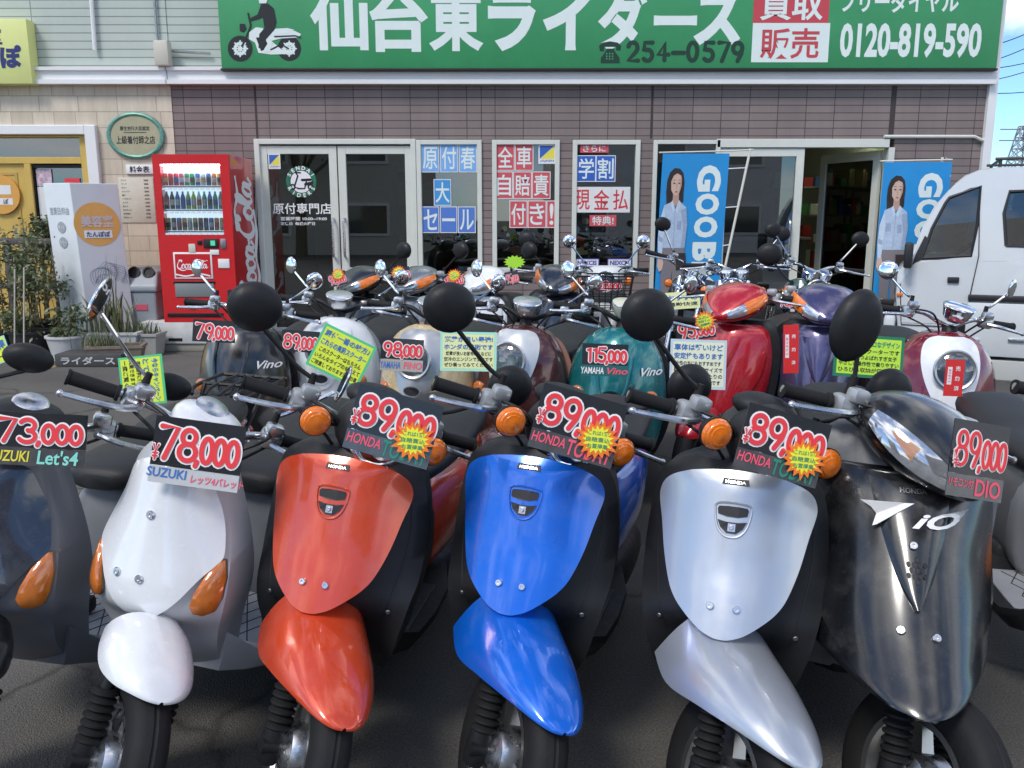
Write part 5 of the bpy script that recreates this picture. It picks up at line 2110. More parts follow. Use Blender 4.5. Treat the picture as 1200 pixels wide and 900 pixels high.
def fork(root, M, top=.44, boot=True, axle_y=0.0, lift=.207):
    for sx in (-1, 1):
        x = sx * .068
        g = tube([(x * .85, .115, top), (x, .055, .33), (x, .05, .30)], .016, 10)
        leg = link("fork_leg", g, black_pl, root, M=M)
        pr = []
        n = 7
        for i in range(n):
            pr += [(.021, i / n), (.030, (i + .35) / n), (.030, (i + .65) / n)]
        pr.append((.022, 1))
        a, b = Vector((x, .062, .345)), Vector((x, .022, .235))
        d = b - a
        X = Matrix.Translation(a) @ d.to_track_quat('Z', 'Y').to_matrix().to_4x4() @ Matrix.Diagonal((1, 1, d.length, 1))
        link("fork_boot", lathe(pr, 16, M @ X), rubber, leg, smooth=30)
        g = tube([(x, .028, .245), (x, .014, .19), (x, .016, .165)], [.026, .03, .024], 12)
        g.add(tube([(x + sx * .028, 0, lift), (x - sx * .05, 0, lift)], .014, 12))
        link("axle_holder", g, black_pl, leg, M=M)


def bars(root, M, z=.93, y=.43, half=.32, bar_m=None, grip_m=None, sweep=.02, house_m=None, rise=0.0):
    bar_m = bar_m or alu
    pts = [(-half, y + sweep, z), (-.19, y, z + .004), (-.11, y - .03, z + rise * .5), (0, y - .045, z - .03), (.11, y - .03, z + rise * .5), (.19, y, z + .004), (half, y + sweep, z)]
    hb = link("handlebar", tube(spline(pts, 5), .011, 10), bar_m, root, M=M)
    for s in (-1, 1):
        a, b = Vector((s * .205, y + .002, z + .003)), Vector((s * half, y + sweep, z))
        g = tube([a, a.lerp(b, .06), a.lerp(b, .08), a.lerp(b, .94), a.lerp(b, .95), b], [.020, .020, .016, .0165, .019, .019], 14)
        link("grip", g, grip_m or rubber, hb, M=M)
        link("switch_housing", rbox((s * .175, y - .012, z + .004), (.052, .052, .05), .012), house_m or alu, hb, M=M)
        link("master_cylinder", rbox((s * .165, y - .035, z + .035), (.045, .04, .035), .01), house_m or alu, hb, M=M)
        lv = spline([(s * .165, y - .05, z), (s * .21, y - .075, z - .004), (s * .27, y - .065, z - .012), (s * (half + .01), y - .045, z - .02)], 5)
        n = len(lv)
        g = tube(lv, [.009 - .003 * i / n for i in range(n)], 8)
        g.add(ball(lv[-1], .009, 8, 6))
        link("brake_lever", g, alu, hb, M=M)
        g = tube(spline([(s * .16, y - .045, z + .02), (s * .11, y - .11, z + .015), (s * .05, y - .08, z - .06), (s * .03, y - .06, z - .14)], 5), .0045, 6)
        g.add(tube(spline([(s * .17, y - .02, z - .02), (s * .1, y - .075, z - .05), (s * .03, y - .07, z - .12)], 5), .004, 6))
        link("cable", g, black_pl, hb, M=M)
    return hb


def mirror(root, M, s, base, head, r=(.060, .022, .056), m=None, stem_m=None, yawd=0, face=True, shape=2.0):
    mm = Matrix.Translation(head) @ Matrix.Rotation(R(yawd), 4, 'Z')
    g = Geo()
    n = 26
    rings = []
    for t, yy in ((1.0, .6), (1.03, .35), (1.0, .0), (.9, -.45), (.7, -.8), (.4, -1.0), (.05, -1.06)):
        rings.append([Vector((r[0] * t * math.copysign(abs(cos(a)) ** (2 / shape), cos(a)), r[1] * yy, r[2] * t * math.copysign(abs(sin(a)) ** (2 / shape), sin(a)))) for a in [2 * pi * k / n for k in range(n)]])
    g = loft(rings)
    h = link("mirror", g, m or black_pl, root, smooth=50, M=M @ mm)
    if face:
        g = Geo()
        g.v = [Vector((r[0] * .93 * cos(2 * pi * k / n), r[1] * .615, r[2] * .93 * sin(2 * pi * k / n))) for k in range(n)]
        g.face(tuple(range(n)))
        link("mirror_glass", g, mirror_gl, h, smooth=0, M=M @ mm)
    b, e = Vector(base), Vector(head) + Vector((-s * r[0] * .3, -r[1] * .2, -r[2] * .55))
    mid = b.lerp(e, .35) + Vector((-s * .006, 0, .01))
    link("mirror_stem", tube(spline([b, b + Vector((0, 0, .03)), mid, e], 5), .0055, 8), stem_m or black_pl, h, M=M)
    link("mirror_socket", tube([b + Vector((0, 0, -.02)), b + Vector((0, 0, .045))], [.012, .008], 10), rubber, h, M=M)
    return h


def signal(root, M, p, r=.036, m=None, back=None, d=(0, -1, 0)):
    X = Matrix.Translation(p) @ Vector(d).to_track_quat('Z', 'Y').to_matrix().to_4x4()
    cup = link("turn_signal", lathe([(.004, -r * 1.1), (r * .6, -r * .95), (r * .95, -r * .3), (r * 1.03, 0), (r * 1.03, .004), (r * .9, .004)], 22, M @ X), back or black_pl, root, smooth=40)
    link("lens", lathe([(r * .98, .002), (r * .97, r * .16), (r * .90, r * .22), (r * .89, r * .34), (r * .76, r * .40), (r * .75, r * .50), (r * .58, r * .55), (r * .57, r * .62), (r * .36, r * .65), (r * .2, r * .71), (.001, r * .72)], 22, M @ X), m or amber, cup, smooth=60)


def rear_end(root, body_m, seat=seat_m, under=None, tail=True, rack=False, side_m=None, z=0.0, wide=1.0):
    secs = [(.735, .46, .09, .17), (.79, .48, .125, .185), (.95, .495, .155, .17), (1.15, .525, .165, .145), (1.38, .57, .13, .10), (1.55, .615, .06, .045), (1.58, .625, .02, .015)]
    link("rear_body", loft_y([(a, b + z, c * wide, d) for a, b, c, d in secs]), body_m, root, smooth=50)
    link("under_seat_panel", loft_y([(.715, .46 + z, .09, .17), (.73, .465 + z, .115, .18), (.79, .465 + z, .118, .18), (.80, .465 + z, .1, .16)]), under or dark_pl, root, smooth=50)
    link("seat", loft_y([(.675, .665 + z, .05, .02), (.70, .672 + z, .095, .036), (.80, .68 + z, .125, .045), (1.0, .68 + z, .14, .043), (1.13, .695 + z, .15, .05), (1.3, .715 + z, .145, .048), (1.43, .72 + z, .11, .04), (1.47, .715 + z, .05, .022)]), seat, root, smooth=50)
    link("engine_cover", loft_y([(.80, .28, .10, .07), (.86, .27, .16, .09), (1.2, .25, .16, .09), (1.3, .25, .12, .06)]), dark_pl, root, smooth=50)
    wheel(root, 1.18, rim_m=alu_rim)
    link("exhaust", tube([(-.13, .95, .24), (-.15, 1.1, .22), (-.16, 1.15, .235), (-.16, 1.48, .29), (-.16, 1.5, .295)], [.02, .03, .055, .055, .03], 14), black_pl, root)
    if tail:
        link("tail_lamp", ball((0, 1.56, .60 + z), (.07, .03, .035)), red_lens, root)
    if rack:
        g = Geo()
        for x in (-.13, -.065, 0, .065, .13):
            g.add(tube(spline([(x * .8, 1.42, .76 + z), (x, 1.5, .775 + z), (x, 1.72, .78 + z)], 4), .007, 6))
        g.add(tube([(-.14, 1.72, .78 + z), (.14, 1.72, .78 + z)], .008, 6))
        g.add(tube([(-.13, 1.55, .776 + z), (.13, 1.55, .776 + z)], .007, 6))
        for s in (-1, 1):
            g.add(tube([(s * .12, 1.55, .775 + z), (s * .1, 1.4, .62 + z)], .008, 6))
        link("carrier_rack", g, black_pl, root)


def floorboard(root, m, edge=None, z=.27, wide=1.0):
    rings = []
    for y, hw, z0, z1 in ((.34, .11, z - .01, z + .10), (.40, .15, z - .03, z + .035), (.46, .175, z - .045, z + .012), (.60, .185, z - .05, z + .005), (.76, .18, z - .045, z + .01), (.84, .15, z - .02, z + .05)):
        hw *= wide
        rings.append([Vector((-hw, y, z1)), Vector((hw, y, z1)), Vector((hw * 1.01, y, z1 - .02)), Vector((hw * .86, y, z0)), Vector((-hw * .86, y, z0)), Vector((-hw * 1.01, y, z1 - .02))])
    fb = link("floorboard", loft(rings), edge or m, root, smooth=30)
    g = Geo()
    g.add(rbox((0, .60, z + .0085), (.29 * wide, .30, .008), .003))
    mt = link("floor_mat", g, m, fb, smooth=0)
    g = Geo()
    for k in range(-5, 6):
        for sgn in (-1, 1):
            x0, x1 = k * .045, k * .045 + sgn * .14
            x0c, x1c = max(-.135, min(.135, x0)), max(-.135, min(.135, x1))
            if abs(x0 - x1) > 1e-6:
                t0, t1 = (x0c - x0) / (x1 - x0), (x1c - x0) / (x1 - x0)
                if t1 - t0 > .05:
                    g.add(tube([(x0c, .46 + .28 * t0, z + .0128), (x1c, .46 + .28 * t1, z + .0128)], .0016, 4))
    link("tread_pattern", g, dark_pl, mt, smooth=0)


def fender(root, m, M, rows, th=.005, nu=18, ridge=0.0):
    """rows along the spine: (y, z, half width, side drop)"""
    rr = spline(rows, 5)

    def fn(u, v):
        i = min(int(v * (len(rr) - 1)), len(rr) - 2)
        t = v * (len(rr) - 1) - i
        y, z, hw, dr = [a + (b - a) * t for a, b in zip(rr[i], rr[i + 1])]
        q = 2 * u - 1
        a = q * pi / 2
        return Vector((hw * math.copysign(abs(sin(a)) ** .84, a), y + .25 * dr * abs(q) ** 3, z - dr * (1 - cos(a)) ** 1.15 + ridge * math.exp(-(q / .16) ** 2)))
    return link("fender", shell(fn, nu, len(rr) - 1, th), m, root, smooth=60, M=M)


def headlamp(root, M, p, r, rim=None, depth=.03, d=(0, -1, 0), body=None):
    X = Matrix.Translation(p) @ Vector(d).to_track_quat('Z', 'Y').to_matrix().to_4x4()
    b = link("headlight", lathe([(r * .5, -depth * 2), (r * .9, -depth), (r * 1.08, -.004), (r * 1.1, .004), (r * 1.02, .01), (r * .95, .006)], 28, M @ X), rim or chrome, root, smooth=50)
    link("reflector", lathe([(r * .2, -depth * .9), (r * .7, -depth * .55), (r * .96, .002)], 28, M @ X, caps=True), mat("reflector", (.7, .72, .74), .18, 1.0, bump=.6, bscale=70), b, smooth=60)
    link("lens", lathe([(r * .97, .002), (r * .8, .012), (r * .45, .019), (.001, .022)], 28, M @ X), glass_mat("lamp_glass", (.86, .9, .92)) if "lamp_glass" not in bpy.data.materials else bpy.data.materials["lamp_glass"], b, smooth=60)
    return b


SCG = "second-hand scooters lined up for sale"


def scooter(loc, yaw, lean, label):
    return empty("motor_scooter", loc, yaw, lean, label, "scooter", SCG)


# ---- type with a heart-shaped coloured apron and a long beaked fender
def apron_scooter(loc, yaw, lean, steer, colm, label, badge="HONDA"):
    root = scooter(loc, yaw, lean, label)
    M = steer_M(steer)
    I = Matrix.Identity(4)
    sh = Shield([(.815, .10, .285, .32, .40), (.78, .165, .262, .335, .41), (.72, .192, .243, .345, .41), (.62, .205, .215, .335, .41), (.52, .205, .195, .30, .41), (.46, .195, .20, .255, .41), (.40, .182, .26, .24, .41), (.32, .16, .30, .26, .42), (.25, .13, .34, .31, .43)])
    link("leg_shield", sh.solid(), dark_pl, root, smooth=50)
    sb = sh
    sh = Shield([(.82, .2, .285, .335, .41), (.78, .2, .256, .34, .41), (.72, .2, .232, .335, .41), (.62, .2, .192, .30, .41), (.54, .2, .152, .27, .41), (.46, .2, .112, .235, .41)])
    pr = [(.805, .10, .012), (.800, .135, .022), (.79, .158, .03), (.772, .170, .034), (.74, .172, .028), (.68, .160, .014), (.61, .146, .004), (.55, .127, -.004), (.515, .108, -.012), (.492, .080, -.014), (.480, .045, -.006), (.476, .016, -.001)]
    pn = link("front_panel", sh.panel(pr, .016, .05, 24), colm, root, smooth=70)
    # air intake
    cx = 0.0
    up = [(-.033, .727), (-.030, .7315), (-.012, .7335), (.012, .7335), (.030, .7315), (.033, .727), (.031, .716), (.012, .7125), (-.012, .7125), (-.031, .716)]
    lo = [(-.031, .704), (-.012, .7015), (.012, .7015), (.031, .704), (.024, .690), (.010, .6795), (-.010, .6795), (-.024, .690)]
    g = sh.decal(up, .0185, .004)
    g.add(sh.decal(lo, .0185, .004))
    link("air_intake", g, black_ink, pn, smooth=0)
    rim = [(-.039, .729), (-.034, .737), (-.014, .741), (.014, .741), (.034, .737), (.039, .729), (.036, .706), (.028, .686), (.012, .673), (-.012, .673), (-.028, .686), (-.036, .706)]
    q = [Vector((x, sh.y(x, z) - .0175, z)) for x, z in spline(rim + rim[:1], 4)]
    link("intake_rim", tube(q, .0026, 6, False), colm, pn)
    link("screw_plate", sh.decal([(-.008, .70), (.008, .70), (.008, .684), (-.008, .684)], .0205, .003), steel, pn, smooth=0)
    for x, z in ((-.027, .535), (.027, .535)):
        link("screw", sh.stud(x, z, .0085, .006, .0165), steel, pn)
    link("screw", sh.stud(0, .692, .005, .004, .0205), steel, pn)
    g = sh.wrap(rbox((0, 0, 0), (.052, .0105, .003), .002), 0, .783, .0185)
    link("badge", sh.decal([(-.027, .789), (.027, .789), (.029, .778), (-.029, .778)], .0195, .004), black_ink, pn, smooth=0)
    link("badge_lettering", sh.wrap(text(badge, w=.044, h=.0062, off=.03), 0, .7835, .0202), steel, pn, smooth=0)
    # seam and fasteners of the plastic behind the panel
    for s in (-1, 1):
        q = [Vector((s * x, sb.y(x, z) - .0005, z)) for x, z in spline([(.165, .70), (.172, .62), (.165, .54), (.150, .47), (.135, .42)], 4)]
        link("panel_seam", tube(q, .0016, 5, False), black_ink, root)
        link("screw", sb.stud(s * .150, .445, .006, .003, .0), alu_dark, root)
    # body
    floorboard(root, dark_pl, black_pl)
    rear_end(root, colm, z=-.04)
    # steered front
    wheel(root, 0, M, spokes=3)
    fork(root, M)
    fd = fender(root, colm, M, [(.22, .490, .112, .15), (.13, .468, .120, .145), (.03, .449, .108, .10), (-.065, .424, .082, .052), (-.125, .400, .052, .020), (-.150, .387, .026, .006), (-.156, .383, .004, .001)])
    link("steering_column", tube([(0, .27, .52), (0, .32, .75), (0, .375, .88)], [.03, .03, .03], 12), black_pl, root, M=M)
    bars(root, M, z=.86, y=.42, half=.315, house_m=mat("housing_silver", (.45, .46, .47), .4, .6))
    link("headlight_cowl", ball((0, .33, .865), (.10, .085, .085), 20, 12), dark_pl, root, M=M, smooth=60)
    headlamp(root, M, (0, .262, .87), .072)
    link("meter_hood", ball((0, .385, .925), (.085, .06, .035), 16, 8), dark_pl, root, M=M, smooth=60)
    for s in (-1, 1):
        link("signal_stalk", tube([(s * .08, .33, .86), (s * .14, .315, .855)], .012, 8), black_pl, root, M=M)
        signal(root, M, (s * .152, .305, .855), .037)
    for s in (-1, 1):
        mirror(root, M, s, (s * .165, .41, .89), (s * .345, .42, 1.045), (.062, .024, .058))
    return root


# ---- slim type with grey lower body and drop-shaped lamps (left of the front row)
def slim_scooter(loc, yaw, lean, steer, colm, lowm, label, mirror_kind="chrome", fend=None, mirrors=True, rack=False):
    root = scooter(loc, yaw, lean, label)
    M = steer_M(steer)
    sh = Shield([(.82, .08, .29, .33, .41), (.78, .11, .262, .33, .41), (.70, .135, .232, .33, .41), (.60, .162, .205, .29, .41), (.52, .172, .185, .262, .41), (.46, .168, .19, .25, .41), (.40, .150, .25, .27, .42), (.32, .130, .29, .31, .44), (.25, .115, .34, .37, .46)])
    link("leg_shield", sh.solid(), lowm, root, smooth=50)
    pr = [(.808, .055, .008), (.80, .085, .016), (.785, .100, .018), (.74, .115, .012), (.66, .142, .002), (.58, .156, -.02), (.53, .148, -.05), (.495, .122, -.055), (.47, .085, -.03), (.455, .042, -.008), (.450, .012, 0)]
    pn = link("front_panel", sh.panel(pr, .014, .014, 24), colm, root, smooth=70)
    for x, z in ((0.0, .69), (-.062, .55), (.0, .548)):
        link("screw", sh.stud(x, z, .010, .006, .0145), steel, pn)
    for s in (-1, 1):
        drop = [(s * x, z) for x, z in ((.160, .585), (.152, .588), (.132, .56), (.116, .52), (.110, .49), (.118, .470), (.137, .463), (.158, .472), (.168, .50), (.169, .545))]
        tsg = link("turn_signal", sh.decal([(x * 1.0, z) for x, z in drop], .010, .012), mat("lamp_bezel", (.2, .14, .1), .4), root, smooth=0)
        cxm, czm = sum(p[0] for p in drop) / 10, sum(p[1] for p in drop) / 10
        fr = [Vector((x, sh.y(x, z) - .011, z)) for x, z in drop]
        c2 = [Vector((cxm + (p.x - cxm) * .82, sh.y(cxm + (p.x - cxm) * .82, czm + (p.z - czm) * .82) - .021, czm + (p.z - czm) * .82)) for p in fr]
        c3 = [Vector((cxm + (p.x - cxm) * .4, sh.y(cxm + (p.x - cxm) * .4, czm + (p.z - czm) * .4) - .025, czm + (p.z - czm) * .4)) for p in fr]
        link("lens", loft([fr, c2, c3], True, True), amber_dark, tsg, smooth=60)
    floorboard(root, floor_pl, lowm, .26, 1.28)
    rear_end(root, colm, rack=rack, under=grey_pl, z=-.05)
    link("fuel_knob", rbox((.03, .56, .30), (.05, .05, .045), .012), black_pl, root)
    wheel(root, 0, M, spokes=5, rim_m=alu)
    fork(root, M)
    fender(root, fend or colm, M, [(.17, .468, .080, .06), (.11, .475, .093, .08), (.05, .472, .093, .085), (-.01, .456, .080, .055), (-.05, .438, .055, .022), (-.070, .426, .028, .006), (-.076, .421, .004, .001)])
    link("steering_column", tube([(0, .27, .52), (0, .32, .75), (0, .375, .88)], [.03, .03, .03], 12), black_pl, root, M=M)
    bars(root, M, z=.87, y=.42, half=.32)
    link("handle_cover", loft_y([(.30, .85, .04, .02), (.33, .855, .075, .035), (.38, .87, .09, .04), (.43, .885, .07, .025), (.46, .89, .03, .012)], 20), colm if mirror_kind == "chrome" else dark_pl, root, M=M, smooth=60)
    link("meter", lathe([(.042, 0), (.042, .012), (.034, .018), (.001, .02)], 24, M @ Matrix.Translation((0, .40, .90)) @ Matrix.Rotation(R(20), 4, 'X')), alu, root)
    headlamp(root, M, (0, .29, .84), .058)
    for s in (-1, 1) if mirrors else ():
        if mirror_kind == "chrome":
            mirror(root, M, s, (s * .165, .41, .90), (s * .32, .46, 1.06), (.058, .008, .054), chrome, chrome, yawd=-112 if s < 0 else 70)
        else:
            mirror(root, M, s, (s * .165, .41, .90), (.30 if s > 0 else -.03, .43, 1.01), (.056, .02, .036))
    return root


# ---- round retro type: egg-shaped apron, lamp plate, chrome meter pod
def retro_scooter(loc, yaw, lean, steer, colm, label, plate=None, lamp=True, inner=None, mouth=True, lettering=None, pod="chrome", seat=None):
    root = scooter(loc, yaw, lean, label)
    M = steer_M(steer)
    sh = Shield([(.875, .05, .30, .32, .40), (.86, .09, .27, .32, .41), (.82, .145, .235, .325, .42), (.74, .195, .195, .33, .42), (.64, .218, .165, .33, .42), (.54, .222, .15, .325, .42), (.45, .212, .155, .315, .42), (.37, .195, .20, .30, .42), (.30, .165, .27, .32, .43)])
    link("front_panel", sh.solid(20), colm, root, smooth=60)
    bs = Shield([(.85, .08, .405, .405, .42), (.80, .17, .40, .40, .425), (.70, .225, .40, .40, .43), (.55, .245, .40, .40, .43), (.42, .235, .40, .40, .43), (.30, .19, .40, .40, .44)])
    link("inner_shield", bs.solid(), inner or dark_pl, root, smooth=50)
    plate = plate or colm
    pp = [(.862, .05, .0), (.852, .085, .004), (.82, .108, .004), (.76, .116, 0), (.70, .108, 0), (.64, .088, 0), (.59, .062, 0), (.56, .038, 0), (.548, .012, 0)]
    pl = link("lamp_plate", sh.panel(pp, .010, .010, 16), plate, root, smooth=60)
    if lamp:
        headlamp(root, Matrix.Identity(4), (0, sh.y(0, .735) - .028, .735), .078, mat("lamp_rim_silver", (.55, .56, .57), .3, .8), .03, (0, -1, .12))
    if mouth:
        q = arc(0, .598, .034, .018, 0, 360, 20)[:-1]
        link("mouth", sh.decal(q, .014, .004), black_ink, pl, smooth=0)
        q = [Vector((x, sh.y(x, z) - .0135, z)) for x, z in arc(0, .598, .040, .024, 0, 360, 24)]
        link("mouth_rim", tube(q, .004, 6, False), plate, pl)
    if not lamp:
        q = [Vector((x, sh.y(x, z) - .012, z)) for x, z in spline([(-.075, .80), (-.07, .70), (-.05, .60), (0, .555), (.05, .60), (.07, .70), (.075, .80)], 5)]
        link("garnish", tube(q, .008, 8), chrome if plate is not colm else colm, pl)
    link("badge", sh.stud(0, .505, .020, .004, .001), steel, root)
    g = Geo()
    for k in range(3):
        g.add(ribbon([(0, 0), (.012 * cos(R(90 + k * 120)), .012 * sin(R(90 + k * 120)))], .004))
    link("badge_mark", sh.wrap(g, 0, .505, .0065), black_ink, root, smooth=0)
    for s in (-1, 1):
        x, z = s * .158, .585
        n = sh.normal(x, z)
        signal(root, Matrix.Identity(4), Vector((x, sh.y(x, z), z)) + n * .006, .032, amber_dark, steel, n.lerp(Vector((0, -1, 0)), .6).normalized())
    if lettering:
        link("script", sh.wrap(text(lettering, w=.085, off=.02, shear=.3), .158, .70, .009), white_m if colm is not white_paint else black_ink, root, smooth=0)
    floorboard(root, dark_pl, black_pl, .28)
    rear_end(root, colm, seat=seat or seat_m, z=.01)
    wheel(root, 0, M, spokes=5, rim_m=alu)
    fork(root, M)
    fender(root, colm, M, [(.14, .44, .07, .07), (.08, .465, .10, .11), (.0, .465, .112, .14), (-.08, .435, .11, .15), (-.14, .385, .095, .12), (-.18, .32, .065, .07), (-.19, .285, .03, .02)])
    link("steering_column", tube([(0, .25, .62), (0, .33, .80), (0, .37, .89)], [.05, .04, .03], 12), black_pl, root, M=M)
    bars(root, M, z=.925, y=.43, half=.32, bar_m=chrome if pod == "chrome" else black_pl, rise=.02)
    pm = {"chrome": chrome, "silver": mat("pod_silver", (.6, .61, .62), .25, .85, coat=.5), "cream": mat("pod_cream", (.62, .60, .46), .35, coat=.6)}[pod]
    X = M @ Matrix.Translation((0, .35, .915)) @ Matrix.Rotation(R(14), 4, 'X')
    pd = link("meter_pod", lathe([(.012, 0), (.035, .006), (.052, .025), (.060, .055), (.064, .066), (.064, .074), (.058, .076), (.001, .078)], 26, X), pm, root, smooth=40)
    link("pod_rim", torus(.062, .004, 28, 6, X @ Matrix.Translation((0, 0, .071))), chrome, pd)
    for s in (-1, 1):
        mirror(root, M, s, (s * .165, .42, .955), (s * .28, .46, 1.09), (.043, .007, .040), chrome, chrome, yawd=s * 42)
    return root


# ---- sharp-nosed sporty type
def sport_scooter(loc, yaw, lean, steer, colm, label, lower=None, big=False, mirror_r=(.062, .022, .056), name=None, lens_m=None, inner=None, panel_rows=None, logo=None, sides=(-1, 1)):
    root = scooter(loc, yaw, lean, label)
    M = steer_M(steer)
    sh = Shield([(.83, .13, .26, .33, .41), (.79, .175, .235, .335, .42), (.70, .20, .20, .335, .42), (.60, .205, .17, .325, .42), (.50, .195, .14, .31, .42), (.42, .175, .12, .285, .42), (.37, .145, .115, .26, .40)])
    if big:
        sh = Shield([(.79, .14, .27, .33, .41), (.76, .18, .232, .335, .42), (.70, .20, .18, .335, .42), (.60, .21, .105, .32, .42), (.52, .215, .03, .29, .42), (.46, .205, -.04, .25, .42), (.425, .185, -.085, .18, .40), (.408, .15, -.10, .12, .38)])
    ls = Shield([(.87, .14, .36, .38, .43), (.84, .19, .34, .37, .43), (.78, .222, .31, .37, .43), (.70, .222, .29, .37, .43), (.55, .215, .28, .36, .43), (.42, .20, .27, .34, .43), (.33, .20, .30, .34, .44), (.26, .17, .34, .36, .45)] if big else [(.85, .15, .34, .37, .43), (.80, .21, .33, .37, .43), (.70, .235, .31, .37, .43), (.55, .235, .28, .36, .43), (.42, .22, .27, .34, .43), (.33, .20, .30, .34, .44), (.26, .17, .34, .36, .45)])
    link("leg_shield", ls.solid(), inner or dark_pl, root, smooth=50)
    link("cowl_body", sh.solid(20), lower or colm, root, smooth=50)
    pr = panel_rows or [(.838, .11, .01), (.825, .15, .018), (.80, .175, .02), (.74, .186, .012), (.65, .186, .0), (.55, .170, -.012), (.47, .138, -.02), (.42, .105, -.018), (.385, .065, -.010), (.372, .02, -.002)]
    if big:
        pr = [(.795, .11, .01), (.785, .155, .018), (.765, .185, .02), (.73, .198, .012), (.65, .198, .0), (.57, .198, -.01), (.50, .185, -.015), (.455, .158, -.012), (.43, .115, -.004), (.418, .065, 0), (.413, .02, 0)]
    pn = link("front_panel", sh.panel(pr, .014, .014, 26), colm, root, smooth=70)
    # raised V in the middle of the panel
    rr = spline([(.78, .085), (.71, .07), (.64, .048), (.59, .026), (.565, .008)], 5)

    def fn(u, v):
        i = min(int(v * (len(rr) - 1)), len(rr) - 2)
        t = v * (len(rr) - 1) - i
        z, hw = [a + (b - a) * t for a, b in zip(rr[i], rr[i + 1])]
        q = 2 * u - 1
        return Vector((q * hw, sh.y(q * hw, z) - .017 - .014 * (1 - abs(q) ** 3), z))
    link("centre_ridge", shell(fn, 14, len(rr) - 1, -.014), colm, pn, smooth=60)
    if big:
        for x, z, o in ((-.006, .672, .032), (-.033, .525, .0145), (.033, .52, .0145)):
            link("screw", sh.stud(x, z, .0095, .006, o), steel, pn)
        g = Geo()
        for a, rr_ in [(0, 0)] + [(k * 60, .011) for k in range(6)] + [(k * 60 + 30, .019) for k in range(6)]:
            x, z = rr_ * cos(R(a)), .630 + rr_ * sin(R(a))
            g.add(sh.decal([(x + .0042 * cos(R(b)), z + .0042 * sin(R(b))) for b in range(0, 360, 45)], .0335, .003))
        link("horn_grille", g, black_ink, pn, smooth=0)
    if logo:
        t = Geo()
        t.add(prism([(-.105, .016), (-.02, .026), (.0, .027), (-.03, .010), (-.075, -.022), (-.083, -.026), (-.075, -.002), (-.085, .008)], .0005))
        lg = sh.wrap(t, .0, .72, .034)
        t2 = text("iO", w=.105, h=.028, off=.03, shear=.45, c=(.045, .0))
        lg.add(sh.wrap(t2, .0, .717, .034))
        lg.add(sh.wrap(prism([(.06, .012), (.12, .018), (.095, .002)], .0005), .0, .717, .0345))
        link("logo", lg, white_m, pn, smooth=0)
        link("badge_lettering", sh.wrap(text("HONDA", w=.055, h=.009, off=.03), 0.0, .768, .0335), steel, pn, smooth=0)
    floorboard(root, dark_pl, black_pl, .26)
    rear_end(root, colm, wide=1.05, z=.02)
    wheel(root, 0, M, spokes=3)
    fork(root, M, top=.40)
    if not big:
        fender(root, colm, M, [(.10, .43, .06, .06), (.03, .445, .08, .09), (-.05, .435, .085, .10), (-.11, .40, .07, .07), (-.15, .355, .04, .03), (-.16, .335, .01, .005)])
    link("steering_column", tube([(0, .22, .60), (0, .30, .78), (0, .375, .92)], [.05, .045, .04], 12), black_pl, root, M=M)
    MB = M @ Matrix.Translation((0, 0, -.08 if big else 0))
    hb = bars(root, MB, z=.955, y=.43, half=.325, house_m=mat("housing_silver", (.45, .46, .47), .4, .6))
    # handlebar cowl with swept lamps
    cs = [(.155, .875, .02, .012), (.18, .885, .065, .035), (.23, .905, .115, .062), (.30, .93, .150, .082), (.37, .95, .155, .082), (.43, .965, .125, .06), (.48, .975, .06, .02)]
    cw = link("handle_cowl", loft_y(cs, 24, 2.2), colm, root, M=MB, smooth=60)
    ss = spline(cs, 4)

    def cowl_pt(y, ang, k=1.0):
        for a, b in zip(ss, ss[1:]):
            if a[0] <= y <= b[0]:
                t = (y - a[0]) / (b[0] - a[0])
                zc, hx, hz = [p + (q - p) * t for p, q in zip(a[1:], b[1:])]
                ca, sa = cos(R(ang)), sin(R(ang))
                pw = 2 / 2.2
                return Vector((hx * k * math.copysign(abs(ca) ** pw, ca), y, zc + hz * k * math.copysign(abs(sa) ** pw, sa)))
        return Vector((0, y, .9))
    for s in (-1, 1):
        def lens(y0, y1, a0f, a1f, k, nm, m_, par, nn=10):
            def fn(u, v):
                y = y0 + (y1 - y0) * u
                an = a0f(u) + (a1f(u) - a0f(u)) * v
                p = cowl_pt(y, an, k)
                return Vector((p.x * s, p.y, p.z))
            return link(nm, shell(fn, nn, 6, .004), m_, par, M=MB, smooth=60)
        hl = lens(.166, .335 if big else .30, lambda u: -28 + 30 * u, lambda u: 42 - 20 * u, 1.035, "headlight", clear_lens, root)
        lens(.225, .285 if big else .355, lambda u: (-2 if big else -12) + 18 * u, lambda u: (24 if big else 34) - 10 * u, 1.05, "turn_lens", lens_m or amber, hl)
        if s not in sides:
            continue
        mirror(root, MB, s, (s * .165, .43, .985), (s * (.19 if big else .29), .45, 1.14 if big else 1.15), mirror_r)
    return root


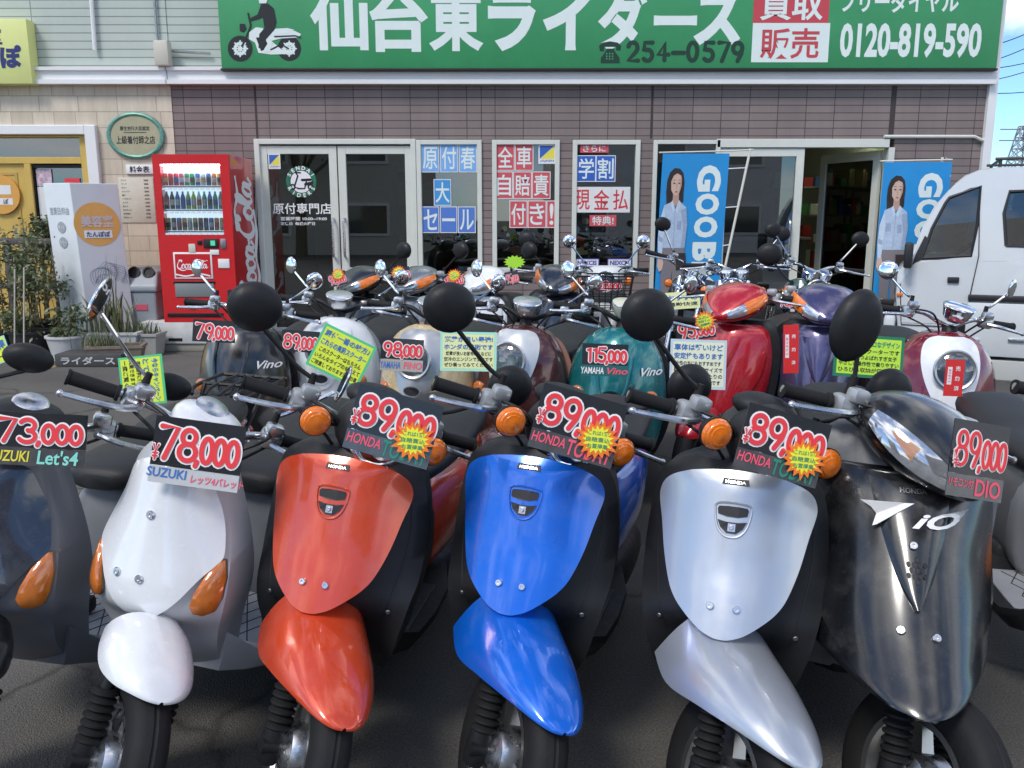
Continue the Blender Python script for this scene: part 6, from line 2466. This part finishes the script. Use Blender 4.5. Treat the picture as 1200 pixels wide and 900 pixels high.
# ---- everyday moped with a wire basket
def moped(loc, yaw, steer, label):
    root = empty("moped", loc, yaw, 0, label, "moped", SCG)
    M = steer_M(steer)
    for y in (0, 1.2):
        X = Matrix.Translation((0, y, .27)) @ Matrix.Rotation(R(90), 4, 'Y')
        if y == 0:
            X = M @ X
        w_ = link("wheel", lathe([(.225, -.02), (.24, -.03), (.262, -.022), (.27, 0), (.262, .022), (.24, .03), (.225, .02)], 36, X), rubber, root)
        g = torus(.222, .012, 36, 6)
        for k in range(18):
            a = 2 * pi * k / 18
            g.add(tube([(.03 * cos(a), .03 * sin(a), .03 * (-1) ** k), (.22 * cos(a + .2), .22 * sin(a + .2), 0)], .002, 4))
        g.add(lathe([(.04, -.05), (.045, 0), (.04, .05)], 16))
        link("rim", g, alu, w_, M=X)
    wl = mat("legshield_white", (.66, .67, .66), .35, coat=.5)
    for s in (-1, 1):
        link("leg_shield", shell(lambda u, v: Vector((s * (.05 + .17 * u), .30 + .10 * u + .12 * v, .74 - .42 * v - .06 * u * u)), 8, 10, .006), wl, root)
        link("fork_leg", tube([(s * .06, .0, .27), (s * .06, .10, .52), (s * .05, .2, .68)], [.022, .025, .03], 10), wl, root, M=M)
    link("frame", tube(spline([(0, .24, .72), (0, .38, .5), (0, .6, .42), (0, .9, .55), (0, 1.3, .66)], 5), .05, 12), wl, root)
    link("seat", loft_y([(.72, .74, .05, .02), (.8, .76, .12, .05), (1.1, .76, .13, .05), (1.3, .77, .09, .03)]), seat_m, root)
    link("engine", rbox((0, .62, .28), (.2, .36, .16), .04), alu_dark, root)
    link("fender", shell(lambda u, v: Vector(((2 * u - 1) * .06, .30 * sin(R(-70 + 150 * v)), .27 + .30 * cos(R(-70 + 150 * v)) - .05 * (2 * u - 1) ** 2)), 8, 14, .005), wl, root, M=M)
    bars(root, M, z=.97, y=.36, half=.31, bar_m=chrome, sweep=.06)
    link("handle_cover", loft_y([(.2, .90, .06, .05), (.24, .92, .10, .07), (.32, .95, .14, .06), (.38, .97, .1, .03)], 18), wl, root, M=M)
    headlamp(root, M, (0, .20, .90), .07)
    g = Geo()
    bw, bd, bz0, bz1 = .19, .15, .66, .90
    for k in range(7):
        t = k / 6
        z = bz0 + (bz1 - bz0) * t
        a, b = bw * (.8 + .2 * t), bd * (.8 + .2 * t)
        g.add(tube([(-a, -b, z), (a, -b, z), (a, b, z), (-a, b, z), (-a, -b, z)], .006 if k == 6 else .003, 5))
    for k in range(9):
        u = -1 + 2 * k / 8
        for sy in (-1, 1):
            g.add(tube([(u * bw * .8, sy * bd * .8, bz0), (u * bw, sy * bd, bz1)], .003, 5))
        if abs(u) < 1:
            for sx in (-1, 1):
                g.add(tube([(sx * bw * .8, u * bd * .8, bz0), (sx * bw, u * bd, bz1)], .003, 5))
        g.add(tube([(u * bw * .8, -bd * .8, bz0), (u * bw * .8, bd * .8, bz0)], .003, 5))
    link("basket", g, black_pl, root, M=M @ Matrix.Translation((0, -.02, .06)))
    for s in (-1, 1):
        signal(root, M, (s * .17, .24, .90), .03)
        mirror(root, M, s, (s * .15, .37, .99), (s * .27, .38, 1.18), (.05, .016, .05), chrome, chrome)
    link("carrier_rack", Geo().add(tube([(-.1, 1.2, .82), (-.1, 1.6, .82), (.1, 1.6, .82), (.1, 1.2, .82)], .008, 6)).add(tube([(0, 1.2, .82), (0, 1.6, .82)], .006, 6)), chrome, root)
    return root


# ---- small motorcycle
def motorcycle(loc, yaw, steer, tank_m, label, fend_m=None, sides=(-1, 1)):
    root = empty("motorcycle", loc, yaw, 3, label, "motorcycle", "motorcycles by the shop doorway")
    M = steer_M(steer, .05)
    for y, r in ((0, .29), (1.3, .29)):
        X = Matrix.Translation((0, y, r)) @ Matrix.Rotation(R(90), 4, 'Y')
        if y == 0:
            X = M @ X
        w_ = link("wheel", lathe([(r * .8, -.03), (r * .88, -.045), (r * .97, -.03), (r, 0), (r * .97, .03), (r * .88, .045), (r * .8, .03)], 36, X), rubber, root)
        g = torus(r * .8, .014, 36, 6)
        for k in range(18):
            a = 2 * pi * k / 18
            g.add(tube([(.04 * cos(a), .04 * sin(a), .03 * (-1) ** k), (r * .79 * cos(a + .2), r * .79 * sin(a + .2), 0)], .0025, 4))
        g.add(lathe([(.05, -.05), (.06, 0), (.05, .05)], 16))
        link("rim", g, alu, w_, M=X)
    for s in (-1, 1):
        link("fork_leg", tube([(s * .09, .0, .29), (s * .09, .12, .55), (s * .09, .28, .92)], [.026, .024, .02], 10), chrome, root, M=M)
        link("shock", tube([(s * .12, 1.25, .33), (s * .12, 1.1, .68)], .03, 10), chrome, root)
    link("fender", shell(lambda u, v: Vector(((2 * u - 1) * .065, .32 * sin(R(-60 + 140 * v)), .29 + .32 * cos(R(-60 + 140 * v)) - .04 * (2 * u - 1) ** 2)), 8, 14, .005), fend_m or chrome, root, M=M)
    link("fuel_tank", loft_y([(.34, .78, .06, .05), (.40, .80, .12, .09), (.55, .82, .14, .11), (.72, .79, .11, .08), (.80, .76, .06, .04)]), tank_m, root)
    link("seat", loft_y([(.76, .76, .08, .03), (.85, .77, .12, .045), (1.1, .77, .13, .045), (1.4, .80, .11, .04), (1.48, .80, .05, .02)]), seat_m, root)
    link("engine", Geo().add(rbox((0, .62, .42), (.26, .36, .24), .04)).add(rbox((0, .52, .6), (.2, .2, .16), .02)), alu_dark, root)
    link("frame", Geo().add(tube(spline([(0, .3, .85), (0, .35, .4), (0, .6, .26), (0, .95, .3), (0, 1.1, .7)], 4), .022, 8)).add(tube([(0, .3, .85), (0, .8, .7), (0, 1.4, .72)], .022, 8)), black_pl, root)
    link("exhaust", tube([(-.1, .5, .4), (-.14, .6, .26), (-.16, 1.0, .28), (-.16, 1.5, .36)], [.02, .024, .04, .035], 10), chrome, root)
    bars(root, M, z=1.02, y=.36, half=.36, bar_m=chrome, sweep=.05, rise=.02)
    headlamp(root, M, (0, .17, .86), .082, chrome, .05)
    g = Geo()
    for s in (-1, 1):
        g.add(lathe([(.04, 0), (.045, .05), (.04, .055), (.001, .056)], 18, Matrix.Translation((s * .055, .27, .95)) @ Matrix.Rotation(R(25), 4, 'X')))
    link("gauges", g, chrome, root, M=M)
    for s in (-1, 1):
        link("signal_stalk", tube([(s * .08, .2, .86), (s * .17, .2, .86)], .01, 8), chrome, root, M=M)
        signal(root, M, (s * .19, .19, .86), .03)
        if s in sides:
            mirror(root, M, s, (s * .17, .36, 1.04), (s * .30, .40, 1.24), (.06, .018, .05), black_pl, chrome)
    link("tail_lamp", ball((0, 1.5, .7), (.05, .04, .05)), red_lens, root)
    return root


# ------------------------------------------------------------------ paints
red_paint = paint("paint_red", (.68, .068, .02), .2, .22)
blue_paint = paint("paint_blue", (.006, .14, .68), .25, .2)
silver_paint = paint("paint_silver", (.52, .55, .60), .6, .32)
white_paint = paint("paint_white", (.78, .80, .82), 0, .25)
graphite_paint = paint("paint_graphite", (.035, .04, .055), .4, .22)
black_paint = paint("paint_black", (.008, .009, .011), .1, .3, .15)
teal_paint = paint("paint_teal", (.005, .17, .18), .3, .25)
cream_paint = paint("paint_cream", (.62, .50, .28), .1, .28)
brown_paint = paint("paint_brown", (.085, .022, .022), .3, .22)
crimson_paint = paint("paint_crimson", (.20, .008, .022), .3, .22)
sport_red = paint("paint_sport_red", (.48, .012, .022), .2, .25)
violet_paint = paint("paint_violet", (.085, .075, .17), .5, .22)
steel_blue_low = mat("grey_blue_plastic", (.12, .125, .14), .4, coat=.2)
low_grey = mat("light_grey_plastic", (.52, .53, .54), .45, coat=.1, var=.05)

# ------------------------------------------------------------------ front row
slim_scooter((-1.31, 1.66, 0), -8, 3, 33, graphite_paint, steel_blue_low, "dark graphite scooter at the far left with the 73,000 card on its bars", "black", black_paint, rack=True)
slim_scooter((-.945, 1.66, 0), -10, 7, 46, white_paint, low_grey, "white scooter with grey lower body and teardrop lamps, second from the left in front")
apron_scooter((-.53, 1.70, 0), -10, 6, 36, red_paint, "red-orange scooter with a heart shaped front panel in the front row")
apron_scooter((-.07, 1.69, 0), -17, 3, 40, blue_paint, "bright blue scooter with a heart shaped front panel in the front row")
apron_scooter((.395, 1.57, 0), -20, 1, 40, silver_paint, "silver scooter with a heart shaped front panel in the front row")
sport_scooter((.80, 1.58, 0), -13, 2, 32, black_paint, "glossy black scooter with a white script logo at the right of the front row", big=True, mirror_r=(.062, .024, .085), inner=mat("scuffed_grey", (.16, .165, .17), .45, var=.35, vscale=16), lens_m=mat("smoked_amber", (.45, .22, .12), .1, coat=1.0), logo=True, sides=(-1,))
slim_scooter((1.5, 1.75, 0), -12, 0, 24, mat("primer_grey", (.10, .105, .115), .4, coat=.3), dark_pl, "dark grey scooter cut off by the right edge of the photo", "black", black_paint, mirrors=False)

# ------------------------------------------------------------------ second row
Y2 = 3.55


def xat(px, Y, z=.6):
    """x of picture column px at distance Y and height z"""
    dep = Y * _cp - (z - CAM_H) * _sp
    return (px - 600) / _f * dep


def place(px, Y, yaw, lean=2, dy=.2, z=.6):
    """root so that the apron (dy behind the axle) stands at picture column px"""
    x = xat(px, Y + dy, z)
    return (x - dy * sin(R(-yaw)), Y, 0)


retro_scooter(place(266, 3.62, -8), -8, 2, 10, black_paint, "black round-nosed scooter with the 79,000 card in the second row", plate=black_paint, lamp=False, lettering="Vino", pod="chrome")
retro_scooter(place(376, 3.85, -10), -10, 2, 10, white_paint, "white round-nosed scooter with the 89,000 card in the second row", plate=white_paint, lamp=True, lettering=None, pod="silver", inner=grey_pl)
retro_scooter(place(482, 3.55, -14), -14, 2, 10, cream_paint, "cream round-nosed scooter with a silver lamp plate and the 98,000 card", plate=mat("plate_silver", (.45, .46, .47), .3, .6), lamp=True, pod="silver", inner=grey_pl)
retro_scooter(place(592, 3.55, -20), -20, 2, 10, brown_paint, "dark brown round-nosed scooter with a silver lamp plate and tan inner shield", plate=mat("plate_pale_silver", (.60, .62, .63), .3, .4), lamp=True, pod="silver", inner=mat("inner_tan", (.33, .17, .125), .45))
retro_scooter(place(712, 3.45, -14), -14, 2, 10, teal_paint, "teal green round-nosed scooter with the 115,000 card in the second row", plate=teal_paint, lamp=False, lettering="Vino", pod="cream")
sport_scooter(place(838, 4.05, -36), -36, 2, -4, sport_red, "red sharp-nosed scooter with the 95,000 card in the second row", inner=black_pl, sides=())
sport_scooter(place(952, 3.9, -18), -18, 2, 4, violet_paint, "dark violet sharp-nosed scooter with a red sold tag on its lamp", inner=black_pl, sides=(-1,))
retro_scooter(place(1104, 3.3, -12), -12, 2, 14, crimson_paint, "crimson round-nosed scooter with a white lamp plate and red sold tag at the right", plate=white_paint, lamp=True, pod="chrome", inner=dark_pl, mouth=False)

# ------------------------------------------------------------------ third row, close to the shop front
sport_scooter(place(405, 5.6, -38), -38, 2, 0, black_paint, "black sharp-nosed scooter in the back row before the glass doors", inner=black_pl, sides=(1,))
sport_scooter(place(470, 5.6, -38), -38, 2, 0, paint("paint_dark_silver", (.26, .27, .28), .6, .28), "dark silver sharp-nosed scooter in the back row before the glass doors", inner=dark_pl, sides=(1,))
sport_scooter(place(548, 5.6, -38), -38, 2, 0, white_paint, "white sharp-nosed scooter in the back row before the first window", inner=dark_pl, sides=(1,))
sport_scooter(place(632, 5.7, -30), -30, 2, 20, graphite_paint, "dark grey sharp-nosed scooter in the back row before the second window", inner=dark_pl, sides=(-1,))
moped((xat(706, 6.2, .9), 6.0, 0), -6, 0, "white moped with a black wire basket before the third window")
motorcycle((xat(785, 6.0, .9), 6.0, 0), -20, 30, mat("tank_black", (.01, .01, .012), .15, coat=1.0), "black motorcycle with raised bars in front of the left blue banner", None, (-1,))
motorcycle((xat(858, 5.7, .9), 5.7, 0), -10, -8, paint("paint_mid_blue", (.01, .14, .55), .3, .25), "blue motorcycle with a round chrome headlight before the sliding door", paint("paint_mid_blue", (.01, .14, .55), .3, .25), (1,))
motorcycle((xat(930, 6.0, .9), 5.6, 0), -8, 6, paint("paint_tank_green", (.01, .09, .05), .4, .25), "green motorcycle with chrome gauges before the open doorway")

# ------------------------------------------------------------------ price cards, handwritten signs, sold tags


def price_card(px, py, Y, wpx, hpx, roll, nums, sub, label, yaw=0, tilt=-12, burst=None, film=.3, film_m=None, big2=True, lead=.0):
    """black card with fat red figures outlined in white over a strip with the maker and type; size given in picture pixels"""
    p = at(px, py, Y)
    dep = Y * _cp - (p.z - CAM_H) * _sp
    k = dep / _f
    ww, hh = wpx * k, hpx * k
    g = Geo()
    hb = hh * (1 - film)
    g.add(box((0, hh * film / 2, 0), (ww, hb, .003)), None, 0)
    if film > .01:
        g.add(box((0, -hb / 2 - .0004, 0), (ww, hh * film - .001, .002)), None, 1)
    h0 = hb * .74
    y0 = hh / 2 - hb * .88
    # figures: first two large, the rest smaller on the same base line
    items = []
    x = 0
    tot = 0
    seq = []
    for i, ch in enumerate(nums):
        small = i >= (2 if len(nums) < 7 else 3)
        hk = h0 * (.80 if small else 1.0)
        if ch == ',':
            seq.append((ch, x - hk * .06, y0, hk * .8, 1))
            x += hk * .08
            continue
        sx = .95 if not small else .85
        adv = hk * (.63 if not small else .56) * sx / .95
        if ch == '1':
            adv *= .62
        seq.append((ch, x, y0, hk, sx))
        x += adv
    scale = (ww * .90) / x
    items = [(c, -ww * .44 + xx * scale, yy, h_, sx * scale) for c, xx, yy, h_, sx in seq]
    lw = min(hb * .125, ww * .056)
    g.add(figures(items, lw * 1.75, .0024), None, 2)
    g.add(figures(items, lw, .0042), None, 3)
    if lead:
        yi = [('¥', -ww * .485, y0 - hb * .02, h0 * .48, .62)]
        g.add(figures(yi, lw * .75, .0060), None, 2)
        g.add(figures(yi, lw * .35, .0075), None, 3)
    for s, u0, u1, v, hk, mi, sl in sub:
        yb = -hh / 2 + hh * film * v
        g.add(text(s, w=(u1 - u0) * ww, h=hh * film * hk, off=.018, shear=sl, c=(-ww / 2 + (u0 + u1) / 2 * ww, yb), z=.0022), None, mi)
    o = link("price_card", g, [card_black, film_m or card_film, white_m, ink_red, ink_blue, ink_green, ink_yellow, ink_mint, ink_pink, ink_purple], smooth=0, M=FACE)
    o.matrix_world = Matrix.Translation(p) @ Matrix.Rotation(R(yaw), 4, 'Z') @ Matrix.Rotation(R(-roll), 4, 'Y') @ Matrix.Rotation(R(tilt), 4, 'X')
    tag(o, label, "price card", "price cards on the scooters")
    if burst:
        bx_, by_, br, bw_, words = burst
        cx, cy, r_ = (bx_ - .5) * ww, (.5 - by_) * hh, br * ww
        rz = random.Random(int(px))
        n = 17
        star, star2 = [], []
        for i in range(2 * n):
            a = 2 * pi * i / (2 * n)
            rr = r_ * (rz.uniform(.92, 1.1) if i % 2 == 0 else rz.uniform(.68, .76))
            star.append((cx + rr * cos(a), cy + rr * sin(a) * .92))
            r2 = rr * .72
            star2.append((cx + r2 * cos(a), cy + r2 * sin(a) * .92))
        b = Geo()
        b.add(prism(star, .001, .0085), None, 0)
        b.add(prism(star2, .0006, .0098), None, 1)
        for j, wd in enumerate(words):
            b.add(text(wd, w=r_ * (.95 if j != 1 else 1.1), h=r_ * .22, off=.01, c=(cx, cy + r_ * (.30 - .30 * j)), z=.0112 + j * 1e-4), Matrix.Translation((cx, cy, 0)) @ Matrix.Rotation(R(8), 4, 'Z') @ Matrix.Translation((-cx, -cy, 0)), 2)
        link("starburst_sticker", b, [pop_orange, mat("burst_yellow", (.85, .85, .04), .5), ink_green], o, smooth=0, M=FACE)
    return o


BW = ("これは1番!", "自賠責込", "お買得車")
H_, T_ = "HONDA", "TODAY"
price_card(45, 515, 1.88, 112, 62, -3, "73,000", [("SUZUKI", .0, .42, .5, .62, 6, .12), ("Let's4", .5, .93, .5, .8, 7, .1)], "wide price card 73,000 on the graphite scooter at the far left", film=.34, lead=1)
price_card(231, 532, 1.86, 105, 78, -8, "78,000", [("SUZUKI", -.02, .42, .62, .55, 4, .05), ("レッツ4パレット", .47, 1.06, .46, .5, 8, .1)], "price card 78,000 on the bars of the white scooter", film=.26, lead=1, film_m=mat("pale_film", (.55, .56, .57), .2, coat=.5))
for px, py, Y, m2, lab in ((461, 500, 1.83, 5, "red-orange scooter"), (677, 499, 1.80, 8, "bright blue scooter"), (917, 522, 1.68, 5, "silver scooter")):
    price_card(px, py, Y, 102, 77, -16, "89,000", [(H_, .02, .42, .6, .5, 8, .1), (T_, .44, .98, .5, .8, m2, .1)], "price card 89,000 with an orange starburst on the %s" % lab, film=.31, lead=1, burst=(.76, .62, .25, 0, BW))
price_card(1146, 540, 1.62, 74, 90, -11, "89,000", [("リモコン付", .02, .46, .62, .42, 8, .1), ("DIO", .5, .95, .5, .75, 8, 0)], "price card 89,000 without a starburst on the glossy black scooter", film=.30, lead=1, yaw=8)
price_card(251, 388, 3.62, 50, 26, -3, "79,000", [], "small price card 79,000 on the black round-nosed scooter", film=.0)
price_card(352, 400, 3.86, 44, 25, -4, "89,000", [], "small price card 89,000 partly covered by a yellow sign on the white round-nosed scooter", film=.0)
price_card(471, 416, 3.52, 50, 38, -3, "98,000", [("YAMAHA", .0, .48, .5, .6, 4, .1), ("FINO", .55, .98, .5, .6, 8, .1)], "price card 98,000 on the cream scooter", film=.36, film_m=mat("clear_film", (.42, .40, .36), .2, coat=.5))
price_card(709, 422, 3.42, 54, 38, -2, "115,000", [("YAMAHA", -.02, .48, .5, .6, 2, .1), ("Vino", .55, 1.0, .5, .6, 8, .3)], "price card 115,000 on the teal scooter", film=.34, film_m=mat("teal_film", (.02, .13, .13), .2, coat=.6))
price_card(815, 386, 3.98, 46, 24, 8, "95,000", [], "price card 95,000 with a yellow starburst on the red sharp-nosed scooter", film=.0, burst=(.74, .16, .30, 0, ("込", "特価", "車")))
price_card(925, 351, 5.2, 30, 22, 2, "98,000", [], "small orange bursted price card on the green motorcycle", film=.0, burst=(.3, .3, .33, 0, ("込", "特価", "車")))
price_card(395, 327, 5.6, 22, 16, 14, "98,000", [], "small price card with a yellow burst on the black back row scooter", film=0, burst=(.62, .2, .36, 0, ("込", "特価", "車")))
price_card(470, 322, 5.6, 22, 16, 12, "99,000", [], "small price card with a yellow burst on the dark silver back row scooter", film=0, burst=(.4, .3, .4, 0, ("込", "特価", "車")))
price_card(531, 329, 5.6, 24, 18, 16, "108,000", [], "small price card with a yellow burst on the white back row scooter", film=0, burst=(.62, .2, .36, 0, ("込", "特価", "車")))
price_card(600, 326, 5.7, 16, 16, 10, "95,000", [], "small price card below the lime burst on the dark grey back row scooter", film=0)
price_card(711, 334, 5.85, 36, 14, -2, "128,000", [], "small price card hung on the moped basket", film=0)


def burst_tag(px, py, Y, wpx, hpx, m_, label):
    p = at(px, py, Y)
    k = (Y * _cp - (p.z - CAM_H) * _sp) / _f
    rz = random.Random(int(px))
    pts = []
    for i in range(28):
        a = 2 * pi * i / 28
        rr = 1.0 if i % 2 == 0 else .74
        pts.append((wpx * k / 2 * rr * cos(a), hpx * k / 2 * rr * sin(a)))
    o = link("burst_card", prism(pts, .003), m_, smooth=0, M=FACE)
    o.matrix_world = Matrix.Translation(p)
    tag(o, label, "price tag")


burst_tag(603, 307, 5.75, 26, 16, mat("burst_lime", (.45, .85, .05), .5), "lime green burst shaped card on the dark grey back row scooter")


def pop_sign(px, py, Y, wpx, hpx, roll, head, bodyl, label, border=pop_green, fill=pop_yellow, head_m=ink_blue, tilt=-10, yaw=0, vertical=False, head_k=.15):
    """hand-lettered sale sign: coloured border, fluorescent sheet, rows of brush lettering"""
    p = at(px, py, Y)
    k = (Y * _cp - (p.z - CAM_H) * _sp) / _f
    ww, hh = wpx * k, hpx * k
    if vertical:
        ww, hh = hh, ww
    g = Geo()
    g.add(box((0, 0, 0), (ww, hh, .003)), None, 0)
    b = .045 * ww
    g.add(rect(-ww / 2 + b, -hh / 2 + b, ww / 2 - b, hh / 2 - b, .0019), None, 1)
    n = len(head) + len(bodyl)
    y = hh / 2 - b * 1.4
    tot = hh - 2.8 * b
    hs = [1.35] * len(head) + [1.0] * len(bodyl)
    u = tot / sum(hs)
    for i, ln in enumerate(head + bodyl):
        hh_ = u * hs[i]
        g.add(text(ln, w=(ww - 3 * b) * (1 if i % 3 != 2 else .93), h=hh_ * .74, off=.026 if i < len(head) else .016, c=(0, y - hh_ / 2), z=.003), None, 2 if i < len(head) else 3)
        y -= hh_
    M0 = FACE @ (Matrix.Rotation(R(-90), 4, 'Z') if vertical else Matrix.Identity(4))
    o = link("handwritten_sign", g, [border, fill, head_m, mat("brush_black", (.02, .02, .02), .6)], smooth=0, M=M0)
    o.matrix_world = Matrix.Translation(p) @ Matrix.Rotation(R(yaw), 4, 'Z') @ Matrix.Rotation(R(-roll), 4, 'Y') @ Matrix.Rotation(R(tilt), 4, 'X')
    return tag(o, label, "sale sign", "handwritten sale signs")


pop_sign(400, 417, 3.0, 66, 54, -27, ["原付一番の味方♪", "これらの売筋スクーター"], ["このスクーターはもちろん", "いろんなタイプのを揃えて", "ご用意しております満足の車"], "tilted yellow handwritten sign with a green border on the white round-nosed scooter")
pop_sign(549, 412, 3.3, 66, 46, -1, ["燃費が良い最強!", "ホンダの技術です"], ["燃費が良いお財布の人などに", "空冷のエンジンで丈夫です", "ぜひ乗ってみてください"], "mint bordered handwritten sign on the brown scooter behind a black mirror", pop_mint, pop_pale)
pop_sign(167, 446, 2.15, 52, 58, 6, ["今ならキャンペーン", "とてもお買得"], ["通勤通学に便利な車です", "試乗できますお気軽に", "一度ご覧ください"], "yellow handwritten sign turned on its side above the white front scooter", vertical=True)
pop_sign(818, 427, 3.1, 66, 58, -2, ["車体は軽いけど", "安定性もあります"], ["女性の方にもおすすめです", "取り回しが楽なサイズで", "毎日の足にぴったりの", "人気のスクーターです"], "pale cream handwritten sign on the red sharp-nosed scooter", mat("pop_sky", (.55, .66, .72), .5), mat("pop_cream", (.80, .82, .60), .5))
pop_sign(1018, 418, 2.75, 82, 50, -4, ["なつかしくレトロなデザイン"], ["タイプのスクーターです", "街で目立つよばれすぎ女子", "やさしい操作性で乗りやすい", "ひろびろ収納が便利です"], "lime handwritten sign with a dark green border on the crimson scooter", mat("pop_dark_green", (.02, .20, .10), .5), mat("pop_lime", (.52, .80, .06), .5), ink_green, yaw=0)
pop_sign(-4, 412, 2.6, 30, 30, 20, ["お買得"], ["この一台"], "corner of a mint and yellow handwritten sign at the left edge of the photo", pop_mint)
pop_sign(800, 352, 5.5, 40, 20, 4, ["おすすめ"], ["通勤快速"], "pale handwritten sign below the left blue banner on the black motorcycle", pop_pale, pop_pale)
pop_sign(856, 350, 5.7, 34, 15, -4, ["特選中古車"], [], "narrow pale yellow handwritten sign on the blue motorcycle", pop_pale, pop_pale)


def sold_tag(px, py, Y, wpx, hpx, roll, label):
    p = at(px, py, Y)
    k = (Y * _cp - (p.z - CAM_H) * _sp) / _f
    ww, hh = wpx * k, hpx * k
    g = Geo()
    g.add(box((0, 0, 0), (ww, hh, .002)), None, 0)
    for j, ch in enumerate("売約済"):
        g.add(text(ch, h=ww * .26, off=.02, c=(ww * .16, hh * (.26 - .27 * j)), z=.0018), None, 1)
    g.add(rect(-ww * .38, -hh * .18, -ww * .14, hh * .30, .0018), None, 1)
    g.add(text("ありがとう", w=hh * .36, h=ww * .15, off=.02), Matrix.Translation((-ww * .26, hh * .06, .0026)) @ Matrix.Rotation(R(-90), 4, 'Z'), 2)
    o = link("sold_tag", g, [mat("tag_red", (.72, .03, .03), .45), white_m, ink_pink], smooth=0, M=FACE)
    o.matrix_world = Matrix.Translation(p) @ Matrix.Rotation(R(-roll), 4, 'Y') @ Matrix.Rotation(R(-4), 4, 'X')
    tag(o, label, "sold tag", "red sold tags")


sold_tag(927, 409, 3.85, 18, 57, 2, "red sold tag hanging on the dark violet scooter")
sold_tag(1118, 443, 3.1, 22, 43, -2, "red sold tag hanging on the headlight of the crimson scooter")
